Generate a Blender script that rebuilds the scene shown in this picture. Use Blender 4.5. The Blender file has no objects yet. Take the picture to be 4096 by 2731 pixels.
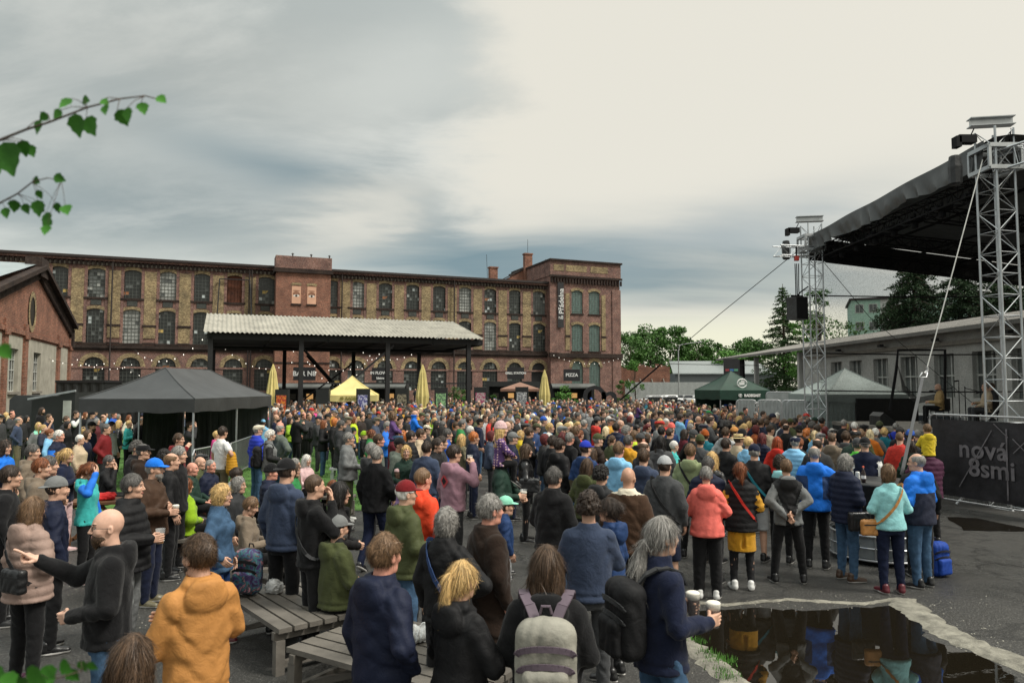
import bpy,math,random
import numpy as np
from mathutils import Vector,Matrix
random.seed(7);RNG=np.random.RandomState(7)
R=math.radians
S=bpy.context.scene
COL=S.collection
# ---------------------------------------------------------------- camera
F_PX=2900.0;HZ=1545.0;CAM_H=2.7
PITCH=math.atan((HZ-1365.5)/F_PX)
cd=bpy.data.cameras.new('camera');cam=bpy.data.objects.new('camera',cd);COL.objects.link(cam)
cd.sensor_width=36.0;cd.lens=36.0*F_PX/4096;cd.clip_start=0.05;cd.clip_end=4000
cam.location=(0,0,CAM_H);cam.rotation_euler=(R(90)+PITCH,0,0)
cd.dof.use_dof=True;cd.dof.focus_distance=14.0;cd.dof.aperture_fstop=4.2
S.camera=cam
# ---------------------------------------------------------------- exposure
S.view_settings.view_transform='Standard';S.view_settings.look='None'
S.view_settings.exposure=0.18;S.view_settings.gamma=1.0
# ---------------------------------------------------------------- world: Nishita sky veiled by procedural cloud
W=bpy.data.worlds.new('World');S.world=W;W.use_nodes=True
nt=W.node_tree;N=nt.nodes;L=nt.links;N.clear()
SUN_EL,SUN_AZ=R(38),R(48)
def wn(t,**k):
    n=N.new(t)
    for a,b in k.items():setattr(n,a,b)
    return n
def wm(op,a,b=None,c=None):
    n=N.new('ShaderNodeMath');n.operation=op
    for i,v in enumerate((a,b,c)):
        if v is None:continue
        if isinstance(v,(int,float)):n.inputs[i].default_value=v
        else:L.new(v,n.inputs[i])
    return n.outputs[0]
def wmap(v,a,b,c=0.0,d=1.0):
    n=N.new('ShaderNodeMapRange');n.interpolation_type='SMOOTHSTEP'
    L.new(v,n.inputs[0])
    for i,q in enumerate((a,b,c,d)):n.inputs[i+1].default_value=q
    return n.outputs[0]
def wmix(f,a,b):
    n=N.new('ShaderNodeMix');n.data_type='RGBA'
    if isinstance(f,float):n.inputs[0].default_value=f
    else:L.new(f,n.inputs[0])
    for i,v in((6,a),(7,b)):
        if isinstance(v,tuple):n.inputs[i].default_value=v+(1,)
        else:L.new(v,n.inputs[i])
    return n.outputs[2]
sky=wn('ShaderNodeTexSky',sky_type='NISHITA',sun_disc=False,sun_elevation=SUN_EL,sun_rotation=SUN_AZ)
tc=wn('ShaderNodeTexCoord');sp=wn('ShaderNodeSeparateXYZ');L.new(tc.outputs['Generated'],sp.inputs[0])
dx,dy,dz=sp.outputs
az=wm('ARCTAN2',dx,dy)
el=wm('ARCSINE',dz)
cz=wm('ADD',wm('MAXIMUM',dz,0.0),0.16)
px_=wm('DIVIDE',dx,cz);py_=wm('DIVIDE',dy,cz)
cb=wn('ShaderNodeCombineXYZ');L.new(px_,cb.inputs[0]);L.new(py_,cb.inputs[1])
def wnoise(scale,detail,rough,off,dist=0.0,sx=1.0,sy=1.0):
    mp=wn('ShaderNodeMapping');L.new(cb.outputs[0],mp.inputs[0]);mp.inputs[1].default_value=off;mp.inputs[3].default_value=(sx,sy,1)
    n=wn('ShaderNodeTexNoise');L.new(mp.outputs[0],n.inputs['Vector'])
    n.inputs['Scale'].default_value=scale;n.inputs['Detail'].default_value=detail
    n.inputs['Roughness'].default_value=rough;n.inputs['Distortion'].default_value=dist
    return n.outputs[0]
n1=wnoise(0.55,5,0.5,(3.1,1.2,0),0.3,0.8,1.0)
n2=wnoise(1.7,8,0.6,(8.4,5.2,0),0.4,0.55,1.0)
n3=wnoise(0.9,5,0.5,(1.7,9.1,0),0.5,0.45,1.3)
wob=wm('MULTIPLY',wm('SUBTRACT',n1,0.5),0.55)
azw=wm('ADD',az,wm('MULTIPLY',wm('SUBTRACT',n2,0.5),0.45));elw=wm('ADD',el,wm('MULTIPLY',wm('SUBTRACT',n3,0.5),0.12))
def lobe(a0,e0,wa,we,tilt=0.0):
    a=wm('SUBTRACT',azw,a0);e=wm('SUBTRACT',elw,e0)
    e=wm('SUBTRACT',e,wm('MULTIPLY',a,tilt))
    q=wm('ADD',wm('POWER',wm('ABSOLUTE',wm('DIVIDE',a,wa)),2.0),wm('POWER',wm('ABSOLUTE',wm('DIVIDE',e,we)),2.0))
    return wm('EXPONENT',wm('MULTIPLY',q,-1.0))
cream=(0.74,0.715,0.63)
grey=(0.36,0.38,0.36);slate=(0.165,0.255,0.295);pale=(0.66,0.69,0.64)
c=wmix(wmap(n2,0.40,0.60),(0.43,0.47,0.455),(0.66,0.68,0.64))
c=wmix(wm('MULTIPLY',lobe(-0.42,0.36,0.30,0.12),0.6),c,(0.37,0.39,0.37))
c=wmix(wm('MULTIPLY',lobe(-0.24,0.26,0.24,0.045,-0.25),0.9),c,(0.20,0.275,0.305))
c=wmix(wm('MULTIPLY',lobe(-0.56,0.215,0.20,0.05,0.1),0.75),c,(0.24,0.30,0.315))
c=wmix(wm('MULTIPLY',lobe(-0.20,0.40,0.2,0.07,0.2),0.7),c,(0.62,0.64,0.60))
c=wmix(wm('MULTIPLY',lobe(-0.36,0.155,0.34,0.035),0.8),c,pale)
c=wmix(wmap(wm('ADD',azw,wm('MULTIPLY',el,0.1)),-0.10,0.06),c,cream)
c=wmix(wm('MULTIPLY',lobe(-0.22,0.225,0.13,0.03,0.25),0.85),c,cream)
c=wmix(wm('MINIMUM',wm('MULTIPLY',lobe(0.06,0.165,0.28,0.040,-0.02),1.25),0.92),c,slate)
c=wmix(wm('MULTIPLY',lobe(0.30,0.205,0.18,0.035,0.12),0.8),c,(0.34,0.40,0.42))
c=wmix(wm('MULTIPLY',lobe(0.34,0.135,0.22,0.035,0.0),0.8),c,(0.30,0.35,0.35))
streak=wmap(wnoise(2.2,5,0.55,(4,2,0),0.3,0.3,1.2),0.42,0.62)
c=wmix(wm('MULTIPLY',wm('MULTIPLY',lobe(0.22,0.11,0.3,0.05),streak),0.5),c,(0.52,0.55,0.50))
c=wmix(wm('MULTIPLY',wmap(el,0.115,0.06),wmap(az,-0.15,0.1)),c,(0.80,0.79,0.62))
zen=wn('ShaderNodeMix',data_type='RGBA',blend_type='MULTIPLY');L.new(wmap(el,0.56,0.95),zen.inputs[0]);L.new(c,zen.inputs[6]);zen.inputs[7].default_value=(2.3,2.3,2.3,1);c=zen.outputs[2]  # sky overhead, out of view, brightened to add soft fill light
c=wmix(wm('MULTIPLY',wmap(el,0.0,-0.05),1.0),c,(0.10,0.10,0.09))
skyd=wn('ShaderNodeMix',data_type='RGBA',blend_type='MULTIPLY');skyd.inputs[0].default_value=1.0
L.new(sky.outputs[0],skyd.inputs[6]);skyd.inputs[7].default_value=(1,1,1,1)
bgA=wn('ShaderNodeBackground');L.new(skyd.outputs[2],bgA.inputs[0]);bgA.inputs[1].default_value=0.05
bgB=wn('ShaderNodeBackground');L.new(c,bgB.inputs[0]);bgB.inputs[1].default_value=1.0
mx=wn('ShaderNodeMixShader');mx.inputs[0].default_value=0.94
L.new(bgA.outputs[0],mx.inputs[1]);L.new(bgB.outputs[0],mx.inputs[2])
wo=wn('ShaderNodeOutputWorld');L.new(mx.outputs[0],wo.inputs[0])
# ---------------------------------------------------------------- veiled sun
sl=bpy.data.lights.new('sun','SUN');sl.energy=2.8;sl.angle=R(14);sl.color=(1,0.96,0.88)
so=bpy.data.objects.new('sun',sl);COL.objects.link(so)
sd=Vector((math.sin(R(70))*math.cos(SUN_EL),-0.25,math.sin(SUN_EL)+.35))
so.rotation_euler=sd.to_track_quat('Z','Y').to_euler();so.location=(0,0,60)
# ================================================================ helpers
def at(u,v,Y):
    """pixel of the photograph (4096 wide) + depth -> world point"""
    xc=(u-2048)/F_PX;yc=(1365.5-v)/F_PX
    d=Vector((xc,math.cos(PITCH)-yc*math.sin(PITCH),math.sin(PITCH)+yc*math.cos(PITCH)))
    k=Y/d.y
    return Vector((d.x*k,Y,CAM_H+d.z*k))
def atz(u,v,z):
    p=at(u,v,1.0);d=p-Vector((0,0,CAM_H));k=(z-CAM_H)/d.z
    return Vector((d.x*k,d.y*k,z))
# ---- materials
MATS={}
def _nm(name):
    m=bpy.data.materials.new(name);m.use_nodes=True
    return m,m.node_tree,m.node_tree.nodes['Principled BSDF']
def nd(t,kind,**k):
    n=t.nodes.new(kind)
    for a,b in k.items():setattr(n,a,b)
    return n
def noise_of(t,vec,scale,detail=4,rough=0.55,dist=0.0):
    n=nd(t,'ShaderNodeTexNoise');n.inputs['Scale'].default_value=scale;n.inputs['Detail'].default_value=detail
    n.inputs['Roughness'].default_value=rough;n.inputs['Distortion'].default_value=dist
    if vec is not None:t.links.new(vec,n.inputs['Vector'])
    return n
def ramp(t,v,stops):
    r=nd(t,'ShaderNodeValToRGB');t.links.new(v,r.inputs[0]);e=r.color_ramp.elements
    while len(e)<len(stops):e.new(0.5)
    for i,(p,c)in enumerate(stops):e[i].position=p;e[i].color=(c[0],c[1],c[2],1)
    return r.outputs[0]
def mixc(t,f,a,b,blend='MIX'):
    n=nd(t,'ShaderNodeMix',data_type='RGBA',blend_type=blend)
    if isinstance(f,(int,float)):n.inputs[0].default_value=f
    else:t.links.new(f,n.inputs[0])
    for i,v in((6,a),(7,b)):
        if isinstance(v,tuple):n.inputs[i].default_value=v[:3]+(1,)
        else:t.links.new(v,n.inputs[i])
    return n.outputs[2]
def bump(t,h,strength,dist,b):
    n=nd(t,'ShaderNodeBump');n.inputs['Strength'].default_value=strength;n.inputs['Distance'].default_value=dist
    t.links.new(h,n.inputs['Height']);t.links.new(n.outputs[0],b.inputs['Normal'])
def mat(name,col,rough=0.7,metal=0.0,var=0.18,scale=3.0,bmp=0.15,bscale=25.0,spec=0.4,emit=None,bdist=0.02):
    """plain surface with procedural mottling and relief"""
    if name in MATS:return MATS[name]
    m,t,b=_nm(name);tcn=nd(t,'ShaderNodeTexCoord')
    n=noise_of(t,tcn.outputs['Object'],scale,5,0.6)
    lo=tuple(c*(1-var)for c in col);hi=tuple(min(1,c*(1+var))for c in col)
    t.links.new(ramp(t,n.outputs[0],[(0.3,lo),(0.7,hi)]),b.inputs['Base Color'])
    b.inputs['Roughness'].default_value=rough;b.inputs['Metallic'].default_value=metal
    b.inputs['Specular IOR Level'].default_value=spec
    if bmp:bump(t,noise_of(t,tcn.outputs['Object'],bscale,4,0.6).outputs[0],bmp,bdist,b)
    if emit:
        b.inputs['Emission Color'].default_value=tuple(emit[:3])+(1,);b.inputs['Emission Strength'].default_value=emit[3]
    MATS[name]=m;return m
def objmat(name,rough,var,scale,bmp,bscale,bdist,spec=0.3,stretch=None,sheen=0.0,hi=1.5):
    """colour comes from the object's own colour, mottling and relief are procedural"""
    m,t,b=_nm(name);tcn=nd(t,'ShaderNodeTexCoord');oi=nd(t,'ShaderNodeObjectInfo')
    v=tcn.outputs['Object']
    if stretch:
        mp=nd(t,'ShaderNodeMapping');mp.inputs[3].default_value=stretch;t.links.new(v,mp.inputs[0]);v=mp.outputs[0]
    n=noise_of(t,v,scale,5,0.65)
    f=ramp(t,n.outputs[0],[(0.3,(1-var,)*3),(0.7,(1+var*(hi-1)*2,)*3)])
    oc=oi.outputs['Color']
    if name in('hair_light','hair_dark'):oc=mixc(t,1.0,oc,((1.9,)*3 if name=='hair_light' else(.5,)*3),'MULTIPLY')
    t.links.new(mixc(t,1.0,oc,f,'MULTIPLY'),b.inputs['Base Color'])
    b.inputs['Roughness'].default_value=rough;b.inputs['Specular IOR Level'].default_value=spec
    if sheen:b.inputs['Sheen Weight'].default_value=sheen
    bump(t,noise_of(t,v,bscale,4,0.6,0.6).outputs[0],bmp,bdist,b)
    MATS[name]=m;return m
objmat('skin',0.5,0.10,30,0.1,200,0.001,0.4)
objmat('fabric',0.92,0.16,9,0.55,14,0.02,0.15,sheen=0.1)
objmat('shell',0.68,0.16,8,0.5,12,0.02,0.22)
objmat('denim',0.9,0.30,14,0.5,16,0.015,0.15)
objmat('hair',0.55,0.45,26,0.8,60,0.006,0.4,stretch=(1,1,0.25),hi=1.7)
objmat('hair_light',0.45,0.25,26,0.3,60,0.004,0.5,hi=1.5);objmat('hair_dark',0.6,0.25,26,0.3,60,0.004,0.3,hi=1.3)
objmat('leather',0.35,0.12,10,0.4,30,0.006,0.5)
# ---- mesh helpers
def mesh(name,v,f,mats=(),smooth=False,fm=None):
    me=bpy.data.meshes.new(name)
    v=np.asarray(v,dtype=np.float32).reshape(-1,3)
    if isinstance(f,np.ndarray)and f.ndim==2:
        k=f.shape[1];nf=len(f)
        me.vertices.add(len(v));me.vertices.foreach_set('co',v.ravel())
        me.loops.add(nf*k);me.loops.foreach_set('vertex_index',f.astype(np.int32).ravel())
        me.polygons.add(nf);me.polygons.foreach_set('loop_start',np.arange(0,nf*k,k,dtype=np.int32))
        try:me.polygons.foreach_set('loop_total',np.full(nf,k,dtype=np.int32))
        except Exception:pass
        me.update(calc_edges=True)
    else:
        me.from_pydata([tuple(p)for p in v.tolist()],[],[tuple(q)for q in f]);me.update()
    for m in mats:me.materials.append(MATS[m]if isinstance(m,str)else m)
    if fm is not None:me.polygons.foreach_set('material_index',np.asarray(fm,dtype=np.int32))
    if smooth:me.polygons.foreach_set('use_smooth',np.ones(len(me.polygons),dtype=bool))
    return me
def link(name,data,parent=None,loc=None,rot=None,color=None):
    o=bpy.data.objects.new(name,data);COL.objects.link(o)
    if parent is not None:o.parent=parent
    if loc is not None:o.location=loc
    if rot is not None:o.rotation_euler=rot
    if color is not None:o.color=(color[0],color[1],color[2],1)
    return o
def tag(o,label=None,cat=None,group=None,kind=None):
    if label:o['label']=label
    if cat:o['category']=cat
    if group:o['group']=group
    if kind:o['kind']=kind
    return o
def thing(name,label,cat,loc=(0,0,0),rz=0.0,group=None):
    return tag(link(name,None,None,loc,(0,0,rz)),label,cat,group)
class MB:
    """collects shapes; build() links them as ONE mesh object"""
    def __init__(s):s.v=[];s.f=[];s.m=[];s.cm=0
    def add(s,v,f):
        n=len(s.v);s.v+=[tuple(p)for p in v];s.f+=[tuple(n+i for i in q)for q in f];s.m+=[s.cm]*len(f);return s
    def box(s,x0,x1,y0,y1,z0,z1):
        return s.add([(x0,y0,z0),(x1,y0,z0),(x1,y1,z0),(x0,y1,z0),(x0,y0,z1),(x1,y0,z1),(x1,y1,z1),(x0,y1,z1)],
                     [(0,3,2,1),(4,5,6,7),(0,1,5,4),(1,2,6,5),(2,3,7,6),(3,0,4,7)])
    def bar(s,a,b,w,h=None,up=(0,0,1)):
        a=Vector(a);b=Vector(b);d=(b-a);h=h or w
        if d.length<1e-6:return s
        d.normalize();u=Vector(up)
        if abs(d.dot(u))>0.98:u=Vector((1,0,0))if abs(d.x)<.9 else Vector((0,1,0))
        r=d.cross(u).normalized();u=r.cross(d)
        P=[]
        for q in(a,b):
            for sx,sy in((-1,-1),(1,-1),(1,1),(-1,1)):P.append(q+r*(sx*w/2)+u*(sy*h/2))
        return s.add(P,[(0,3,2,1),(4,5,6,7),(0,1,5,4),(1,2,6,5),(2,3,7,6),(3,0,4,7)])
    def tube(s,pts,r,n=8,cap=True):
        pts=[Vector(p)for p in pts];rs=r if isinstance(r,(list,tuple))else[r]*len(pts)
        V=[];prev=None
        for i,p in enumerate(pts):
            d=(pts[min(i+1,len(pts)-1)]-pts[max(i-1,0)]).normalized()
            u=prev if prev is not None else(Vector((0,0,1))if abs(d.z)<.9 else Vector((1,0,0)))
            x=d.cross(u)
            if x.length<1e-4:x=d.cross(Vector((0.3,1,.2)))
            x.normalize();y=x.cross(d).normalized();prev=y
            for k in range(n):
                a=2*math.pi*k/n;V.append(p+(x*math.cos(a)+y*math.sin(a))*rs[i])
        Fc=[(i*n+k,i*n+(k+1)%n,(i+1)*n+(k+1)%n,(i+1)*n+k)for i in range(len(pts)-1)for k in range(n)]
        if cap:Fc+=[tuple(range(n))[::-1],tuple((len(pts)-1)*n+k for k in range(n))]
        return s.add(V,Fc)
    def lathe(s,prof,c=(0,0,0),n=16):
        V=[(c[0]+r*math.cos(2*math.pi*k/n),c[1]+r*math.sin(2*math.pi*k/n),c[2]+z)for r,z in prof for k in range(n)]
        Fc=[(i*n+k,i*n+(k+1)%n,(i+1)*n+(k+1)%n,(i+1)*n+k)for i in range(len(prof)-1)for k in range(n)]
        Fc+=[tuple(range(n))[::-1],tuple((len(prof)-1)*n+k for k in range(n))]
        return s.add(V,Fc)
    def build(s,name,mats,parent=None,smooth=False,loc=None,color=None,rot=None):
        if isinstance(mats,str)or not isinstance(mats,(list,tuple)):mats=[mats]
        o=link(name,mesh(name,s.v,s.f,mats,smooth,s.m),parent,loc,rot,color);return o
def text_obj(txt,size,material,parent,M,name='lettering',bold=0.0,ext=0.004,align='CENTER',sp=1.0,shear=0.0):
    cu=bpy.data.curves.new(name,'FONT');cu.body=txt;cu.size=size;cu.align_x=align;cu.align_y='CENTER'
    cu.extrude=ext;cu.offset=bold;cu.space_character=sp;cu.shear=shear;cu.resolution_u=3
    o=bpy.data.objects.new(name+'_src',cu);COL.objects.link(o)
    bpy.context.view_layer.update()
    me=bpy.data.meshes.new_from_object(o.evaluated_get(bpy.context.evaluated_depsgraph_get()))
    me.name=name;bpy.data.objects.remove(o);bpy.data.curves.remove(cu)
    me.materials.clear();me.materials.append(MATS[material])
    q=link(name,me,parent);q.matrix_local=M;return q
def wallM(p,xdir,nrm=None):
    """matrix: text x along xdir, y up, facing z = xdir x up"""
    x=Vector(xdir).normalized();y=Vector((0,0,1));z=x.cross(y)
    return Matrix(((x.x,y.x,z.x,p[0]),(x.y,y.y,z.y,p[1]),(x.z,y.z,z.z,p[2]),(0,0,0,1)))
# ---- implicit surfaces
class SDF:
    def __init__(s,lo,hi,vx):
        s.vx=vx;s.lo=np.array(lo,dtype=np.float32);s.n=[int(math.ceil((hi[i]-lo[i])/vx))+1 for i in range(3)]
        s.ax=[s.lo[i]+vx*np.arange(s.n[i],dtype=np.float32)for i in range(3)]
        s.D=np.full(s.n,0.3,dtype=np.float32)
    def sl(s,lo,hi):
        r=[]
        for i in range(3):
            a=max(0,int((lo[i]-s.lo[i])/s.vx)-1);b=min(s.n[i],int((hi[i]-s.lo[i])/s.vx)+3)
            if b<=a:return None
            r.append(slice(a,b))
        return tuple(r)
    def g(s,q):
        x=s.ax[0][q[0]][:,None,None];y=s.ax[1][q[1]][None,:,None];z=s.ax[2][q[2]][None,None,:]
        return x,y,z
    def union(s,q,d,k):
        a=s.D[q]
        if k>0:
            h=np.clip(0.5+0.5*(a-d)/k,0,1);s.D[q]=a+(d-a)*h-k*h*(1-h)
        else:s.D[q]=np.minimum(a,d)
    def cut(s,q,d,k=0.0):
        a=s.D[q];e=-d
        if k>0:
            h=np.clip(0.5-0.5*(a-e)/k,0,1);s.D[q]=a*(1-h)+e*h+k*h*(1-h)
        else:s.D[q]=np.maximum(a,e)
    def cone(s,a,b,r1,r2,k=0.02,flat=None,cut=False):
        m=max(r1,r2)+k+s.vx*2
        q=s.sl([min(a[i],b[i])-m for i in range(3)],[max(a[i],b[i])+m for i in range(3)])
        if q is None:return s
        x,y,z=s.g(q);ba=[b[i]-a[i]for i in range(3)];bb=sum(c*c for c in ba)or 1e-9
        h=np.clip(((x-a[0])*ba[0]+(y-a[1])*ba[1]+(z-a[2])*ba[2])/bb,0,1)
        d=np.sqrt((x-a[0]-h*ba[0])**2+(y-a[1]-h*ba[1])**2+(z-a[2]-h*ba[2])**2)-(r1+(r2-r1)*h)
        (s.cut if cut else s.union)(q,d,k);return s
    def ell(s,c,r,k=0.02,cut=False,rx=0.0):
        m=k+s.vx*2;rm=max(r)
        q=s.sl([c[i]-(rm if rx else r[i])-m for i in range(3)],[c[i]+(rm if rx else r[i])+m for i in range(3)])
        if q is None:return s
        x,y,z=s.g(q);x=x-c[0];y=y-c[1];z=z-c[2]
        if rx:ca,sa=math.cos(rx),math.sin(rx);y,z=y*ca+z*sa,z*ca-y*sa
        k0=np.sqrt((x/r[0])**2+(y/r[1])**2+(z/r[2])**2);k1=np.sqrt((x/r[0]**2)**2+(y/r[1]**2)**2+(z/r[2]**2)**2)+1e-6
        (s.cut if cut else s.union)(q,k0*(k0-1)/k1,k);return s
    def rbox(s,c,h,r,k=0.01,cut=False):
        m=k+s.vx*2+r
        q=s.sl([c[i]-h[i]-m for i in range(3)],[c[i]+h[i]+m for i in range(3)])
        if q is None:return s
        x,y,z=s.g(q);qx=np.abs(x-c[0])-h[0]+r;qy=np.abs(y-c[1])-h[1]+r;qz=np.abs(z-c[2])-h[2]+r
        d=np.sqrt(np.maximum(qx,0)**2+np.maximum(qy,0)**2+np.maximum(qz,0)**2)+np.minimum(np.maximum(qx,np.maximum(qy,qz)),0)-r
        (s.cut if cut else s.union)(q,d,k);return s
    def loft(s,tab,k=0.03,fr=None):
        """elliptical column along z; tab rows: z, half width, half depth, centre y"""
        z0,z1=tab[0][0],tab[-1][0];ma=max(t[1]for t in tab)+.05;mb=max(t[2]+abs(t[3])for t in tab)+.05
        q=s.sl([-ma,-mb,z0-.04],[ma,mb,z1+.04]);x,y,z=s.g(q)
        zz=np.clip(z,z0,z1);T=np.array(tab,dtype=np.float32)
        a=np.interp(zz,T[:,0],T[:,1]);b=np.interp(zz,T[:,0],T[:,2]);cy=np.interp(zz,T[:,0],T[:,3])
        d=(np.sqrt((x/a)**2+((y-cy)/b)**2)-1)*np.minimum(a,b)
        d=np.maximum(d,np.maximum(z0-z,z-z1));s.union(q,d.astype(np.float32),k);return s
    def disp(s,fn):
        q=(slice(None),)*3;x,y,z=s.g(q);s.D+=fn(x,y,z).astype(np.float32);return s
    def zcut(s,z0=None,z1=None):
        z=s.ax[2][None,None,:]
        if z0 is not None:s.D=np.maximum(s.D,z0-z)
        if z1 is not None:s.D=np.maximum(s.D,z-z1)
        return s
    def nets(s):
        D=s.D;D[0]=D[-1]=0.3;D[:,0]=D[:,-1]=0.3;D[:,:,0]=D[:,:,-1]=0.3
        I=D<0;c=np.zeros([n-1 for n in s.n],dtype=np.int8)
        n0,n1,n2=s.n
        for a in(0,1):
            for b in(0,1):
                for e in(0,1):c+=I[a:n0-1+a,b:n1-1+b,e:n2-1+e]
        act=(c>0)&(c<8);idx=np.full(act.shape,-1,dtype=np.int32);ii,jj,kk=np.nonzero(act)
        idx[ii,jj,kk]=np.arange(len(ii));acc=np.zeros((len(ii),3),dtype=np.float32);cnt=np.zeros(len(ii),dtype=np.float32)
        for ax in range(3):
            for p in(0,1):
                for r in(0,1):
                    o=[0,0,0];o[(ax+1)%3]=p;o[(ax+2)%3]=r;o2=list(o);o2[ax]=1
                    sa=D[ii+o[0],jj+o[1],kk+o[2]];sb=D[ii+o2[0],jj+o2[1],kk+o2[2]]
                    m=(sa<0)!=(sb<0);tt=np.where(m,sa/np.where(m,sa-sb,1),0)
                    P=np.tile(np.array(o,dtype=np.float32),(len(ii),1));P[:,ax]=tt
                    acc+=P*m[:,None];cnt+=m
        v=s.lo+s.vx*(np.stack([ii,jj,kk],1)+acc/cnt[:,None]);out=[]
        for ax in range(3):
            s1=[slice(1,-1)]*3;s2=[slice(1,-1)]*3;s1[ax]=slice(0,-1);s2[ax]=slice(1,None)
            m=I[tuple(s1)]!=I[tuple(s2)];a=np.nonzero(m);base=[a[0]+1,a[1]+1,a[2]+1];base[ax]=a[ax]
            pos=I[tuple(s1)][m];u,w=(ax+1)%3,(ax+2)%3
            def cell(du,dw):
                b=[x.copy()for x in base];b[u]+=du;b[w]+=dw;return idx[b[0],b[1],b[2]]
            Q=np.stack([cell(-1,-1),cell(0,-1),cell(0,0),cell(-1,0)],1)
            Q[~pos]=Q[~pos][:,::-1];out.append(Q)
        return v.astype(np.float32),np.concatenate(out).astype(np.int32)
# ================================================================ people
def rotm(yaw=0,pitch=0,roll=0):
    return np.array((Matrix.Rotation(R(yaw),3,'Z')@Matrix.Rotation(R(pitch),3,'X')@Matrix.Rotation(R(roll),3,'Y')),dtype=np.float32)
def fold(seed,amp,f=1.0):
    a,b,c_,d_=seed*1.7%6,seed*2.9%6,seed*4.3%6,seed*5.9%6
    def fn(x,y,z):
        w=1.8*np.sin(9*x*f+6*y*f+a+4*z)+1.4*np.sin(13*y*f-8*x*f+b-5*z)
        e=.5+.5*np.sin(8*z+7*x+5*y+w+a);r1=1-np.abs(np.sin(17*z*f+13*x*f+1.4*w+c_))*2;r2=1-np.abs(np.sin(9*z*f-21*x*f+8*y+.9*w+d_))*2
        return amp*(1.0*e*r1+.9*(1-e)*r2+.35*np.sin(52*z*f-25*x+2.6*w+a))
    return fn
_T={}
def head_tpl(fem,vx):
    k=('h',fem,vx)
    if k in _T:return _T[k]
    j=0.92 if fem else 1.0
    s=SDF((-.11,-.14,-.24),(.11,.15,.16),vx)
    s.ell((0,-.012,.035),(.076,.096,.100),.0)
    s.ell((0,.03,-.045),(.056*j,.062,.066),.03)
    s.ell((0,.035,.02),(.062,.058,.075),.03)
    s.cone((0,.070,-.094),(0,.062,-.090),.022*j,.026*j,.025)
    s.cone((-.03*j,.035,-.085),(.03*j,.035,-.085),.024,.024,.03)
    if vx<.01:
        s.ell((-.030,.092,.012),(.017,.012,.011),.012,cut=True);s.ell((.030,.092,.012),(.017,.012,.011),.012,cut=True)
        s.cone((-.035,.082,.034),(.035,.082,.034),.010,.010,.012)
        s.ell((-.040,.062,-.02),(.024,.024,.022),.02);s.ell((.040,.062,-.02),(.024,.024,.022),.02)
        s.cone((0,.093,.020),(0,.113,-.020),.007,.011,.010)
        s.ell((-.011,.101,-.024),(.009,.010,.007),.006);s.ell((.011,.101,-.024),(.009,.010,.007),.006)
        s.ell((0,.092,-.050),(.022,.010,.006),.006);s.ell((0,.091,-.060),(.019,.011,.006),.005)
        s.ell((0,.104,-.0553),(.022,.010,.0018),.002,cut=True)
    else:s.cone((0,.09,.02),(0,.108,-.02),.010,.014,.01)
    for q in(-1,1):
        s.ell((q*.080,-.008,-.004),(.011,.020,.031),.006)
        if vx<.01:s.ell((q*.090,.0,-.002),(.006,.009,.017),.004,cut=True)
    s.cone((0,-.018,-.07),(0,-.04,-.20),.056*j,.063*j,.03)
    v,f=s.nets();c=v[f].mean(1);m=np.zeros(len(f),dtype=np.int32)
    lip=(np.abs(c[:,0])<.021)&(c[:,2]<-.045)&(c[:,2]>-.066)&(c[:,1]>.085)
    m[lip]=1
    if vx<.01:
        br=(np.abs(c[:,0])>.012)&(np.abs(c[:,0])<.05)&(c[:,2]>.031)&(c[:,2]<.040)&(c[:,1]>.055);m[br]=3
        ey=(np.abs(np.abs(c[:,0])-.030)<.014)&(np.abs(c[:,2]-.012)<.0055)&(c[:,1]>.06);m[ey]=2
        ir=(np.abs(np.abs(c[:,0])-.030)<.0055)&(np.abs(c[:,2]-.012)<.0055)&(c[:,1]>.06);m[ir]=3
    else:
        ey=(np.abs(np.abs(c[:,0])-.030)<.012)&(np.abs(c[:,2]-.014)<.009)&(c[:,1]>.06);m[ey]=3
    _T[k]=(v,f,m);return _T[k]
def hand_tpl(style,vx,right):
    k=('hand',style,vx,right)
    if k in _T:return _T[k]
    s=SDF((-.075,-.03,-.10),(.06,.19,.03),vx)
    s.rbox((0,.048,-.004),(.040,.042,.013),.012,.0);s.cone((0,-.02,0),(0,.02,0),.026,.028,.02)
    X=(-.031,-.0105,.0105,.031);Ls=(.92,1.0,.94,.76);fr=(.0095,.0098,.0092,.0082)
    for i,x in enumerate(X):
        l=Ls[i]
        if style=='grip':P=[(x,.085,0),(x,.085+.036*l,-.016),(x,.085+.040*l,-.048),(x,.085+.016*l,-.072)]
        elif style=='point' and i==0:P=[(x,.085,0),(x,.130,.002),(x-.003,.152,.002),(x-.005,.172,.0)]
        elif style in('point','fist'):P=[(x,.085,0),(x,.085+.030*l,-.018),(x,.085+.012*l,-.045),(x,.068,-.036)]
        else:P=[(x,.085,0),(x*1.05,.085+.040*l,-.010-.003*i),(x*1.05,.085+.062*l,-.026-.003*i),(x*1.03,.085+.076*l,-.044-.002*i)]
        for a,b in zip(P,P[1:]):s.cone(a,b,fr[i],fr[i]*.93,.003)
    th={'grip':[(-.028,.02,-.008),(-.050,.045,-.030),(-.044,.075,-.058),(-.030,.092,-.076)],
          'rel':[(-.028,.02,-.006),(-.050,.050,-.018),(-.054,.080,-.030),(-.050,.100,-.038)]}
    P=th.get(style,[(-.028,.02,-.008),(-.046,.045,-.028),(-.035,.072,-.046),(-.018,.085,-.052)])
    for a,b in zip(P,P[1:]):s.cone(a,b,.0118,.0105,.006)
    v,f=s.nets()
    if not right:v=v*np.array([-1,1,1],dtype=np.float32);f=f[:,::-1]
    _T[k]=(v,f,np.zeros(len(f),dtype=np.int32));return _T[k]
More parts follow.
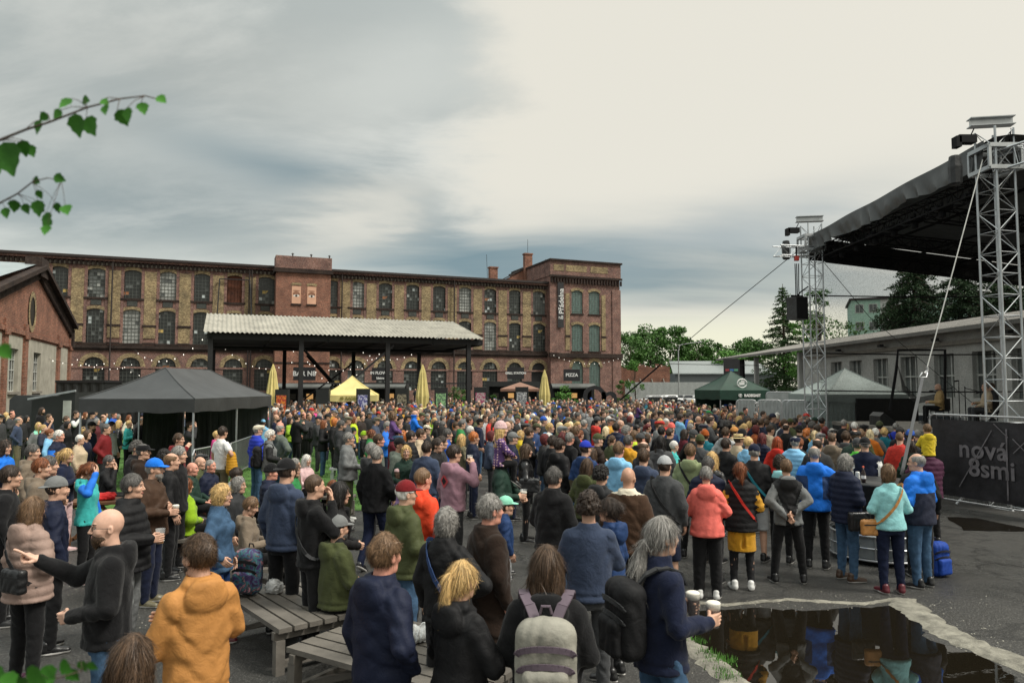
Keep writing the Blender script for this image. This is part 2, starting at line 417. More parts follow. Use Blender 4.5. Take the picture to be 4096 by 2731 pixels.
def tubeq(pts,rs,n=9):
    m=MB();m.tube(pts,rs,n,False);return np.array(m.v,dtype=np.float32),np.array(m.f,dtype=np.int32),np.zeros(len(m.f),dtype=np.int32)
ARM={
 'down':((.232,-.03,1.14),(.240,.05,.92),'rel',(-1,0,0)),'pocket':((.272,-.09,1.16),(.200,.07,.98),None,(-1,0,0)),
 'behind':((.265,-.12,1.17),(.045,-.185,.985),'fist',(0,-1,0)),'cross':((.245,.05,1.13),(-.03,.205,1.17),'rel',(0,-1,0)),
 'clasp':((.242,.0,1.13),(.055,.21,1.06),'fist',(-1,-.3,0)),'cup':((.245,-.02,1.13),(.18,.23,1.12),'grip',(-1,0,0)),
 'drink':((.29,.15,1.24),(.13,.24,1.47),'grip',(-1,0,0)),'face':((.235,.15,1.19),(.09,.17,1.46),'rel',(0,-1,0)),
 'brow':((.29,.15,1.33),(.11,.16,1.58),'rel',(0,-1,0)),'akimbo':((.43,-.09,1.18),(.215,.05,1.05),'fist',(-1,0,0)),
 'phone':((.24,.14,1.22),(.09,.33,1.40),'grip',(-1,0,0)),'point':((.27,.20,1.24),(.29,.42,1.38),'point',(0,0,-1)),
 'raise':((.27,.22,1.52),(.20,.38,1.76),'grip',(-1,0,0)),'rest':((.25,.03,1.14),(.13,.27,1.06),'rel',(0,0,-1)),
 'lap':((.25,.03,1.13),(.06,.30,1.14),'grip',(-.6,0,-.6)),'hold':((.24,.14,1.20),(.13,.17,1.40),'grip',(-1,0,0)),
 'grab':((.22,.12,1.18),(.08,.26,1.10),'fist',(0,0,-1)),'hips':((.265,-.03,1.15),(.23,.10,1.0),'rel',(-1,0,0)),
 'lean':((.25,.10,1.16),(.10,.32,1.14),'rel',(0,0,-1))}
TOPTAB={'m':[(.84,.172,.128,.0),(1.0,.166,.122,.0),(1.15,.172,.124,.0),(1.30,.176,.122,-.005),(1.39,.164,.104,-.014),(1.445,.105,.082,-.02),(1.50,.070,.068,-.02)],
          'f':[(.84,.178,.130,-.005),(.95,.172,.128,-.005),(1.10,.145,.110,.0),(1.28,.155,.118,.01),(1.38,.143,.094,-.012),(1.44,.092,.074,-.02),(1.50,.060,.060,-.02)]}
def joints(spec):
    """skeleton for a 1.75 m figure looking along +Y"""
    d=-.41 if spec['legs']=='sit' else(-.93 if spec['legs']=='ride' else 0.0)
    g=spec['g'];J={'dz':d};fem=spec['sex']=='f';sh=(.132 if fem else .150)+.04*(g-1)
    for q,nm in((1,'R'),(-1,'L')):
        e,w,st,pn=ARM[spec['arm'+nm]];dg=.055*(g-1)
        zo=.04*(1 if q>0 else-1)if spec['armR']==spec['armL']=='cross' else(0.035*q if spec['armR']==spec['armL']=='behind' else 0)
        J['s'+nm]=np.array((q*sh,-.01,1.378+d));J['e'+nm]=np.array((q*(e[0]+dg),e[1],e[2]+d+zo*.3))
        fw=.05*(g-1)*2 if w[1]>.1 else 0
        J['w'+nm]=np.array((q*w[0],w[1]+fw*(1 if w[1]>0 else-1),w[2]+d+zo));J['st'+nm]=st;J['p'+nm]=np.array((q*pn[0],pn[1],pn[2]))
        if spec['legs']=='sit':L_=((q*.10,0,.93),(q*.15,.40,.955),(q*.15,.43,.50),0)
        elif spec['legs']=='ride':L_=((q*.10,0,.93),(q*.13,.27,.93),(q*.10,.26,.62),0)
        elif spec['legs']=='walk':L_=((q*.095,0,.93),(q*.10,.10 if q>0 else-.02,.51),(q*.10,.22 if q>0 else-.22,.10 if q>0 else .14),0)
        elif spec['legs']=='cock':L_=((q*.095,0,.93),(q*(.11 if q>0 else .13),.01 if q>0 else .09,.50),(q*.12,0 if q>0 else .10,.09),0)
        elif spec['legs']=='wide':L_=((q*.10,0,.93),(q*.16,.0,.50),(q*.20,0,.09),0)
        else:L_=((q*.092,0,.93),(q*.105,.015,.50),(q*.115,-.01,.09),0)
        for n_,p in zip(('h','k','a'),L_):J[n_+nm]=np.array((p[0],p[1],p[2]+d))
    return J
CACHE={}
def body_mesh(spec,lod):
    key=('body',spec['sex'],spec['legs'],spec['armR'],spec['armL'],round(spec['g'],1),lod,spec['yaw'],spec['pitch'],spec['hs'],spec['brow'])
    if key in CACHE:return CACHE[key]
    J=joints(spec);V=[];Fq=[];M=[];n=0
    def app(t,mtx=None,off=None,sc=1.0):
        nonlocal n
        v,f,m=t
        if mtx is not None:v=v@mtx.T
        v=v*sc
        if off is not None:v=v+np.array(off,dtype=np.float32)
        V.append(v);Fq.append(f+n);M.append(m);n+=len(v)
    hv=(.0045,.008,.014,.021)[lod]
    hm=rotm(spec['yaw'],spec['pitch']);hp=(0,.022,1.61+J['dz'])
    t=head_tpl(spec['sex']=='f',hv);w=t[0]@hm.T;blend=np.clip((t[0][:,2]+.20)/.10,0,1)[:,None]
    app((w*blend+t[0]*(1-blend),t[1],t[2]),None,hp,spec['hs'])
    d=J['dz']
    if lod<2:
        gi=spec['g']*.9;T=TOPTAB[spec['sex']]
        m=MB();N_=12
        for z,a,b,cy in T:
            for k in range(N_):m.v.append((a*gi*.9*math.cos(k*2*math.pi/N_),cy+b*gi*.9*math.sin(k*2*math.pi/N_),z+d))
        m.f=[(i*N_+k,i*N_+(k+1)%N_,(i+1)*N_+(k+1)%N_,(i+1)*N_+k)for i in range(len(T)-1)for k in range(N_)]
        app((np.array(m.v,dtype=np.float32),np.array(m.f),np.zeros(len(m.f),dtype=np.int32)))
    for nm in 'RL':
        s_,e,w_=J['s'+nm],J['e'+nm],J['w'+nm]
        app(tubeq([s_,s_*.6+e*.4,e,e*.6+w_*.4,w_+(w_-e)*.05],[.052,.048,.038,.040,.027],9 if lod<2 else 6))
        if J['st'+nm]:
            y=(w_-e);y /= np.linalg.norm(y)
            if spec['arm'+nm]in('cup','phone','hold','lap'):y=y*.75+np.array((-.1 if nm=='R' else .1,.5,.1));y /= np.linalg.norm(y)
            z=-J['p'+nm];z=z-y*z.dot(y);z /= np.linalg.norm(z);x=np.cross(y,z)
            mm=np.stack([x,y,z],1);J['hm'+nm]=mm
            app(hand_tpl(J['st'+nm],(.0045,.007,.011,.020)[lod],nm=='R'),mm,w_,1.0 if spec['sex']=='m' else .92)
        if lod<2 or spec['bot']=='sh':
            h,k_,a=J['h'+nm],J['k'+nm],J['a'+nm]
            app(tubeq([h,h*.5+k_*.5,k_,k_*.7+a*.3,a*.9+k_*.1,a+(0,0,-.05)],[.078,.07,.053,.055,.038,.036],10))
    me=mesh('body',np.concatenate(V),np.concatenate(Fq),['skin','lips','eye_white','brow' if spec['brow']else 'brow_light'],True,np.concatenate(M))
    CACHE[key]=(me,J,hm,hp);CACHE[('raw',)+key]=(np.concatenate(V),np.concatenate(Fq));return CACHE[key]
def top_mesh(spec,lod,seed):
    top=spec['top'];key=('top',top,spec['sex'],spec['legs'],spec['armR'],spec['armL'],round(spec['g'],1),lod,seed,spec.get('two'))
    if key in CACHE:return CACHE[key]
    J=joints(spec);g=spec['g'];d=J['dz'];vx=(.012,.019,.032,.044)[lod];ease={'ts':.0,'sw':.006,'hd':.012,'jk':.014,'pf':.026,'ct':.02,'vs':.014,'pn':.02,'sh':.006}[top]
    hem={'ct':.62,'pn':.70,'jk':.82,'pf':.80,'hd':.84,'sw':.86,'ts':.86,'vs':.84}.get(top,.84)
    if spec['legs']in('sit','ride'):hem=max(hem,.87)
    s=SDF((-.56,-.36,hem+d-.06),(.56,.62,max(1.62+d,J['eR'][2]+.1,J['wR'][2]+.1,J['eL'][2]+.1,J['wL'][2]+.1)),vx)
    tab=[(z+d,(a+ease)*(1+(g-1)*(1.0 if z<1.35 else .35)),(b+ease)*(1+(g-1)*(1.5 if z<1.3 else .4)),cy+(g-1)*(.05 if z<1.3 else 0))for z,a,b,cy in TOPTAB[spec['sex']]]
    tab[0]=(hem+d,tab[0][1]+(.03 if top in('ct','pn')else 0.004),tab[0][2]+(.02 if top in('ct','pn')else .006)+(.022 if spec['legs']in('walk','cock')else 0),tab[0][3])
    s.loft(tab,0)
    fem=spec['sex']=='f';a0=.060 if not fem else .052;ae=ease*.8
    if fem and lod==0:s.ell((0,.085+.02*(g-1),1.27+d),(.13,.055,.07),.05)
    for nm in 'RL':
        S_,E,W_=J['s'+nm],J['e'+nm],J['w'+nm]
        if top=='vs':s.cone(S_,S_*.8+E*.2,a0+ae,a0-.01+ae,.03);continue
        gg=1+(g-1)*.6
        if top=='ts':s.cone(S_,S_*.45+E*.55,a0+.002,a0+.004,.03);continue
        s.cone(S_,E,(a0+ae)*gg,(.050+ae)*gg,.05);s.cone(E,W_*.98+E*.02,(.050+ae)*gg,.036+ae*.8,.012)
        if top=='pn':s.cone(S_,E,a0+.04,a0+.04,.08)
    if lod<2:
        amp={'ts':.003,'sw':.0035,'hd':.005,'jk':.006,'pf':.002,'ct':.006,'vs':.002,'pn':.005}[top]*(1.0 if lod==0 else 1.3)
        s.disp(fold(seed+1.3,amp))
        if top in('pf','vs'):s.disp(lambda x,y,z:-.011*np.abs(np.sin(math.pi*(z-d)/.085))+.004+0*x)
        if top in('jk','hd','sw')and lod==0:
            s.disp(lambda x,y,z:.009*np.exp(-((z-d-hem-.055)/.012)**2)+0*x)
    if lod==0 and top in('jk','ct','pf','hd','sw'):
        s.disp(lambda x,y,z:.0045*np.exp(-((np.abs(x)-.150-.03*np.clip(1.40-(z-d),0,.2))/.006)**2)*((z-d)>1.22)+(.004*np.exp(-((z-d-1.335+.25*np.abs(x)**2)/.006)**2)*(np.abs(x)<.16)if top=='jk' else 0)+(.005*np.exp(-(x/.006)**2)*(y>0)if top!='sw' else 0)+0*(x+y+z))
    if top in('jk','pf','vs','ct','sh'):
        s.loft([(1.43+d,.100,.094,-.02),(1.475+d,.084,.082,-.012),(1.518+d,.080,.080,-.008)],.02)
    if top in('hd','pn')or spec.get('hood'):
        hg=1+(g-1)*.5
        s.ell((0,-.105*hg,1.405+d),(.128,.062,.105),.010);s.ell((0,-.112*hg,1.470+d),(.100,.050,.050),.02)
        s.cone((-.085,-.04,1.475+d),(-.05,.07,1.435+d),.032,.024,.02);s.cone((.085,-.04,1.475+d),(.05,.07,1.435+d),.032,.024,.02)
        if lod<2:s.cone((-.06,-.118,1.525+d),(.06,-.118,1.525+d),.020,.020,.006,cut=True)
    s.cone((0,-.005,1.46+d),(0,.01,1.66+d),.062,.070,.0,cut=True)
    if spec.get('hoodup'):
        hy=.02
        s.ell((0,hy-.03,1.63+d),(.118,.140,.155),.02);s.cone((0,-.02,1.50+d),(0,-.03,1.58+d),.09,.10,.03)
        s.ell((0,hy+.11,1.61+d),(.080,.12,.115),.01,cut=True)
    s.zcut(hem+d)
    v,f=s.nets();fm=None
    if spec.get('two'):
        c=v[f].mean(1);z=c[:,2]-d;rule=spec['two'][0]
        def arm(c):
            out=np.full(len(c),9.0)
            for nm in 'RL':
                for a,b in((J['s'+nm]*.7+J['e'+nm]*.3,J['e'+nm]),(J['e'+nm],J['w'+nm])):
                    ba=b-a;h=np.clip(((c-a)@ba)/ba.dot(ba),0,1)[:,None];out=np.minimum(out,np.linalg.norm(c-a-h*ba,axis=1))
            return out<.078*(1+(g-1)*.6)
        if rule=='yoke':fm=(z<1.24+.0*c[:,0])&~(arm(c)&(z>1.05))
        elif rule=='sleeves':fm=arm(c)
        elif rule=='body':fm=~arm(c)
        elif rule=='low':fm=z<1.12
        elif rule=='panel':fm=(np.abs(c[:,0])<.06+.14*np.clip((z-1.0)/.4,0,1))&(c[:,1]<0)&(z<1.47)
        elif rule=='sidepanel':fm=(np.abs(c[:,0])>.10)&(z<1.32)&(z>1.0)&(c[:,1]<.03)|(arm(c)&(z<1.12))
        elif rule=='collar':fm=z>1.455
        elif rule=='hood':fm=(z>1.39)&(np.abs(c[:,0])<.13)
        elif rule=='stripes':fm=(np.abs(np.abs(c[:,0])-.11)<.014)&(c[:,1]<0)&(z>1.0)
        elif rule=='band':fm=(z<1.24)&(z>1.06)
        elif rule=='dots':
            h=np.sin(c*997.3).sum(1);cell=np.floor(c/.055);ctr=(cell+.5)*.055;fm=(np.linalg.norm(c-ctr,axis=1)<.019)
        elif rule=='camo':fm=(np.sin(c[:,0]*31+2*np.sin(c[:,2]*23))+np.sin(c[:,2]*37+c[:,1]*19))>.6
        fm=fm.astype(np.int32)
    me=(v,f,fm);CACHE[key]=me;return me
def bottom_mesh(spec,lod,seed):
    key=('bot',spec['bot'],spec['sex'],spec['legs'],round(spec['g'],1),lod,seed)
    if key in CACHE:return CACHE[key]
    J=joints(spec);g=spec['g'];d=J['dz'];vx=(.012,.019,.034,.05)[lod];b=spec['bot']
    s=SDF((-.34,-.34,min(.02+d if spec['legs']not in('sit',)else .02,.0+d+.4 if spec['legs']=='ride' else 9)),(.34,.56,1.06+d),vx)if spec['legs']!='ride' else SDF((-.34,-.2,-.45),(.34,.45,.13),vx)
    s.loft([(.80+d,.150*(1+(g-1)*.7),.112*g,0),(.88+d,.156*(1+(g-1)*.7),.112*g,0),(.94+d,.145*(1+(g-1)*.7),.100*g,0),(1.0+d,.12*g,.09*g,0)],0)
    ex={'tr':.0,'wd':.014,'lg':-.007,'sh':.016,'sk':-.007}[b];gg=1+(g-1)*.5
    for nm in 'RL':
        h,k_,a=J['h'+nm]*1,J['k'+nm],J['a'+nm]
        s.cone(h+(0,0,-.03 if spec['legs']not in('sit','ride')else 0),k_,(.090+ex*.5)*gg,(.066+ex)*gg,.02);s.cone(k_,a+(0,0,-.02),(.066+ex)*gg,(.050+ex*(1.2 if ex>0 else .6)),.02)
    if b=='sk':s.loft([(.52+d,.19,.16,0),(.75+d,.185,.15,0),(.98+d,.16,.12,0)],.01)
    s.cone((0,-.14,.80+d),(0,-.13,.60+d),.01,.02,.03,cut=True)
    if lod<2:s.disp(fold(seed+4.1,.004 if b!='lg' else .0015));s.disp(lambda x,y,z:.0025*np.sin(75*z+6*np.sin(12*x+9*y))*np.exp(-np.maximum(z-d-.30,0)/.15)*(b!='lg')+0*x)
    if b=='sh':s.zcut(.46+d)
    v,f=s.nets();CACHE[key]=(v,f);return CACHE[key]
HAIRS={}
def hair_mesh(style,lod,bare=False):
    key=(style,lod,bare)
    if key in HAIRS:return HAIRS[key]
    vx=(.0055,.009,.016,.024)[lod]
    low={'long':-.34,'xlong':-.48,'pony':-.22,'lpony':-.50,'midlong':-.24}.get(style,-.15)
    s=SDF((-.16,-.27,low-.03),(.16,.17,.23),vx);st=style
    t={'buzz':.004,'short':.014,'full':.016,'curly':.023,'bob':.021,'midlong':.019,'long':.018,'xlong':.018,'pony':.012,'lpony':.014,'bun':.012,'bald':.006,'afro':.038,'wave':.017,'beard':0}[st]
    if st=='beard':
        s.ell((0,.034,-.066),(.061,.068,.058),0);s.cone((0,.07,-.10),(0,.068,-.125),.024,.016,.02)
        s.rbox((0,.0,.03),(.2,.2,.062),.0,.0,cut=True);s.ell((0,.115,-.055),(.024,.02,.010),.004,cut=True);s.rbox((0,-.10,-.1),(.2,.09,.2),.0,0,cut=True)
    else:
        s.ell((0,-.014,.037),(.078+t*.75,.098+t*.85,.102+t),0)
        if st in('curly','afro'):s.ell((0,-.03,.0),(.085+t*.8,.09+t*.8,.095),.03)
        if st in('bob','midlong','long','xlong','wave'):
            s.ell((0,-.022,-.025),(.088+t*.5,.082+t*.6,.11),.03)
            if st!='wave':s.cone((-.068,-.01,-.02),(-.072,.0,-.10),.030,.022,.02);s.cone((.068,-.01,-.02),(.072,.0,-.10),.030,.022,.02)
        if st in('long','xlong','midlong'):
            zl=low+.04
            for q in(-1,0,1):s.cone((q*.05,-.055,-.02),(q*.075,-.105,zl),.052,.022 if q else .03,.03)
            for q in(-1,1):s.cone((q*.078,.0,-.03),(q*.10,-.02,zl*.75),.026,.016,.02)
        if st=='pony':s.cone((0,-.105,.05),(0,-.135,.055),.022,.024,.012);s.cone((0,-.135,.055),(0,-.150,-.06),.026,.033,.01);s.cone((0,-.150,-.06),(.01,-.130,low+.02),.033,.012,.01)
        if st=='lpony':s.cone((0,-.10,.0),(0,-.145,-.02),.026,.022,.012);s.cone((0,-.145,-.02),(-.01,-.175,-.18),.024,.052,.01);s.cone((-.01,-.175,-.18),(-.02,-.185,-.42),.052,.024,.01)
        if st=='bun':s.ell((0,-.115,.075),(.042,.038,.040),.01)
        s.disp(lambda x,y,z:(.0012 if st in('buzz','short','bald')else .003 if lod<2 else .002)*np.sin(19*np.arctan2(x,y+.02)+3.0*np.sin(11*z+3*np.sin(9*x)))*np.clip((.13-z)/.05,0,1)+.003*np.sin(41*x+27*y+2*np.sin(30*z))+0*(x+y+z))
        if st in('curly','afro','wave'):
            a=.008 if st!='wave' else .003
            s.disp(lambda x,y,z:a*np.sin(85*x+2*np.sin(60*y))*np.sin(80*y+1.5*np.sin(70*z))*np.sin(85*z+1.0*np.sin(50*x))*1.8)
        if st in('full','short'):s.disp(lambda x,y,z:.0035*np.sin(48*x+33*y)*np.sin(41*z-27*x+2))
        fz=.075 if st!='bob' else .055
        s.ell((0,.115,-.03),(.078,.095,.115 if st not in('buzz','bald')else .125),.008,cut=True)
        if st in('short','buzz','full','bald','pony','lpony','bun','curly'):
            s.rbox((0,.10,-.06),(.2,.082,.085),.01,.006,cut=True)
            s.rbox((0,.02,-.10),(.2,.2,.055),.0,.004,cut=True)
            s.ell((-.092,-.0,-.006),(.030,.026,.040),.004,cut=True);s.ell((.092,-.0,-.006),(.030,.026,.040),.004,cut=True)
            if st=='lpony':s.cone((0,-.145,-.02),(-.01,-.175,-.18),.024,.052,.0);s.cone((-.01,-.175,-.18),(-.02,-.185,-.42),.052,.024,.01)
            if st=='pony':s.cone((0,-.135,.055),(0,-.150,-.06),.026,.033,.0);s.cone((0,-.150,-.06),(.01,-.130,low+.02),.033,.012,.0)
        if st=='bald':s.ell((0,.02,.135),(.068,.11,.075),.006,cut=True)
    if st in('lpony','long','xlong','midlong'):s.disp(lambda x,y,z:.006*np.sin(38*z+9*np.sin(21*x))*(z<-.05)+0*(x+y))
    v,f=s.nets();fm=np.zeros(len(f),dtype=np.int32)
    if not bare and lod<2:
        rs=np.random.RandomState(len(key[0])*7+lod);q=v[f];cen=q.mean(1);nrm=np.cross(q[:,2]-q[:,0],q[:,3]-q[:,1]);nrm /= np.linalg.norm(nrm,axis=1)[:,None]+1e-9
        ns={'buzz':500,'beard':500,'bald':500}.get(st,1700 if st not in('long','xlong','midlong','lpony')else 2600)//(1 if lod==0 else 2);ns=int(ns*1.5);pick=rs.randint(0,len(f),ns);p=cen[pick]+rs.normal(0,.002,(ns,3));n_=nrm[pick]
        L_={'buzz':.007,'beard':.012,'short':.028,'bald':.018,'full':.040,'curly':.022,'afro':.030,'bob':.06,'wave':.045}.get(st,.085)*rs.uniform(.6,1.3,(ns,1))
        flow=np.array((0,-.25,-1.0))+rs.normal(0,.22 if st not in('curly','afro','full','wave')else .8,(ns,3));cr_=np.array((0,-.03,.14));out=p-cr_;out[:,2]=0;flow=flow+out*9*np.clip((p[:,2:3]-.02)/.1,0,1)
        flow-=n_*(flow*n_).sum(1)[:,None];flow /= np.linalg.norm(flow,axis=1)[:,None]+1e-9;side=np.cross(flow,n_);w=(.0014 if lod==0 else .0026)*rs.uniform(.6,1.4,(ns,1));up={'curly':.005,'afro':.006,'full':.0035,'wave':.003}.get(st,.002)
        R3=[]
        for k_ in range(4):
            tt=k_/3;c_=p+flow*L_*tt+n_*(.001+up*tt*(1 if lod==0 else 1.3))+np.array((0,0,-.25))*L_*tt*tt*.5;ww=w*(1-.8*tt);R3+=[c_+side*ww,c_-side*ww]
        sv=np.stack(R3,1).reshape(-1,3).astype(np.float32);b_=(np.arange(ns)*8)[:,None]+len(v);sf=np.concatenate([b_+np.array([2*k_,2*k_+1,2*k_+3,2*k_+2])for k_ in range(3)]);v=np.concatenate([v,sv]);f=np.concatenate([f,sf.astype(np.int32)]);tone=rs.randint(0,3,ns);fm=np.concatenate([fm,tone,tone,tone])
    HAIRS[key]=mesh('hair',v,f,['hair','hair_light','hair_dark'],True,fm);return HAIRS[key]
HATS={}
def hat_mesh(kind,lod):
    key=(kind,lod)
    if key in HATS:return HATS[key]
    vx=(.005,.008,.015,.022)[lod];s=SDF((-.19,-.22,-.06),(.19,.24,.24),vx);fm=None
    if kind in('cap','capback','flatcap','army'):
        q=-1 if kind=='capback' else 1
        s.ell((0,-.010,.048),(.096,.114,.112 if kind!='flatcap' else .085),0)
        if kind=='army':s.zcut(None,.125)
        if kind=='flatcap':s.ell((0,.02,.09),(.105,.13,.045),.02)
        s.zcut(.045 if kind!='flatcap' else .04)
        s.ell((0,.095*q,.050),(.078,.085,.012),.006,rx=-.10*q)
        if kind!='flatcap' and lod<2:s.ell((0,-.010,.160),(.009,.009,.006),.002)
    elif kind=='beanie':
        s.ell((0,-.014,.052),(.096,.114,.125),0);s.disp(lambda x,y,z:.0022*np.sin(55*np.arctan2(x,y+.014))+0*z)
        s.zcut(.028);s.cone((0,0,.0),(0,0,.001),.01,.01,0)
        s.loft([(.028,.100,.118,-.014),(.066,.101,.119,-.014)],.0)
    elif kind=='straw':
        s.loft([(.05,.092,.106,-.012),(.135,.086,.100,-.012)],0);s.loft([(.050,.160,.176,-.012),(.060,.158,.174,-.012)],.004)
    s.ell((0,-.012,.030),(.080,.099,.103),0,cut=True)
    v,f=s.nets();c=v[f].mean(1)
    if kind=='straw':fm=((c[:,2]>.066)&(c[:,2]<.092)).astype(np.int32)
    mats=['straw','black_cloth']if kind=='straw' else['fabric']
    HATS[key]=mesh(kind,v,f,mats,True,fm);return HATS[key]
def shoe_mesh(right,lod):
    key=('shoe',right,lod)
    if key in CACHE:return CACHE[key]
    s=SDF((-.07,-.12,-.02),(.07,.22,.15),(.008,.012,.018)[lod])
    s.cone((0,-.055,.045),(0,.06,.040),.040,.043,0);s.cone((0,.06,.036),(.008 if right else-.008,.150,.026),.043,.036,.01)
    s.cone((0,-.04,.06),(0,-.035,.10),.042,.045,.02);s.ell((0,.04,.012),(.050,.135,.018),.004);s.zcut(.002)
    v,f=s.nets();c=v[f].mean(1);fm=(c[:,2]<.024).astype(np.int32)
    CACHE[key]=mesh('shoe',v,f,['leather','sole'],True,fm);return CACHE[key]
mat('lips',(.36,.13,.10),.5,var=.1,bmp=0);mat('eye_white',(.62,.58,.54),.3,var=.05,bmp=0)
mat('brow',(.035,.022,.015),.8,var=.2,bmp=0);mat('brow_light',(.16,.10,.05),.8,var=.2,bmp=0)
mat('sole',(.45,.44,.42),.7,var=.15);mat('straw',(.62,.48,.24),.8,var=.2,bscale=120,bmp=.5);mat('black_cloth',(.012,.012,.014),.85)
mat('black_metal',(.02,.02,.021),.45,.3,bmp=.05);mat('lens',(.02,.02,.025),.1,spec=.6,bmp=0)
SKIN={'a':(.56,.33,.23),'b':(.50,.28,.19),'c':(.62,.38,.28),'d':(.42,.23,.15),'r':(.60,.28,.20)}
C={'black':(.010,.010,.011),'charcoal':(.028,.029,.031),'dark grey':(.055,.057,.060),'grey':(.16,.165,.165),'light grey':(.36,.37,.38),'white':(.72,.72,.70),
 'navy':(.010,.014,.034),'dark blue':(.018,.045,.13),'blue':(.02,.09,.42),'bright blue':(.012,.16,.66),'royal blue':(.02,.04,.38),'light blue':(.22,.48,.72),'slate blue':(.040,.055,.095),'ochre':(.40,.27,.12),'denim blue':(.050,.098,.17),'pale denim':(.20,.30,.40),
 'teal':(.01,.15,.20),'turquoise':(.05,.42,.40),'aqua':(.27,.58,.60),'green':(.03,.20,.06),'bright green':(.10,.50,.05),'lime':(.25,.42,.02),'yellow-green':(.50,.62,.03),'olive':(.060,.070,.028),'dark green':(.014,.035,.025),'sage':(.22,.26,.14),'khaki':(.13,.115,.07),'mint':(.25,.62,.45),
 'yellow':(.62,.46,.03),'mustard':(.50,.25,.02),'orange':(.62,.17,.02),'rust':(.34,.08,.015),'red':(.48,.025,.015),'dark red':(.16,.012,.015),'burgundy':(.10,.012,.02),'bright red':(.68,.06,.02),'salmon':(.78,.16,.13),'pink':(.62,.06,.24),'pale pink':(.62,.42,.42),'mauve':(.30,.17,.21),'purple':(.10,.05,.16),'lilac':(.36,.24,.46),'plum':(.06,.015,.04),
 'brown':(.055,.030,.018),'dark brown':(.022,.013,.009),'tan':(.46,.21,.06),'beige':(.48,.38,.26),'cream':(.62,.56,.44),'taupe':(.17,.135,.10),'rose-beige':(.30,.21,.175),'grey-green':(.10,.12,.10),'maroon':(.10,.02,.025)}
H={'black':(.010,.008,.007),'darkbrown':(.028,.017,.011),'brown':(.060,.034,.018),'lightbrown':(.13,.075,.038),'auburn':(.16,.050,.016),'ginger':(.42,.13,.03),'red':(.28,.05,.012),'blonde':(.48,.32,.13),'pale':(.62,.50,.30),'grey':(.20,.19,.175),'darkgrey':(.075,.070,.065),'white':(.58,.56,.52),'maroon':(.10,.014,.014)}
TOPN={'jk':'jacket','hd':'hooded sweatshirt','pf':'puffer jacket','sw':'sweater','ts':'t-shirt','ct':'long coat','vs':'padded vest','pn':'poncho'}
HAIRN={'buzz':'cropped','short':'short','full':'tousled','curly':'curly','bob':'bobbed','midlong':'shoulder-length','long':'long','xlong':'very long','pony':'ponytailed','bun':'pinned up','bald':'thinning','afro':'bushy','wave':'wavy'}
HCN={'darkbrown':'dark brown','lightbrown':'light brown','darkgrey':'dark grey','pale':'pale blonde','red':'red','maroon':'dark red'}
STAGE=(14.0,21.5)
PEOPLE=[]
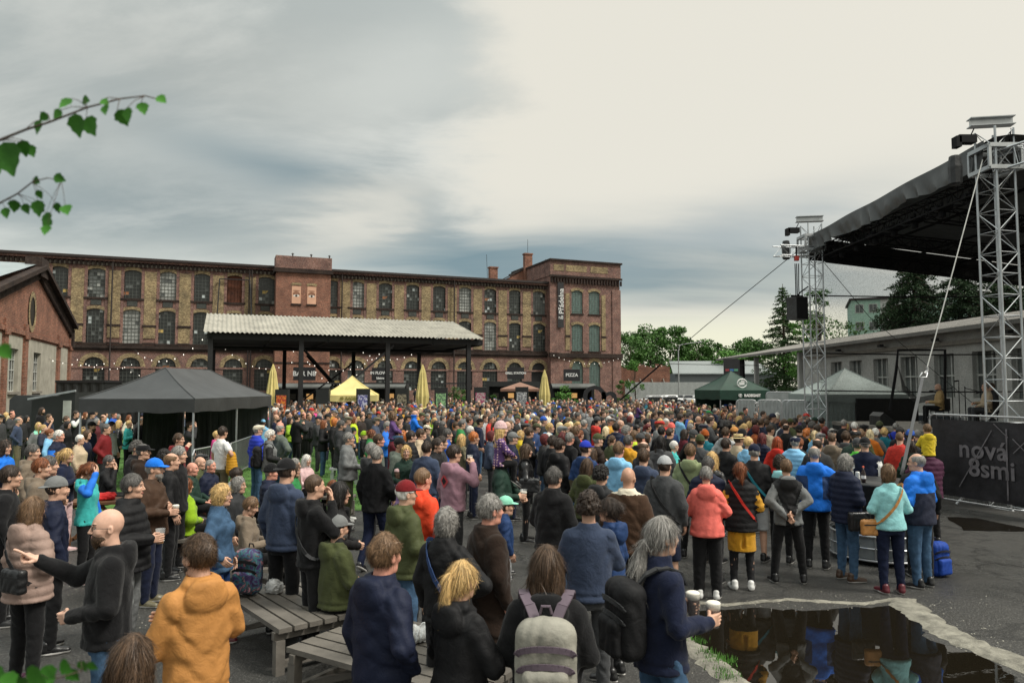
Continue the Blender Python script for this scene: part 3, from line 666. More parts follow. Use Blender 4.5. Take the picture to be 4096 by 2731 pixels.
def person(loc,h=1.75,heading=None,sex='m',hair='short',hc='brown',top='jk',tc='black',bot='tr',bc='black',armR='down',armL='down',legs='stand',g=1.0,
           yaw=0,pitch=0,hat=None,hatc='black',skin='a',label=None,group=None,two=None,hood=False,hoodup=False,beard=None,glasses=False,lod=None,shoe='black',mtl=None,child=False,jeans=False,z=0.0,strap=None):
    x,y=loc[0],loc[1];dist=math.hypot(x,y)
    if lod is None:lod=0 if dist<9.5 else(1 if dist<19 else 2)
    if heading is None:heading=math.degrees(math.atan2(STAGE[0]-x,STAGE[1]-y))+random.uniform(-14,14)
    if lod==2:yaw=(-25 if yaw<-10 else 25 if yaw>10 else 0);pitch=0;g=1.0 if g<1.12 else 1.2
    hs=1.17 if child else(.95 if sex=='m' else .92)
    spec=dict(sex=sex,legs=legs,armR=armR,armL=armL,g=g,yaw=yaw,pitch=pitch,top=top,bot=bot,hs=hs,two=two,hood=hood,hoodup=hoodup,brow=hc not in('white','pale','blonde','grey','ginger'))
    me,J,hm,hp=body_mesh(spec,lod)
    root=link('person',me,None,(x,y,z),(0,0,R(-heading)),SKIN[skin]);sc=h/1.755;root.scale=(sc,)*3
    seed=random.randint(0,3)if lod==2 else random.randint(0,40)
    if lod==2:seed=seed%2
    v,f,fm=top_mesh(spec,lod,seed)
    mt=mtl or {'ts':'fabric','sw':'fabric','hd':'fabric','jk':'shell','pf':'shell','ct':'shell','vs':'shell','pn':'fabric'}[top]
    kk=('tm',top,sex,legs,armR,armL,round(g,1),lod,seed,two,mt,hood,hoodup)
    if kk not in CACHE:
        ms=[mt]
        if two:c2=C[two[1]];ms.append(mat('cloth_'+two[1].replace(' ','_'),c2,.8,var=.15,bmp=.4,bscale=14))
        CACHE[kk]=mesh(TOPN[top].split()[-1],v,f,ms,True,fm)
    nm={'jk':'jacket','hd':'hoodie','pf':'puffer_jacket','sw':'sweater','ts':'t_shirt','ct':'coat','vs':'vest','pn':'poncho'}[top]
    link(nm,CACHE[kk],root,color=C[tc])
    bs=0 if lod==2 else seed%3
    bv,bf=bottom_mesh(spec,lod,bs);bm='denim' if jeans else 'fabric';kk=('bm',bot,sex,legs,round(g,1),lod,bs,bm)
    if kk not in CACHE:CACHE[kk]=mesh('trousers',bv,bf,[bm,'black_cloth'],True,((bv[bf].mean(1)[:,2]<.55)if bot=='sk' else np.zeros(len(bf))).astype(np.int32))
    link({'tr':'trousers','wd':'trousers','lg':'leggings','sh':'shorts','sk':'skirt'}[bot],CACHE[kk],root,color=C[bc])
    HM=Matrix.Translation(Vector([q*1.0 for q in hp]))@Matrix([list(map(float,r))for r in hm]).to_4x4()@Matrix.Scale(hs,4)
    if hair and not(hoodup):
        o=link('hair',hair_mesh(hair,lod,bool(hat)),root,color=H[hc]);o.matrix_local=HM@Matrix.Scale(.965 if hat else 1,4)
    if beard:o=link('beard',hair_mesh('beard',min(lod,1)),root,color=H[beard]);o.matrix_local=HM
    if hat:o=link({'capback':'cap','flatcap':'flat_cap','army':'cap','straw':'straw_hat'}.get(hat,hat),hat_mesh(hat,lod),root,color=C[hatc]);o.matrix_local=HM
    if glasses and lod<2:
        if 'gl' not in CACHE:
            m=MB()
            for q in(-1,1):
                ring=[(q*.031+.020*math.cos(a),.100,.010+.015*math.sin(a))for a in[i*math.pi/6 for i in range(13)]]
                m.tube(ring,.0016,4,False);m.tube([(q*.050,.099,.014),(q*.078,.06,.014),(q*.086,-.01,.006)],.0016,4)
            m.tube([(-.011,.101,.012),(.011,.101,.012)],.0016,4);CACHE['gl']=mesh('glasses',m.v,m.f,['black_metal'])
            m.cm=1
            for q in(-1,1):m.lathe([(.001,0),(.019,0),(.019,.001),(.001,.001)],(0,0,0),10);
            MB_=MB()
        o=link('glasses',CACHE['gl'],root);o.matrix_local=HM
    if legs!='none' and(lod<2):
        for q,s_ in((1,'R'),(-1,'L')):
            a=J['a'+s_];o=link('shoe',shoe_mesh(q>0,lod),root,(a[0],a[1],a[2]-.09),(0,0,R(-12*q)),C[shoe])
            if legs=='ride':o.rotation_euler=(R(-35),0,0)
            if legs=='walk' and q<0:o.rotation_euler=(R(-30),0,0)
    if strap is not None:
        q,cc=strap;d=J['dz'];m=MB();gx=1+(g-1)*.8;e_=.022 if top!='pf' else .045;P=[]
        for i in range(21):
            a=2*math.pi*i/20;u=math.cos(a)
            z_=1.20+u*.26+d;xx=q*(u*.15);yy=math.sin(a)*(.128+e_)*gx;
            if u>.9:z_+=.0
            P.append((xx*gx*(1 if u>0 else 1.25),yy-.012,z_+(.02 if u>.9 else 0)))
        for a,b in zip(P,P[1:]):m.bar(a,b,.008,.035,up=(0,1,0)if abs(a[1])<.07 else(0,0,1))
        link('bag_strap',mesh('bag_strap',m.v,m.f,[mat('cloth_'+cc.replace(' ','_'),C[cc],.8,var=.15,bmp=.4,bscale=14)]),root)
    noun='child' if child else('man' if sex=='m' else 'woman')
    desc=None
    if label is None:
        hd=f"{hatc} {'beanie' if hat == 'beanie' else 'straw hat' if hat == 'straw' else 'cap'}" if hat else(f"{HAIRN[hair]} {HCN.get(hc, hc)} hair" if hair and hair!='bald' else 'bald head' if not hair else f"thinning {HCN.get(hc, hc)} hair")
        desc=f"{'person' if not child else 'child'}, {hd}, {tc} {TOPN[top]}"+(', glasses' if glasses else '')
    PEOPLE.append(dict(o=root,desc=desc,label=label,x=x,y=y,h=h,lod=lod));tag(root,label or desc,'person',group or 'people in the concert crowd')
    bpyM=Matrix.Translation((x,y,z))@Matrix.Rotation(R(-heading),4,'Z')@Matrix.Scale(sc,4)
    def grip(nm):
        mm=Matrix([list(map(float,r))for r in J['hm'+nm]]);w=Vector(J['w'+nm]);return bpyM@(w+mm@Vector((0,.092,-.043)))
    return dict(root=root,grip=grip,M=bpyM,J=J,sc=sc)
# ================================================================ ground
def asphalt():
    m,t,b=_nm('asphalt');tcn=nd(t,'ShaderNodeTexCoord');O=tcn.outputs['Object']
    big=noise_of(t,O,.35,6,.6,.5);mid=noise_of(t,O,2.2,6,.65);fine=noise_of(t,O,42,4,.75)
    vor=nd(t,'ShaderNodeTexVoronoi',feature='DISTANCE_TO_EDGE');vor.inputs['Scale'].default_value=.45
    wv=nd(t,'ShaderNodeVectorMath',operation='ADD');t.links.new(O,wv.inputs[0]);t.links.new(noise_of(t,O,1.5,4,.6).outputs['Color'],wv.inputs[1]);t.links.new(wv.outputs[0],vor.inputs['Vector'])
    c=ramp(t,mid.outputs[0],[(.3,(.024,.024,.023)),(.7,(.062,.061,.057))])
    c=mixc(t,ramp(t,big.outputs[0],[(.45,(0,0,0)),(.6,(1,1,1))]),c,(.027,.026,.023))
    c=mixc(t,ramp(t,fine.outputs[0],[(.52,(0,0,0)),(.68,(.8,.8,.8))]),c,(.20,.195,.18))
    c=mixc(t,ramp(t,vor.outputs[0],[(.0,(.8,.8,.8)),(.022,(0,0,0))]),c,(.012,.012,.011))
    t.links.new(c,b.inputs['Base Color'])
    t.links.new(ramp(t,big.outputs[0],[(.36,(.16,)*3),(.5,(.42,)*3),(.62,(.62,)*3)]),b.inputs['Roughness'])
    b.inputs['Specular IOR Level'].default_value=.45
    h=nd(t,'ShaderNodeMath',operation='ADD');t.links.new(fine.outputs[0],h.inputs[0]);t.links.new(mid.outputs[0],h.inputs[1])
    bump(t,h.outputs[0],.8,.02,b);MATS['asphalt']=m
asphalt()
mat('grass',(.06,.14,.025),.9,var=.45,scale=2.5,bmp=.8,bscale=60);mat('blade',(.075,.20,.03),.7,var=.5,scale=1.5,bmp=0)
mat('concrete',(.26,.25,.215),.85,var=.35,scale=3.5,bmp=.6,bscale=18);mat('curb_concrete',(.21,.20,.165),.9,var=.5,scale=6,bmp=.9,bscale=30)
m,t,b=_nm('puddle');b.inputs['Base Color'].default_value=(.010,.008,.005,1);b.inputs['Roughness'].default_value=.015;b.inputs['Specular IOR Level'].default_value=.9;b.inputs['IOR'].default_value=1.38
tcn=nd(t,'ShaderNodeTexCoord');bump(t,noise_of(t,tcn.outputs['Object'],3,3,.5).outputs[0],.012,.05,b);MATS['puddle']=m
g=MB()
XS=[-1500,-300,-120,-60,-30,-15,0,15,30,60,120,300,1500];YS=[-300,-60,-15,0,15,30,60,120,300,900,2600]
for i in range(len(XS)-1):
    for j in range(len(YS)-1):
        g.add([(XS[i],YS[j],0),(XS[i+1],YS[j],0),(XS[i+1],YS[j+1],0),(XS[i],YS[j+1],0)],[(0,1,2,3)])
tag(g.build('ground','asphalt'),kind='structure')
def sheet(name,pts,z,material,kind='structure',rough=0.0,n=6,seed=1):
    rr=random.Random(seed);out=[]
    for i in range(len(pts)):
        a=Vector(pts[i]);b_=Vector(pts[(i+1)%len(pts)])
        for k in range(n):
            p=a.lerp(b_,k/n);w=rough if k else rough*.4;out.append((p.x+rr.uniform(-w,w),p.y+rr.uniform(-w,w),z))
    o=link(name,mesh(name,out,[tuple(range(len(out)))],[material]));tag(o,kind=kind);return o
def GP(*uv):return[tuple(atz(u,v,0)[:2])for u,v in uv]
lawn=[(-14,17.5),(-7.5,15.6),(-3.2,16.0),(-1.6,18.5),(-3.4,30),(-6,40),(-22,44),(-24,24)]
sheet('lawn',lawn,.012,'grass',rough=.25,n=8)
gb=[];gf=[]
def inpoly(x,y,P):
    c=False;j=len(P)-1
    for i in range(len(P)):
        if(P[i][1]>y)!=(P[j][1]>y)and x<(P[j][0]-P[i][0])*(y-P[i][1])/(P[j][1]-P[i][1])+P[i][0]:c=not c
        j=i
    return c
while len(gf)<16000:
    x,y=RNG.uniform(-24,-1.6),RNG.uniform(15.6,34)
    if not inpoly(x,y,lawn):continue
    a=RNG.uniform(0,6.28);w=.012;hh=RNG.uniform(.03,.08);n=len(gb);lx,ly=RNG.uniform(-.03,.03,2)
    gb+=[(x-w*math.cos(a),y-w*math.sin(a),.01),(x+w*math.cos(a),y+w*math.sin(a),.01),(x+lx,y+ly,hh)];gf.append((n,n+1,n+2))
tag(link('grass',mesh('grass',gb,np.array(gf),['blade'])),'short green lawn grass under the seated part of the crowd','grass',kind='stuff')
# puddles and their broken concrete kerb
sheet('puddle',GP((2800,2445),(2980,2432),(3300,2442),(3590,2418),(3650,2470),(3720,2560),(3960,2640),(4200,2800),(4300,3200),(3300,3200),(2990,2731),(2880,2660),(2760,2560),(2770,2490)),.006,'puddle',rough=.05,n=7,seed=3)
sheet('puddle',GP((3790,2068),(3900,2072),(4096,2110),(4400,2180),(4400,2150),(4096,2124),(3980,2124),(3850,2120)),.006,'puddle',rough=.04,n=4,seed=5)
def kerb(name,pts,w,h,seed):
    rr=random.Random(seed);V=[];Fq=[];n=0;P=[]
    for a,b_ in zip(pts,pts[1:]):
        a=Vector(a);b_=Vector(b_)
        for k in range(10):P.append(a.lerp(b_,k/10))
    P.append(Vector(pts[-1]));prof=[(-.5,0),(-.42,.8),(-.1,1.0),(.3,.85),(.5,0)]
    for i,p in enumerate(P):
        d=(P[min(i+1,len(P)-1)]-P[max(i-1,0)]).normalized();nn=Vector((d.y,-d.x));ww=w*rr.uniform(.8,1.2)
        for s_,z_ in prof:q=p+nn*s_*ww+nn*rr.uniform(-.02,.02);V.append((q.x,q.y,z_*h*rr.uniform(.6,1.2)+.002))
    for i in range(len(P)-1):
        for k in range(4):Fq.append((i*5+k,i*5+k+1,(i+1)*5+k+1,(i+1)*5+k))
    return tag(link(name,mesh(name,V,Fq,['curb_concrete'],True)),kind='structure')
kerb('kerb',GP((2740,2405),(2900,2420),(3150,2398),(3450,2415),(3610,2395)),.09,.015,1)
kerb('kerb',GP((3600,2400),(3690,2470),(3840,2560),(4096,2660),(4500,2860)),.36,.03,2)
kerb('kerb',GP((2690,2540),(2780,2600),(2880,2680),(2990,2780),(3100,3000)),.26,.035,3)
tb=[];tf=[]
for(u,v)in[(2790,2570),(2830,2620),(2860,2660),(2895,2695),(2920,2720),(2850,2640),(2905,2650)]:
    c0=atz(u,v,0)
    for k in range(70):
        x=c0.x+RNG.normal(0,.05);y=c0.y+RNG.normal(0,.04);a=RNG.uniform(0,6.28);n=len(tb)
        tb+=[(x-.006*math.cos(a),y-.006*math.sin(a),.01),(x+.006*math.cos(a),y+.006*math.sin(a),.01),(x+RNG.uniform(-.03,.03),y+RNG.uniform(-.03,.03),RNG.uniform(.04,.09))];tf.append((n,n+1,n+2))
tag(link('weeds',mesh('weeds',tb,np.array(tf),['blade'])),'tufts of green weeds growing along the broken kerb by the puddle','weeds',kind='stuff')
PUD=GP((2800,2445),(2980,2432),(3300,2442),(3590,2418),(3650,2470),(3720,2560),(3960,2640),(4200,2800),(4300,3200),(3300,3200),(2990,2731),(2880,2660),(2760,2560),(2770,2490));gb=[];gf=[];cx0=[atz(u,v,0)for u,v in((2760,2420),(3000,2420),(3400,2415),(3620,2400),(3760,2510),(3950,2600),(2740,2580),(2850,2660),(2300,2350),(600,2500),(420,2350))]
for c0 in cx0:
    for k in range(45):
        x=c0.x+RNG.normal(0,.45);y=c0.y+RNG.normal(0,.22)
        if inpoly(x,y,PUD):continue
        q=RNG.uniform(.004,.014);n=len(gb);a=RNG.uniform(0,3)
        gb+=[(x+q*math.cos(a),y+q*math.sin(a),.004),(x+q*math.cos(a+2.1),y+q*math.sin(a+2.1),.004),(x+q*math.cos(a+4.2),y+q*math.sin(a+4.2),.004),(x,y,.004+q*.8)];gf+=[(n,n+1,n+3),(n+1,n+2,n+3),(n+2,n,n+3)]
tag(link('gravel',mesh('gravel',gb,np.array(gf),['concrete'])),'loose gravel scattered on the wet asphalt around the puddle','gravel',kind='stuff')
# ================================================================ brick buildings
UD=Vector((.9297,.3684,0));VD=Vector((-.3684,.9297,0))
P0=Vector((-12.5,95,0))
def brickmat(name,c1,c2,mortar,sc=1.0,rotx=True):
    m,t,b=_nm(name);tcn=nd(t,'ShaderNodeTexCoord');sp_=nd(t,'ShaderNodeSeparateXYZ');t.links.new(tcn.outputs['Object'],sp_.inputs[0])
    ad=nd(t,'ShaderNodeMath',operation='ADD');t.links.new(sp_.outputs[0],ad.inputs[0]);t.links.new(sp_.outputs[1],ad.inputs[1])
    cb_=nd(t,'ShaderNodeCombineXYZ');t.links.new(ad.outputs[0],cb_.inputs[0]);t.links.new(sp_.outputs[2],cb_.inputs[1])
    br=nd(t,'ShaderNodeTexBrick');t.links.new(cb_.outputs[0],br.inputs[0]);br.inputs['Scale'].default_value=sc
    br.inputs['Brick Width'].default_value=.27;br.inputs['Row Height'].default_value=.09;br.inputs['Mortar Size'].default_value=.011;br.inputs['Bias'].default_value=-.1
    br.inputs['Color1'].default_value=c1+(1,);br.inputs['Color2'].default_value=c2+(1,);br.inputs['Mortar'].default_value=mortar+(1,)
    n=noise_of(t,tcn.outputs['Object'],.8,6,.65);n2_=noise_of(t,tcn.outputs['Object'],7,3,.7)
    c=mixc(t,1.0,br.outputs[0],ramp(t,n.outputs[0],[(.3,(.55,.55,.58)),(.7,(1.25,1.2,1.15))]),'MULTIPLY')
    c=mixc(t,1.0,c,ramp(t,n2_.outputs[0],[(.35,(.6,.6,.6)),(.65,(1.25,1.25,1.25))]),'MULTIPLY')
    t.links.new(c,b.inputs['Base Color']);b.inputs['Roughness'].default_value=.9;b.inputs['Specular IOR Level'].default_value=.2
    bump(t,br.outputs['Fac'],-.4,.01,b);MATS[name]=m
brickmat('red_brick',(.235,.108,.086),(.135,.068,.060),(.34,.28,.24))
brickmat('bright_brick',(.30,.120,.076),(.19,.08,.056),(.30,.23,.18))
brickmat('yellow_brick',(.46,.365,.205),(.25,.185,.11),(.14,.12,.08))
brickmat('dark_brick',(.045,.030,.024),(.030,.022,.020),(.06,.05,.045))
mat('arch_yellow',(.34,.26,.11),.9,var=.3,scale=4);mat('glass_dark',(.020,.024,.023),.3,var=.4,scale=.9,bmp=0,spec=.5)
mat('glass_grey',(.115,.125,.12),.35,var=.5,scale=.8,bmp=0);mat('glass_pale',(.30,.31,.29),.5,var=.5,scale=.9,bmp=0,bscale=3)
mat('pane_board',(.50,.36,.12),.8);mat('pane_wood',(.30,.13,.06),.8);mat('pane_clear',(.45,.50,.50),.3,bmp=0);mat('glazing_bar',(.10,.11,.10),.6,bmp=0)
mat('rust_door',(.085,.028,.014),.85,var=.6,scale=1.4);mat('glass_block',(.16,.26,.235),.25,var=.35,scale=3,bmp=.3,bscale=6)
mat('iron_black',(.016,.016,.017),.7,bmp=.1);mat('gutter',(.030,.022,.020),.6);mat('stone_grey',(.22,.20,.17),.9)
def UP(t_,v_=0.0,z=0.0):return P0+UD*t_+VD*v_+Vector((0,0,z))
def tpx(u,v_off=0.0):
    """distance along the mill front where the photo column u meets it"""
    X0=P0+VD*v_off;k=(u-2048)/F_PX
    return(k*X0.y-X0.x)/(UD.x-k*UD.y)
class Front:
    """wall plane in its own frame: x along the front, z up, y into the building"""
    def __init__(s):s.mb={}
    def g(s,m):return s.mb.setdefault(m,MB())
def arcpts(x0,x1,zs,rise,n=8):
    out=[]
    for i in range(n+1):
        a=i/n;x=x0+(x1-x0)*a;q=2*a-1
        out.append((x,zs+rise*(math.sqrt(max(0,1-q*q))if rise>(x1-x0)*.4 else 1-q*q)))
    return out
def opening_wall(mb,x0,x1,z0,z1,ops,y=0.0,rev=.28):
    """wall strip x0..x1 with arched openings (ox0, ox1, zb, zs, rise) stacked upward"""
    zc=z0
    for(a,b_,zb,zs,rise)in ops:
        if zb>zc+.01:mb.add([(x0,y,zc),(x1,y,zc),(x1,y,zb),(x0,y,zb)],[(0,1,2,3)])
        if a>x0+.01:mb.add([(x0,y,zb),(a,y,zb),(a,y,zs),(x0,y,zs)],[(0,1,2,3)])
        if b_<x1-.01:mb.add([(b_,y,zb),(x1,y,zb),(x1,y,zs),(b_,y,zs)],[(0,1,2,3)])
        A=arcpts(a,b_,zs,rise);zt=zs+rise+.02
        if a>x0+.01:mb.add([(x0,y,zs),(a,y,zs),(a,y,zt),(x0,y,zt)],[(0,1,2,3)])
        if b_<x1-.01:mb.add([(b_,y,zs),(x1,y,zs),(x1,y,zt),(b_,y,zt)],[(0,1,2,3)])
        for p,q in zip(A,A[1:]):
            mb.add([(p[0],y,p[1]),(q[0],y,q[1]),(q[0],y,zt),(p[0],y,zt)],[(0,1,2,3)])
            mb.add([(p[0],y,p[1]),(p[0],y+rev,p[1]),(q[0],y+rev,q[1]),(q[0],y,q[1])],[(0,1,2,3)])
        mb.add([(a,y,zb),(a,y+rev,zb),(a,y+rev,zs),(a,y,zs)],[(0,1,2,3)]);mb.add([(b_,y,zb),(b_,y,zs),(b_,y+rev,zs),(b_,y+rev,zb)],[(0,1,2,3)])
        mb.add([(a,y,zb),(b_,y,zb),(b_,y+rev,zb),(a,y+rev,zb)],[(0,1,2,3)]);zc=zt
    mb.add([(x0,y,zc),(x1,y,zc),(x1,y,z1),(x0,y,z1)],[(0,1,2,3)])
def arch_ring(mb,x0,x1,zs,rise,th,y,proud=.06,ext=.18):
    A=arcpts(x0,x1,zs,rise,10);cx=(x0+x1)/2;B=[]
    round_=rise>(x1-x0)*.4
    for(x,z)in A:
        if round_:d=Vector((x-cx,z-zs));d=d.normalized()if d.length>1e-4 else Vector((1,0));B.append((x+d.x*th,z+d.y*th))
        else:B.append((cx+(x-cx)*(1+ext/(x1-x0)*2),z+th))
    for i in range(len(A)-1):
        p,q,r_,s_=A[i],A[i+1],B[i+1],B[i]
        mb.add([(p[0],y-proud,p[1]),(q[0],y-proud,q[1]),(r_[0],y-proud,r_[1]),(s_[0],y-proud,s_[1])],[(0,1,2,3)])
        mb.add([(s_[0],y-proud,s_[1]),(r_[0],y-proud,r_[1]),(r_[0],y,r_[1]),(s_[0],y,s_[1])],[(0,1,2,3)])
WM=['glass_dark','glass_grey','glass_pale','pane_board','pane_wood','pane_clear','glazing_bar','rust_door','glass_block','iron_black']
def window(parent,cx,w,zb,zs,rise,kind,seed,y=.2,cols=6,name='window'):
    """panes and glazing bars of one window, some panes broken or boarded"""
    rr=random.Random(seed);m=MB();A=lambda x:zs+rise*(math.sqrt(max(0,1-(2*(x-cx)/w)**2))if rise>w*.4 else 1-(2*(x-cx)/w)**2)
    rows=max(4,int(round((zs+rise-zb)/(w/cols)/1.15)));dzr=(zs+rise-zb)/rows;dxr=w/cols
    base={'dark':0,'grey':1,'pale':2,'rust':7,'block':8,'shut':9}[kind]
    for i in range(cols):
        for j in range(rows):
            x0,x1=cx-w/2+i*dxr,cx-w/2+(i+1)*dxr;z0_,z1_=zb+j*dzr,zb+(j+1)*dzr
            ta,tb_=min(z1_,A(x0+1e-4)),min(z1_,A(x1-1e-4));
            if min(ta,tb_)<=z0_ and max(ta,tb_)<=z0_+.03:continue
            ta=max(ta,z0_);tb_=max(tb_,z0_);q=rr.random();m.cm=base
            if kind=='dark':m.cm=0 if q<.86 else 1 if q<.95 else 2 if q<.97 else 5
            elif kind=='grey':m.cm=1 if q<.7 else 0 if q<.9 else 2
            elif kind=='pale':m.cm=2 if q<.93 else 1
            yy=y+(rr.uniform(-.008,.008))
            m.add([(x0,yy,z0_),(x1,yy,z0_),(x1,yy,tb_),(x0,yy,ta)],[(0,1,2,3)])
    if kind=='dark' and rr.random()<.5:
        i=rr.randrange(cols-1);j=rr.randrange(1,rows-2);m.cm=rr.choice([3,3,4]);x0=cx-w/2+i*dxr;z0_=zb+j*dzr
        m.add([(x0,y-.015,z0_),(x0+dxr*rr.choice([1,2]),y-.015,z0_),(x0+dxr*2,y-.015,z0_+dzr),(x0,y-.015,z0_+dzr)],[(0,1,2,3)])
    m.cm=6 if kind!='rust' else 7;bw=.035 if kind!='block' else .05
    if kind not in('shut',):
        for i in range(1,cols):x=cx-w/2+i*dxr;m.box(x-bw/2,x+bw/2,y-.05,y-.02,zb,A(x))
        if kind!='rust':
            for j in range(1,rows):
                z=zb+j*dzr;hw=w/2 if z<zs else(w/2)*(math.sqrt(max(0,1-((z-zs)/rise)**2))if rise>w*.4 else math.sqrt(max(0,1-(z-zs)/rise)))
                m.box(cx-hw,cx+hw,y-.055,y-.022,z-bw/2,z+bw/2)
    return m.build(name,WM,parent)
mill=thing('mill_building','long three storey red brick spinning mill with yellow brick piers and arched windows','building',P0,math.atan2(UD.y,UD.x))
Fr=Front();RB,YB,DB=Fr.g('red_brick'),Fr.g('yellow_brick'),Fr.g('dark_brick')
Z_ST0,Z_ST1,Z_TOP=6.75,7.35,17.1
UW=[(88,'dark'),(223,'dark'),(375,'grey'),(521,'dark'),(664,'pale'),(800,'dark'),(932,'rust'),(1056,'dark'),(1328,'dark'),(1425,'pale'),(1539,'dark'),(1648,'dark'),(1755,'dark'),(1859,'pale'),(1960,'dark'),(2059,'dark'),(2154,'grey')]
LW=['dark','dark','dark','pale','dark','dark','dark','dark','dark','dark','dark','dark','pale','dark','pale','dark','dark']
GW=['dark']*9+['grey','grey','dark','dark','dark','dark','dark','shut']
ts=[tpx(u)for u,_ in UW];tL=tpx(-260);tR=tpx(2212);tower0,tower1=tpx(1098,-3),tpx(1318,-3)
ts=[ts[0]-9.1,ts[0]-4.5]+ts;UWk=['dark','grey']+[k for _,k in UW];LW=['dark','dark']+LW;GW=['dark','dark']+GW
mids=[(a+b_)/2 for a,b_ in zip(ts,ts[1:])];tL=ts[0]-2.3
edges=[tL]+mids+[tR]
for i,tc_ in enumerate(ts):
    x0,x1=edges[i],edges[i+1];w=2.2 if i<10 else 2.15
    ops=[(tc_-w/2,tc_+w/2,2.2,4.9,1.1),(tc_-w/2,tc_+w/2,7.62,11.1,.38),(tc_-w/2,tc_+w/2,12.75,15.65,.38)]
    opening_wall(RB,x0,x1,0,Z_TOP-.7,ops)
    for(zs,r_,th)in((4.9,1.1,.5),(11.1,.38,.34),(15.65,.38,.34)):arch_ring(YB,tc_-w/2,tc_+w/2,zs,r_,th,0)
    for zb in(7.62,12.75):DB.box(tc_-w/2-.12,tc_+w/2+.12,-.14,.02,zb-.22,zb)
    window(mill,tc_,w,2.2,4.9,1.1,GW[i],i*3+1);window(mill,tc_,w,7.62,11.1,.38,LW[i],i*3+2);window(mill,tc_,w,12.75,15.65,.38,UWk[i],i*3+3)
    if UWk[i]!='rust':
        v_=MB();v_.box(tc_-.55,tc_+.55,-.03,.02,11.86,12.5);v_.cm=1
        for k in range(6):v_.box(tc_-.5,tc_+.5,-.07,-.032,11.9+k*.1,11.95+k*.1)
        v_.build('vent',['gutter','glazing_bar'],mill)
for i,tm in enumerate(mids):
    if tower0-1<tm<tower1+.3:continue
    YB.box(tm-.62,tm+.62,-.10,0,8.2 if i%3 else 7.5,15.9);DB.box(tm-.72,tm+.72,-.16,-.102,9.5,9.75);DB.box(tm-.68,tm+.68,-.15,-.102,7.5,7.7)
    RB.box(tm-.95,tm-.63,-.07,0,7.4,16.2);RB.box(tm+.63,tm+.95,-.07,0,7.4,16.2)
DB.box(tL,tR,-.30,0,Z_ST0+.25,Z_ST1);DB.box(tL,tR,-.16,0,Z_ST0,Z_ST0+.248)
ST=MB();ST.box(tL,tR,-.08,0,4.75,4.95)
x=tL
YB2=MB()
while x<tR:
    DB.box(x,x+.22,-.34,-.12,16.35,16.85);YB2.box(x+.24,x+.42,-.13,-.01,16.38,16.7);x+=.46
RB.box(tL,tR,-.40,0,16.852,Z_TOP)
for mname,mb_ in(('red_brick',RB),('yellow_brick',YB),('dark_brick',DB)):mb_.build({'red_brick':'wall','yellow_brick':'pier_brickwork','dark_brick':'cornice'}[mname],mname,mill)
ST.build('string_course','red_brick',mill);YB2.build('cornice_inlay','stone_grey',mill)['kind']='stuff'
r_=MB();r_.box(tL,tR,-.75,15,Z_TOP+.002,Z_TOP+.28);r_.build('roof','gutter',mill)
bk=MB();bk.box(tL,tR,.4,14.5,0,Z_TOP-.01);bk.build('rear_wall','red_brick',mill)
for u in(440,990,1362,1812,1000):
    q=tpx(u);p_=MB();p_.tube([(q,-.45,0),(q,-.45,Z_TOP-.3)],.09,6);p_.build('drainpipe','gutter',mill)
# projecting tower bay with the two painted windows
tw=MB();tw.box(tower0,tower1,-3,-.5,0,16.3)
tw.build('tower','bright_brick',mill)
tc2=MB();tc2.box(tower0-.25,tower1+.25,-3.3,-.4,16.302,16.8);tc2.build('tower_cornice','dark_brick',mill)
tc2=MB();tc2.box(tower0-.1,tower1+.1,-3.1,-.4,16.802,18.3);tc2.build('tower_parapet','red_brick',mill)
for k in range(3):
    q=tower0+2+k*2.2;p_=MB();p_.tube([(q,-1,18.3),(q,-1,18.9)],.08,6);p_.lathe([(.2,0),(.02,.15)],(q,-1,18.9),8);p_.build('roof_vent','gutter',mill)
mat('painted_skin',(.62,.36,.24),.8,var=.12,scale=1.2,bmp=0);mat('painted_white',(.66,.62,.56),.7,bmp=0);mat('painted_iris',(.05,.04,.035),.7,bmp=0);mat('painted_brow',(.25,.12,.07),.8,bmp=0)
for u in(1180,1242):
    q=tpx(u,-3);p_=MB();p_.box(q-.52,q+.52,-3.03,-3.0,12.6,14.7)
    def blob(cx_,cz_,rx_,rz_,yy,cm):
        p_.cm=cm;V=[(cx_+rx_*math.cos(a*math.pi/8),yy,cz_+rz_*math.sin(a*math.pi/8))for a in range(16)];p_.add(V,[tuple(range(16))])
    blob(q,13.75,.42,.30,-3.034,3);blob(q,13.55,.36,.15,-3.038,1);blob(q,13.55,.13,.14,-3.042,2);blob(q,14.15,.42,.07,-3.036,3)
    p_.build('painted_panel',['painted_skin','painted_white','painted_iris','painted_brow'],mill)
    p_=MB();arch_ring(p_,q-.52,q+.52,14.72,.12,.3,-3.0,.05,.1);p_.build('lintel','yellow_brick',mill)
    p_=MB();p_.box(q-.6,q+.6,-3.12,-3.0,12.4,12.58);p_.build('sill','dark_brick',mill)
p_=MB();p_.box(tower0-.05,tower1+.05,-3.1,-3.0,10.9,11.05);p_.build('tower_band','dark_brick',mill);p_=MB();p_.box(tower0-.05,tower1+.05,-3.08,-3.0,5.4,5.6);p_.build('tower_band','dark_brick',mill)
for u in(985,):
    p_=MB();q=tpx(u)
    for k in(-1,1):p_.bar((tpx(932)+k*1.7,-.4,15.5),(tpx(932)+k*1.9,-1.6,10.8),.12)
    p_.bar((tpx(932)-1.7,-.4,15.5),(tpx(932)+1.7,-.4,15.5),.12);p_.build('hoist_frame','iron_black',mill)
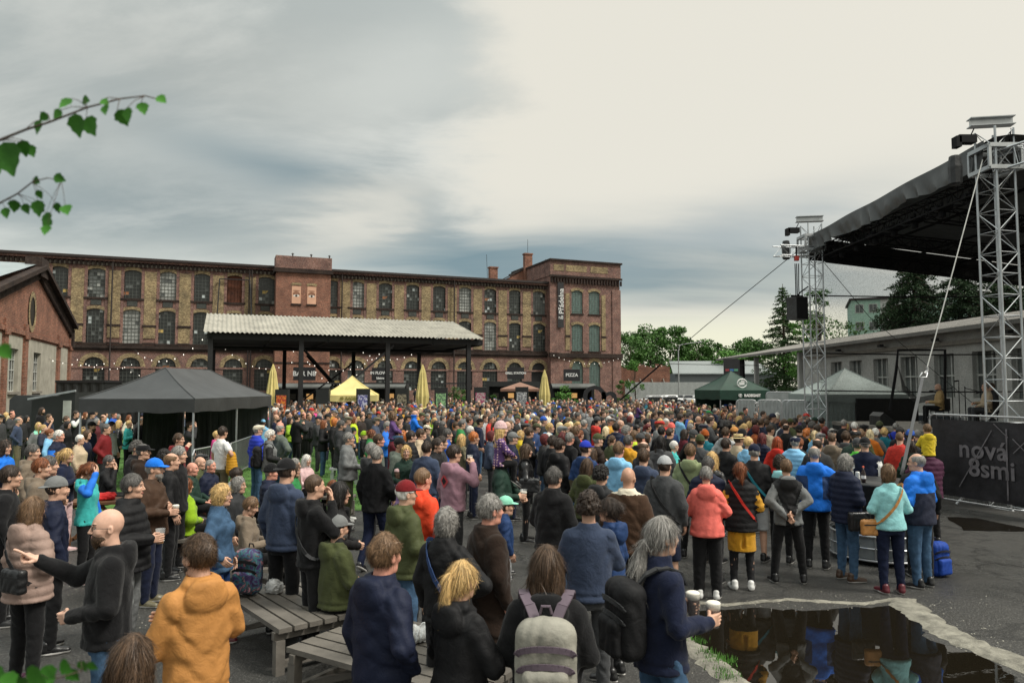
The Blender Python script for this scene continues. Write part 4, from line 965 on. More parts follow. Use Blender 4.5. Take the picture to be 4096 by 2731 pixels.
# end block
e0,e1=tpx(2203,-1.2),tpx(2481,-1.2);eb=MB();Y0=-1.2;wl=[tpx(2310,-1.2),tpx(2379,-1.2)]
mm_=(wl[0]+wl[1])/2;eed=[e0,mm_,e1];eY=MB();eD=MB()
for i,q in enumerate(wl):
    w=1.75
    opening_wall(eb,eed[i],eed[i+1],0,18.2,[(q-w/2,q+w/2,2.6,5.4,w/2),(q-w/2,q+w/2,7.7,11.2,.3),(q-w/2,q+w/2,13.0,16.0,.3)],Y0)
    for zs,rr_,th in((5.4,w/2,.45),(11.2,.3,.35),(16.0,.3,.35)):arch_ring(eY,q-w/2,q+w/2,zs,rr_,th,Y0)
    for j,(zb,zs,rr_)in enumerate(((2.6,5.4,w/2),(7.7,11.2,.3),(13.0,16.0,.3))):window(mill,q,w,zb,zs,rr_,'block',900+i*5+j,Y0+.2,7)
    for zb in(7.7,13.0):eD.box(q-1.0,q+1.0,Y0-.12,Y0+.02,zb-.2,zb)
eb.add([(e0,Y0,0),(e0,14,0),(e0,14,18.2),(e0,Y0,18.2)],[(0,3,2,1)]);eb.add([(e1,Y0,0),(e1,14,0),(e1,14,18.2),(e1,Y0,18.2)],[(0,1,2,3)])
eb.box(e0-.15,e0+1.3,Y0-.12,Y0-.001,7.4,16.6);eb.box(e1-1.3,e1+.1,Y0-.12,Y0-.001,0,16.6)
eb.box(e0-.1,e1+.1,Y0-.2,14.1,18.202,20.3)
for q in(wl[0]-1.55,wl[1]+1.45):eY.box(q-.32,q+.32,Y0-.1,Y0,7.8,15.8);eD.box(q-.38,q+.38,Y0-.15,Y0-.102,9.6,9.9)
for a,b_ in((.4,2.0),(2.3,5.6),(6.2,9.0),(9.5,11.3)):
    if e0+b_<e1:eY.box(e0+a,e0+b_,Y0-.24,Y0-.202,18.9,19.8)
eD.box(e0-.3,e1+.3,Y0-.35,Y0,Z_ST0,Z_ST1);eD.box(e0-.25,e1+.25,Y0-.45,14.3,20.302,20.55);eD.box(e0-.25,e1+.25,Y0-.4,Y0-.201,18.0,18.3)
x=e0
while x<e1:eD.box(x,x+.22,Y0-.32,Y0-.1,17.2,17.9);x+=.46
eb.build('end_block_wall','red_brick',mill);eY.build('end_block_yellow_brick','yellow_brick',mill);eD.build('end_block_cornice','dark_brick',mill)
# rooftop stair house and chimneys
rh=MB();a0,a1=tpx(2100,8),tpx(2300,8);rh.box(a0,a1,8,13,17.3,20.6);rh.add([(a0-3.5,8,17.3),(a0,8,17.3),(a0,8,20.4),(a0-3.5,8,18.6)],[(0,1,2,3)]);rh.build('roof_house','bright_brick',mill)
rh=MB();rh.box(a0-.2,a1+.2,7.7,13.2,20.602,20.8);rh.bar((a0-4,7.9,18.5),(a0,7.9,20.65),.25,.15);rh.build('roof_house_cover','gutter',mill)
for q,zt in((a0+.3,22.6),(a0-5.3,20.2)):
    rh=MB();rh.box(q-.6,q+.6,7.2,8.0,17.3,zt);rh.box(q-.7,q+.7,7.1,8.1,zt+.002,zt+.2);rh.build('chimney','bright_brick',mill)
rh=MB()
for k in range(2):q=a0+3.6+k*.9;rh.tube([(q+.3*math.cos(a),8.2,21.6+.6*math.sin(a)+(0 if 0<=a<=math.pi else-.8))for a in(0,.5,1,1.57,2.1,2.6,3.14)],.04,5);rh.tube([(q-.3,8.2,20.6),(q-.3,8.2,21.6)],.04,5);rh.tube([(q+.3,8.2,20.6),(q+.3,8.2,21.6)],.04,5)
rh.tube([(a0+.3,7.6,22.6),(a0+.3,7.6,25)],.03,4);rh.tube([(a0-6,8,18),(a0-6.2,8,22.3)],.03,4);rh.build('antenna','iron_black',mill)
mat('banner_black',(.022,.022,.024),.7);mat('letter_white',(.72,.72,.70),.7,bmp=0,var=.05);mat('letter_grey',(.30,.29,.30),.8,bmp=0,var=.25);mat('letter_gold',(.45,.30,.06),.6,bmp=0)
q0,q1=tpx(2232,-1.5),tpx(2256,-1.5);bn=MB();bn.box(q0,q1,-1.50,-1.46,10.9,17.3);ban=bn.build('banner','banner_black',mill)
Mv=Matrix.Translation(((q0+q1)/2+.1,-1.53,14.6))@Matrix.Rotation(R(90),4,'X')@Matrix.Rotation(R(90),4,'Z')
text_obj('Přádelna',1.05,'letter_white',ban,Mv,bold=.012)
text_obj('n8',.75,'letter_white',ban,Matrix.Translation(((q0+q1)/2,-1.53,12.3))@Matrix.Rotation(R(90),4,'X'))
# ================================================================ gable building at the left edge
gr=thing('gable_building','brick gabled workshop with oval window and rendered ground floor at the left edge','building',(0,0,0))
gd=Vector((-.3746,.9272,0));gp=Vector((-34.5,56.5,0))
# frame: x towards the camera along the front (leftwards), z up
gr.location=gp;gr.rotation_euler=(0,0,math.atan2(-gd.y,-gd.x));gr.scale=(1,-1,1)
def gx(u):
    k=(u-2048)/F_PX;return(k*gp.y-gp.x)/(-gd.x+k*gd.y)
EH,AX,AH=6.9,11.6,9.9
gw=MB()
def gq(*P):gw.add([(x,0,z)for x,z in P],[tuple(range(len(P)))])
gwin=[gx(u)for u in(150,56)]
gq((0,5.6),(0,EH),(AX,AH),(2*AX,EH),(2*AX,5.6))
gw.add([(0,0,0),(0,12,0),(0,12,EH),(0,0,EH)],[(0,1,2,3)])
gw.build('gable_wall','bright_brick',gr)
mat('render_wall',(.36,.34,.28),.9,var=.25,scale=1.2,bmp=.3);mat('tin',(.36,.41,.42),.45,.4,var=.15,scale=1.0);mat('rusty_tin',(.20,.095,.06),.7,.2,var=.5,scale=1.3)
rw=MB();xs=[0,1.3];gl=sorted(gwin)
pts_=[0]
for q in gl:pts_+=[q-1.0,q+1.0]
pts_+=[2*AX]
for i in range(0,len(pts_),2):rw.add([(pts_[i],.02,0),(pts_[i+1],.02,0),(pts_[i+1],.02,5.6),(pts_[i],.02,5.6)],[(0,1,2,3)])
for q in gl:rw.box(q-1,q+1,.02,.35,0,2.4);rw.box(q-1,q+1,.02,.35,4.85,5.6);rw.add([(q-1,.02,2.4),(q-1,.35,2.4),(q-1,.35,4.85),(q-1,.02,4.85)],[(0,1,2,3)]);rw.add([(q+1,.02,2.4),(q+1,.02,4.85),(q+1,.35,4.85),(q+1,.35,2.4)],[(0,1,2,3)])
rw.build('rendered_wall','render_wall',gr)
mat('window_white',(.45,.46,.43),.7)
for i,q in enumerate(gl):
    wi=window(gr,q,2.0,2.4,4.85,.01,'grey',50+i,.30,4);fm_=MB()
    for k in range(5):fm_.box(q-1+k*.5-.03,q-1+k*.5+.03,.22,.25,2.4,4.85)
    for k in range(5):fm_.box(q-1,q+1,.215,.245,2.4+k*.6,2.46+k*.6)
    fm_.build('frame','window_white',wi)
    fm_=MB();fm_.box(q-1.1,q+1.1,-.12,.3,2.25,2.395);fm_.build('sill','stone_grey',gr)
bp=MB()
for q in(.35,(gl[0]+gl[1])/2*1.0-9,gx(95),gx(12)):
    if q<0:continue
    bp.box(q-.35,q+.35,-.14,.019,0,6.4);bp.box(q-.45,q+.45,-.22,-.141,5.5,5.8)
bp.box(0,2*AX,-.1,-.002,5.72,6.0);bp.build('brick_pilasters','bright_brick',gr)
cp=MB();
for s_ in(0,1):
    a=(s_*2*AX,EH);b_=(AX,AH);n_=46
    cp.bar((a[0],-.30,a[1]+.38),(b_[0],-.30,b_[1]+.38),.5,.26)
    for k in range(n_):x_=a[0]+(b_[0]-a[0])*k/n_;z_=a[1]+(b_[1]-a[1])*k/n_;cp.box(x_-.07,x_+.07,-.22,-.01,z_-.35,z_+.25)
cp.box(AX-1.0,AX+1.0,-.4,.5,AH-.3,AH+.9);cp.box(-.05,.4,-.3,.6,EH-1.2,EH+.2)
cp.build('raking_cornice','dark_brick',gr)
ov=MB();ox=gx(118)
for k in range(20):
    a,b_=k*math.pi/10,(k+1)*math.pi/10;P=[(ox+r1*math.cos(t_),-.06,7.3+r2*math.sin(t_))for(r1,r2,t_)in((.62,.9,a),(1.0,1.28,a),(1.0,1.28,b_),(.62,.9,b_))];ov.add(P,[(0,1,2,3)])
ov.build('oval_surround','yellow_brick',gr);ov=MB();ov.add([(ox+.64*math.cos(k*math.pi/10),-.03,7.3+.92*math.sin(k*math.pi/10))for k in range(20)],[tuple(range(20))]);ov.build('oval_window','glass_dark',gr)
rf=MB();rf.add([(AX,.3,AH+.3),(2*AX+.6,.3,EH+.1),(2*AX+.6,16,EH+.1),(AX,16,AH+.3)],[(0,1,2,3)]);rf.add([(AX,.3,AH+.3),(-.6,.3,EH+.1),(-.6,16,EH+.1),(AX,16,AH+.3)],[(3,2,1,0)]);rf.build('roof','rusty_tin',gr)
rf=MB();rf.add([(AX+.3,-.1,AH+.55),(2*AX+.6,-.1,EH+.75),(2*AX+.6,3.2,EH+.75),(AX+.3,3.2,AH+.55)],[(0,1,2,3)]);rf.build('roof_flashing','tin',gr)
# ================================================================ pavilion with corrugated roof
PF=Vector((-2.2,50,0));pav=thing('pavilion','open steel pavilion with pale corrugated gable roof in front of the mill','pavilion',PF,math.atan2(UD.y,UD.x))
mat('corrugated',(.31,.295,.25),.8,var=.28,scale=.9,bmp=.2)
PL=17.4;V=[];Fq=[];nX=260;rows=[(0,6.05),(3.5,6.9),(7,7.75),(10.5,6.9),(14,6.05)]
for i in range(nX+1):
    x=-PL-.2+(PL+.3)*i/nX;w_=.045*math.cos(i*2*math.pi/4)
    for(y_,z_)in rows:V.append((x,y_-.4 if y_==0 else y_,z_+w_-(.1 if y_==0 else 0)))
for i in range(nX):
    for k in range(4):Fq.append((i*5+k,(i+1)*5+k,(i+1)*5+k+1,i*5+k+1))
link('roof',mesh('roof',V,np.array(Fq),['corrugated']),pav)
fr_=MB();cols_=[(-16.9,0),(-9.5,0),(-4.2,0),(-.8,0)]
for y_ in(.1,13.9):fr_.box(-PL,.2,y_-.1,y_+.1,5.55,5.9)
for x_ in np.linspace(-PL+.2,.1,6):
    fr_.bar((x_,0,5.75),(x_,7,7.5),.14,.2);fr_.bar((x_,14,5.75),(x_,7,7.5),.14,.2);fr_.bar((x_,0,5.6),(x_,14,5.6),.14,.2)
for y_ in(2,4.5,9.5,12):fr_.bar((-PL,y_,5.9+(min(y_,14-y_))*.22),(.2,y_,5.9+(min(y_,14-y_))*.22),.1,.15)
fr_.box(-PL,.1,6.6,7.4,5.3,5.5);fr_.build('roof_frame','iron_black',pav)
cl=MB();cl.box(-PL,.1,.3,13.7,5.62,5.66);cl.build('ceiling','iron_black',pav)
for xq in(-17.2,-11.9,-6.4,-.8):
    for y_ in(.15,13.8):c_=MB();c_.box(xq-.14,xq+.14,y_-.14,y_+.14,0,5.55);c_.build('column','iron_black',pav)
br_=MB();br_.bar((-11.9,.15,5.2),(-6.2,13.8,1.0),.12);br_.bar((-10.2,13.8,5.2),(-6.2,13.8,.8),.12);br_.bar((-6.0,.15,5.4),(-10.4,.15,1.6),.12);br_.bar((-6.2,13.8,4.8),(-10.4,13.8,1.6),.12);br_.bar((-11.9,.15,2.9),(-.8,.15,2.9),.1);br_.build('cross_brace','iron_black',pav)
# ================================================================ trees
mat('bark',(.07,.05,.035),.95,var=.4,scale=6,bmp=.6)
def leafmat(name,a,b_,sc=.35):
    m,t,bs=_nm(name);tcn=nd(t,'ShaderNodeTexCoord');n=noise_of(t,tcn.outputs['Object'],sc,4,.7);n2_=noise_of(t,tcn.outputs['Object'],4.0,2,.5)
    c=ramp(t,n.outputs[0],[(.3,a),(.7,b_)]);c=mixc(t,.5,c,ramp(t,n2_.outputs[0],[(.3,a),(.7,b_)]));t.links.new(c,bs.inputs['Base Color'])
    bs.inputs['Roughness'].default_value=.6;bs.inputs['Specular IOR Level'].default_value=.25;MATS[name]=m
leafmat('leaf_green',(.025,.075,.014),(.085,.19,.035));leafmat('leaf_light',(.05,.14,.02),(.12,.28,.05));leafmat('needle',(.012,.032,.012),(.035,.075,.026));leafmat('needle_light',(.020,.055,.015),(.06,.12,.035))
def quads(C_,N_,sz,asp=1.0):
    n=len(C_);T=np.cross(N_,RNG.normal(size=(n,3)));T /= np.linalg.norm(T,axis=1)[:,None]+1e-9;B=np.cross(N_,T);sz=np.asarray(sz).reshape(-1,1)
    V=np.stack([C_-T*sz,C_+B*sz*asp*.6,C_+T*sz,C_-B*sz*asp*.6],1).reshape(-1,3);return V,np.arange(n*4).reshape(-1,4)
def tree(loc,h,cr,mname,label,n=5000,leaf=.16,trunk=.5,seed=0,base=.25,nb=26,group=None,cat='tree'):
    rr=np.random.RandomState(seed);t=thing('broadleaf_tree',label,cat,loc,0,group)
    m=MB();m.tube([(0,0,-.3),(.1,0,h*.3),(-.1,.1,h*.55),(.1,0,h*.8)],[trunk*.5,trunk*.38,trunk*.25,trunk*.08],8)
    cl_=[]
    for k in range(nb):
        z=h*(base+(1-base)*rr.uniform(.12,.93));a=rr.uniform(0,6.28);f_=(z/h-base)/(1-base);rad=cr*math.sqrt(max(.05,1-(2*f_-.85)**2/1.4))*rr.uniform(.35,.95)
        e=(rad*math.cos(a),rad*math.sin(a),z);m.tube([(0,0,z*.62),(e[0]*.5,e[1]*.5,z*.85),e],[trunk*.14,trunk*.08,trunk*.03],5);cl_.append((e,rr.uniform(.18,.34)*cr))
    m.build('trunk','bark',t);P=[]
    for e,r_ in cl_:
        k=n//nb;d=rr.normal(size=(k,3));d /= np.linalg.norm(d,axis=1)[:,None];P.append(np.array(e)+d*(r_*rr.uniform(.3,1.15,(k,1))**.7)*np.array([1.1,1.1,.75]))
    P=np.concatenate(P);Nn=rr.normal(size=P.shape);Nn[:,2]+=.6;Nn /= np.linalg.norm(Nn,axis=1)[:,None]
    V,Fq=quads(P,Nn,rr.uniform(.6,1.3,len(P))*leaf);link('crown',mesh('crown',V,Fq,[mname]),t);return t
def conifer(loc,h,cr,mname,label,seed=0,droop=.5,n=46,group=None,open_=1.0,leaf=.15,pw=.8):
    rr=np.random.RandomState(seed);t=thing('conifer_tree',label,'tree',loc,0,group);m=MB();m.tube([(0,0,-.3),(0,0,h*.5),(0,0,h)],[.28,.18,.03],8);P=[];D=[]
    for k in range(n):
        f_=k/n;z=h*(.12+.86*f_);L_=cr*(1-f_)**pw*rr.uniform(.65,1.1)+.15;nbr=5
        for j in range(nbr):
            a=rr.uniform(0,6.28);e=np.array((math.cos(a)*L_,math.sin(a)*L_,-L_*droop*rr.uniform(.3,.8)+.1));m.tube([(0,0,z),(e[0]*.5,e[1]*.5,z+e[2]*.35),(e[0],e[1],z+e[2])],[.04,.03,.01],3,False)
            q=int(26*open_*max(L_,.4));s_=rr.uniform(.15,1,q);c_=np.stack([e[0]*s_,e[1]*s_,z+e[2]*s_**1.4],1)+rr.normal(size=(q,3))*np.array([.13,.13,.05])*L_**.4;c_[:,2]-=rr.uniform(0,.35,q)*droop;P.append(c_)
    m.build('trunk','bark',t);P=np.concatenate(P);Nn=rr.normal(size=P.shape);Nn /= np.linalg.norm(Nn,axis=1)[:,None];V,Fq=quads(P,Nn,rr.uniform(.6,1.2,len(P))*leaf,.6);link('crown',mesh('crown',V,Fq,[mname]),t);return t
TG='trees behind the car park'
for i,(u,vt,Y,cr,lf,lab)in enumerate([(2520,1330,150,5.5,0,'green broadleaf tree touching the right end of the mill'),(2600,1300,158,6.5,0,'tallest broadleaf tree right of the mill, behind the leaning brick ruin'),(2680,1295,170,6.5,0,'tall broadleaf tree behind the street lamp'),
        (2560,1330,185,7,0,'dark broadleaf tree filling the gap behind the brick ruin'),(2785,1335,165,5.2,0,'rounded broadleaf tree standing alone right of the street lamp'),(2870,1355,175,5.5,0,'broadleaf tree left of the green beer tent, behind the grey warehouse'),
        (2920,1400,150,4.5,1,'light green low broadleaf tree over the warehouse roof'),(2965,1345,180,6,0,'broadleaf tree above the porch roof end'),(3035,1350,170,6,0,'broadleaf tree beside the tall conifer'),(2740,1400,175,4,0,'low broadleaf tree just right of the lamp column')]):
    p=at(u,vt,Y);tree((p.x,Y,0),p.z,cr,'leaf_light' if lf else 'leaf_green',lab,4200,.30,.6,i+10,.12,group=TG)
p=at(3130,1135,84);conifer((p.x,84,0),p.z,4.4,'needle_light','tall feathery conifer left of the far stage tower',3,.35,group='conifers around the stage',leaf=.17)
p=at(3200,1230,80);tree((p.x+.6,80,0),p.z,2.6,'leaf_light','bright green birch growing against the tall conifer',3600,.13,.3,44,.25)
p=at(3275,1150,78);tree((p.x,78,0),p.z,2.4,'leaf_green','sparse broadleaf tree seen behind the far stage tower',1500,.13,.3,45,.3)
p=at(3400,1275,74);tree((p.x,74,0),p.z+.5,3.2,'leaf_green','sparse low tree in front of the green apartment block',2300,.13,.3,46,.25)
p=at(3650,1032,62);conifer((p.x,62,0),p.z+.5,5.0,'needle','wide drooping larch between stage roof and white workshop',5,.7,54,group='conifers around the stage',open_=2.0,pw=.55)
p=at(3870,1050,58);conifer((p.x,58,0),p.z,5.0,'needle','dark conifer behind the near end of the stage',6,.4,50,group='conifers around the stage',open_=2.2,pw=.45)
p=at(4010,1100,54);conifer((p.x,54,0),p.z,4.6,'needle','dark conifer at the right edge behind the near tower',9,.4,46,group='conifers around the stage',open_=1.8,pw=.5)
p=at(3560,1150,66);conifer((p.x,66,0),p.z-.5,2.6,'needle','narrow dark conifer left of the drooping larch',8,.6,36,group='conifers around the stage')
# ================================================================ apartment block
AB=at(3500,1200,112);ab=thing('apartment_building','mint green and white panel apartment block behind the trees','building',(at(3408,1300,112).x,112,0),R(-22))
mat('mint_wall',(.36,.54,.44),.9,var=.12);mat('white_wall',(.62,.63,.60),.9,var=.12);mat('curtain',(.40,.40,.37),.8)
a=MB();a.box(0,4.0,0,12,0,16);a.build('mint_wall','mint_wall',ab);a=MB();a.box(4.002,7.0,.1,12,0,16);a.build('white_wall','white_wall',ab);a=MB();a.box(7.002,30,0,12,0,16);a.build('far_mint_wall','mint_wall',ab)
a=MB();a.box(-.3,30,-.3,12.3,16.002,16.3);a.build('roof','gutter',ab)
for(x_,zs_)in((1.1,(8.6,11.3,14)),(3.0,(8.6,11.3,14)),(5.4,(8.6,11.3,14)),(9,(11.3,14)),(13,(11.3,14))):
    for z_ in zs_:
        w_=MB();w_.box(x_-.6,x_+.6,-.04,.08,z_,z_+1.35);o=w_.build('window','window_white',ab);w_=MB();w_.box(x_-.5,x_-.04,-.07,-.042,z_+.1,z_+1.25);w_.box(x_+.04,x_+.5,-.07,-.042,z_+.1,z_+1.25);w_.build('pane','glass_grey',o)
# ================================================================ white workshop behind the stage
ws=thing('workshop','long low white rendered workshop with shallow roof behind the stage','building',(22,0,0))
mat('dirty_render',(.40,.395,.37),.9,var=.2,scale=.8,bmp=.3);mat('felt_roof',(.19,.18,.165),.85,var=.3,scale=.5,bmp=.3);mat('interior_shade',(.010,.010,.010),.95)  # last material is near-black, interior shade put into its colour
ww=MB();Yw=[float(Vector((22,0,0)).x/((u-2048)/F_PX))for u in(3340,3425,3525,3635,3775,3935,4120,4330)]
wins=sorted((y-.85,y+.85)for y in[22*F_PX/(u-2048)for u in(3345,3422,3522,3635,3775,3935,4100)]);Y1=22*F_PX/(3215-2048);prev=20.0
for a,b_ in wins:
    ww.add([(0,prev,0),(0,a,0),(0,a,5.6),(0,prev,5.6)],[(3,2,1,0)]);ww.add([(0,a,0),(0,b_,0),(0,b_,2.15),(0,a,2.15)],[(3,2,1,0)]);ww.add([(0,a,4.35),(0,b_,4.35),(0,b_,5.6),(0,a,5.6)],[(3,2,1,0)])
    ww.add([(0,a,2.15),(0,b_,2.15),(.35,b_,2.15),(.35,a,2.15)],[(0,1,2,3)]);ww.add([(0,a,2.15),(.35,a,2.15),(.35,a,4.35),(0,a,4.35)],[(0,1,2,3)]);ww.add([(0,b_,2.15),(0,b_,4.35),(.35,b_,4.35),(.35,b_,2.15)],[(0,1,2,3)]);ww.add([(0,a,4.35),(.35,a,4.35),(.35,b_,4.35),(0,b_,4.35)],[(0,1,2,3)])
    w_=MB();w_.add([(.3,a,2.15),(.3,b_,2.15),(.3,b_,4.35),(.3,a,4.35)],[(3,2,1,0)]);o=w_.build('window','glass_grey',ws)
    w_=MB();[w_.box(.22,.28,a+(b_-a)*k/3-.04,a+(b_-a)*k/3+.04,2.15,4.35)for k in range(4)];w_.box(.21,.27,a,b_,3.2,3.28);w_.build('frame','window_white',o)
    prev=b_
ww.add([(0,prev,0),(0,Y1,0),(0,Y1,5.6),(0,prev,5.6)],[(3,2,1,0)]);ww.add([(0,Y1,0),(9,Y1,0),(9,Y1,6.5),(0,Y1,5.6)],[(0,3,2,1)]);ww.build('wall','dirty_render',ws)
led=MB();led.box(-.18,-.002,20,Y1,4.75,4.95);led.build('ledge','stone_grey',ws)
rf=MB();Ye=22*F_PX/(2890-2048)
rf.add([(-.7,18,5.55),(-.7,Ye,5.55),(9,Ye,7.3),(9,18,7.3),(-.7,18,5.35),(-.7,Ye,5.35),(9,Ye,7.1),(9,18,7.1)],[(0,3,2,1),(0,1,5,4),(1,2,6,5),(4,5,6,7)]);rf.build('roof','felt_roof',ws)
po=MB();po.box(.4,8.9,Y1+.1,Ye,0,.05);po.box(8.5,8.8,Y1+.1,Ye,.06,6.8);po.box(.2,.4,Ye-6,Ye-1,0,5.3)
po.build('porch_interior','interior_shade',ws);po=MB()  # porch floor and walls coloured near-black to carry the shade under the roof
for y_ in(Y1+.6,(Y1+Ye)/2):po.box(-.2,.15,y_-.18,y_+.18,0,5.3)
po.build('porch_post','dirty_render',ws)
po=MB();po.box(8.40,8.45,Y1+4,Ye-4,3.6,4.4);po.build('glass_block_window','pane_clear',ws)
for k in range(6):
    y_=26+k*5.5;po=MB();po.box(-.5,-.25,y_-.15,y_+.15,5.0,5.15);po.bar((-.25,y_,5.05),(0,y_,4.95),.04);po.build('floodlight','iron_black',ws)
# ================================================================ warehouse, ruin, fence and lamp by the car park
wh=thing('warehouse','grey flat warehouse with metal roof behind the parked cars','building',(at(2700,1500,140).x,140,0));mat('grey_panel',(.16,.18,.185),.8,var=.1);mat('metal_roof',(.24,.27,.27),.5,.3,var=.2)
a=MB();a.box(0,19,0,12,0,5.2);a.build('wall','grey_panel',wh);a=MB();a.add([(-.5,-.5,5.21),(19.5,-.5,5.21),(19.5,12,8.0),(1.5,12,8.0)],[(0,1,2,3)]);a.box(-.5,19.5,-.52,-.3,5.0,5.2);a.build('roof','metal_roof',wh)
for k in range(3):a=MB();a.box(11+k*1.5,12+k*1.5,-.06,0.01,.4,1.8);a.build('door','window_white',wh)
ru=thing('brick_ruin','low roofless brick wall propped by wooden struts beside the mill','wall',(at(2478,1500,125).x,125,0));a=MB()
for i in range(14):a.box(i*.62,i*.62+.62,0,.4,0,6.0-(i%5)*.18+(.6 if i>4 else 0));
a.build('wall','bright_brick',ru)
for k in range(4):a=MB();a.bar((1.5+k*2,0,4.0),(2.3+k*2,-2,0),.15);a.build('strut','stone_grey',ru)
mat('white_fence',(.42,.45,.44),.6,var=.15);cf=thing('corrugated_fence','white corrugated metal fence behind the parked cars','fence',(at(2500,1540,122).x,122,0));a=MB()
for i in range(90):a.add([(i*.2,0,0),(i*.2+.1,-.06,0),(i*.2+.1,-.06,3.4),(i*.2,0,3.4)],[(0,1,2,3)]);a.add([(i*.2+.1,-.06,0),(i*.2+.2,0,0),(i*.2+.2,0,3.4),(i*.2+.1,-.06,3.4)],[(0,1,2,3)])
a.build('panel','white_fence',cf)
mat('galvanised',(.48,.50,.51),.38,.75,var=.12,scale=5,bmp=.1);mat('lamp_metal',(.36,.38,.38),.5,.4)
p=at(2716,1600,118);lp=thing('street_lamp','tall grey street lamp with curved arm standing over the car park','street lamp',(p.x,118,0));a=MB();zt=at(2716,1375,118).z;a.tube([(0,0,0),(0,0,zt-1),(.3,0,zt-.2),(1.2,0,zt),(3.2,0,zt+.3)],[.12,.09,.07,.06,.05],7);a.build('column','lamp_metal',lp);a=MB();a.box(3.0,3.9,-.15,.15,zt+.22,zt+.36);a.build('lamp_head','lamp_metal',lp)
# ================================================================ parked cars
for nm,c_,r in(('car_glass',(.03,.035,.04),.08),('tyre',(.02,.02,.02),.9),('rim',(.35,.36,.37),.4),('headlamp',(.6,.6,.58),.15),('tail_lamp',(.35,.02,.01),.3)):mat(nm,c_,r,bmp=0,spec=.6)
objmat('car_paint',.25,.05,2,.0,5,.01,.6)
CARM={}
def carparts():
    s=SDF((-1.0,-2.3,.1),(1.0,2.3,1.6),.07);s.rbox((0,0,.62),(.86,2.12,.32),.16,0);s.rbox((0,-.2,1.05),(.70,1.15,.36),.22,.12)
    for y in(-1.35,1.35):s.ell((.8,y,.33),(.3,.42,.42),.0,cut=True);s.ell((-.8,y,.33),(.3,.42,.42),.0,cut=True)
    s.zcut(.24);v,f=s.nets();CARM['body']=mesh('body',v,f,['car_paint'],True)
    m=MB()
    for q in(-1,1):m.add([(q*.79,-1.15,.98),(q*.79,.75,.98),(q*.70,.35,1.33),(q*.70,-.85,1.33)],[(0,1,2,3)])
    m.add([(-.66,1.02,1.0),(.66,1.02,1.0),(.58,.62,1.36),(-.58,.62,1.36)],[(0,1,2,3)]);m.add([(-.66,-1.42,1.0),(.66,-1.42,1.0),(.58,-1.10,1.36),(-.58,-1.10,1.36)],[(0,3,2,1)]);CARM['windows']=mesh('windows',m.v,m.f,['car_glass'])
    m=MB();N_=14;m.v=[(dx_,.32*math.cos(k*2*math.pi/N_),.32*math.sin(k*2*math.pi/N_))for dx_ in(-.1,.1)for k in range(N_)];m.f=[(k,(k+1)%N_,N_+(k+1)%N_,N_+k)for k in range(N_)]+[tuple(range(N_)),tuple(range(N_,2*N_))];CARM['wheel']=mesh('wheel',m.v,m.f,['tyre'])
    m=MB();m.v=[(dx_,.19*math.cos(k*2*math.pi/N_),.19*math.sin(k*2*math.pi/N_))for dx_ in(-.12,.12)for k in range(N_)];m.f=[(k,(k+1)%N_,N_+(k+1)%N_,N_+k)for k in range(N_)]+[tuple(range(N_)),tuple(range(N_,2*N_))];CARM['rim']=mesh('rim',m.v,m.f,['rim'])
    m=MB();m.box(-.16,.16,-.03,.03,-.08,.08);CARM['hl']=mesh('headlight',m.v,m.f,['headlamp']);CARM['tl']=mesh('taillight',m.v,m.f,['tail_lamp'])
carparts()
def car(loc,rz,col,label,group,sc=1.0):
    t=thing('parked_car',label,'car',loc,rz,group);t.scale=(sc,)*3
    link('body',CARM['body'],t,color=col);link('window_glass',CARM['windows'],t)
    for q in(-1,1):
        for y in(-1.35,1.35):w_=link('wheel',CARM['wheel'],t,(q*.80,y,.32));link('rim',CARM['rim'],w_)
        link('headlight',CARM['hl'],t,(q*.62,2.10,.68));link('taillight',CARM['tl'],t,(q*.62,-2.10,.75))
CC=dict(silver=(.45,.46,.46),white=(.75,.76,.75),black=(.015,.015,.017),red=(.35,.02,.02),blue=(.03,.12,.32),grey=(.12,.13,.13),yellow=(.65,.60,.05),darkred=(.18,.01,.02),green=(.10,.22,.12))
cars=[(2612,105,'silver','silver estate car at the left end of the front row'),(2672,108,'white','white hatchback in the front row beside the silver estate'),(2738,112,'grey','grey car in the front row below the street lamp'),(2800,106,'white','white car in the front row left of the red one'),(2850,104,'darkred','dark red car nearest to the green beer tent'),(2665,126,'white','white car in the second row left of the lamp'),(2722,128,'silver','silver car in the second row behind the lamp'),(2775,126,'silver','pale silver car in the middle of the second row'),(2835,128,'white','white van-like car at the right of the second row'),(2745,150,'blue','blue car in the far row'),(2690,150,'white','white car in the far row left of the blue one'),(2830,152,'yellow','yellow-green car in the far row'),(2862,148,'silver','silver car in the far row beside the yellow one'),(2872,118,'red','bright red car beside the green beer tent')]
for i,(u,Y,c_,lab)in enumerate(cars):car((at(u,1560,Y).x,Y,0),R(100+(i*37%30)),CC[c_],lab,'cars in the car park')
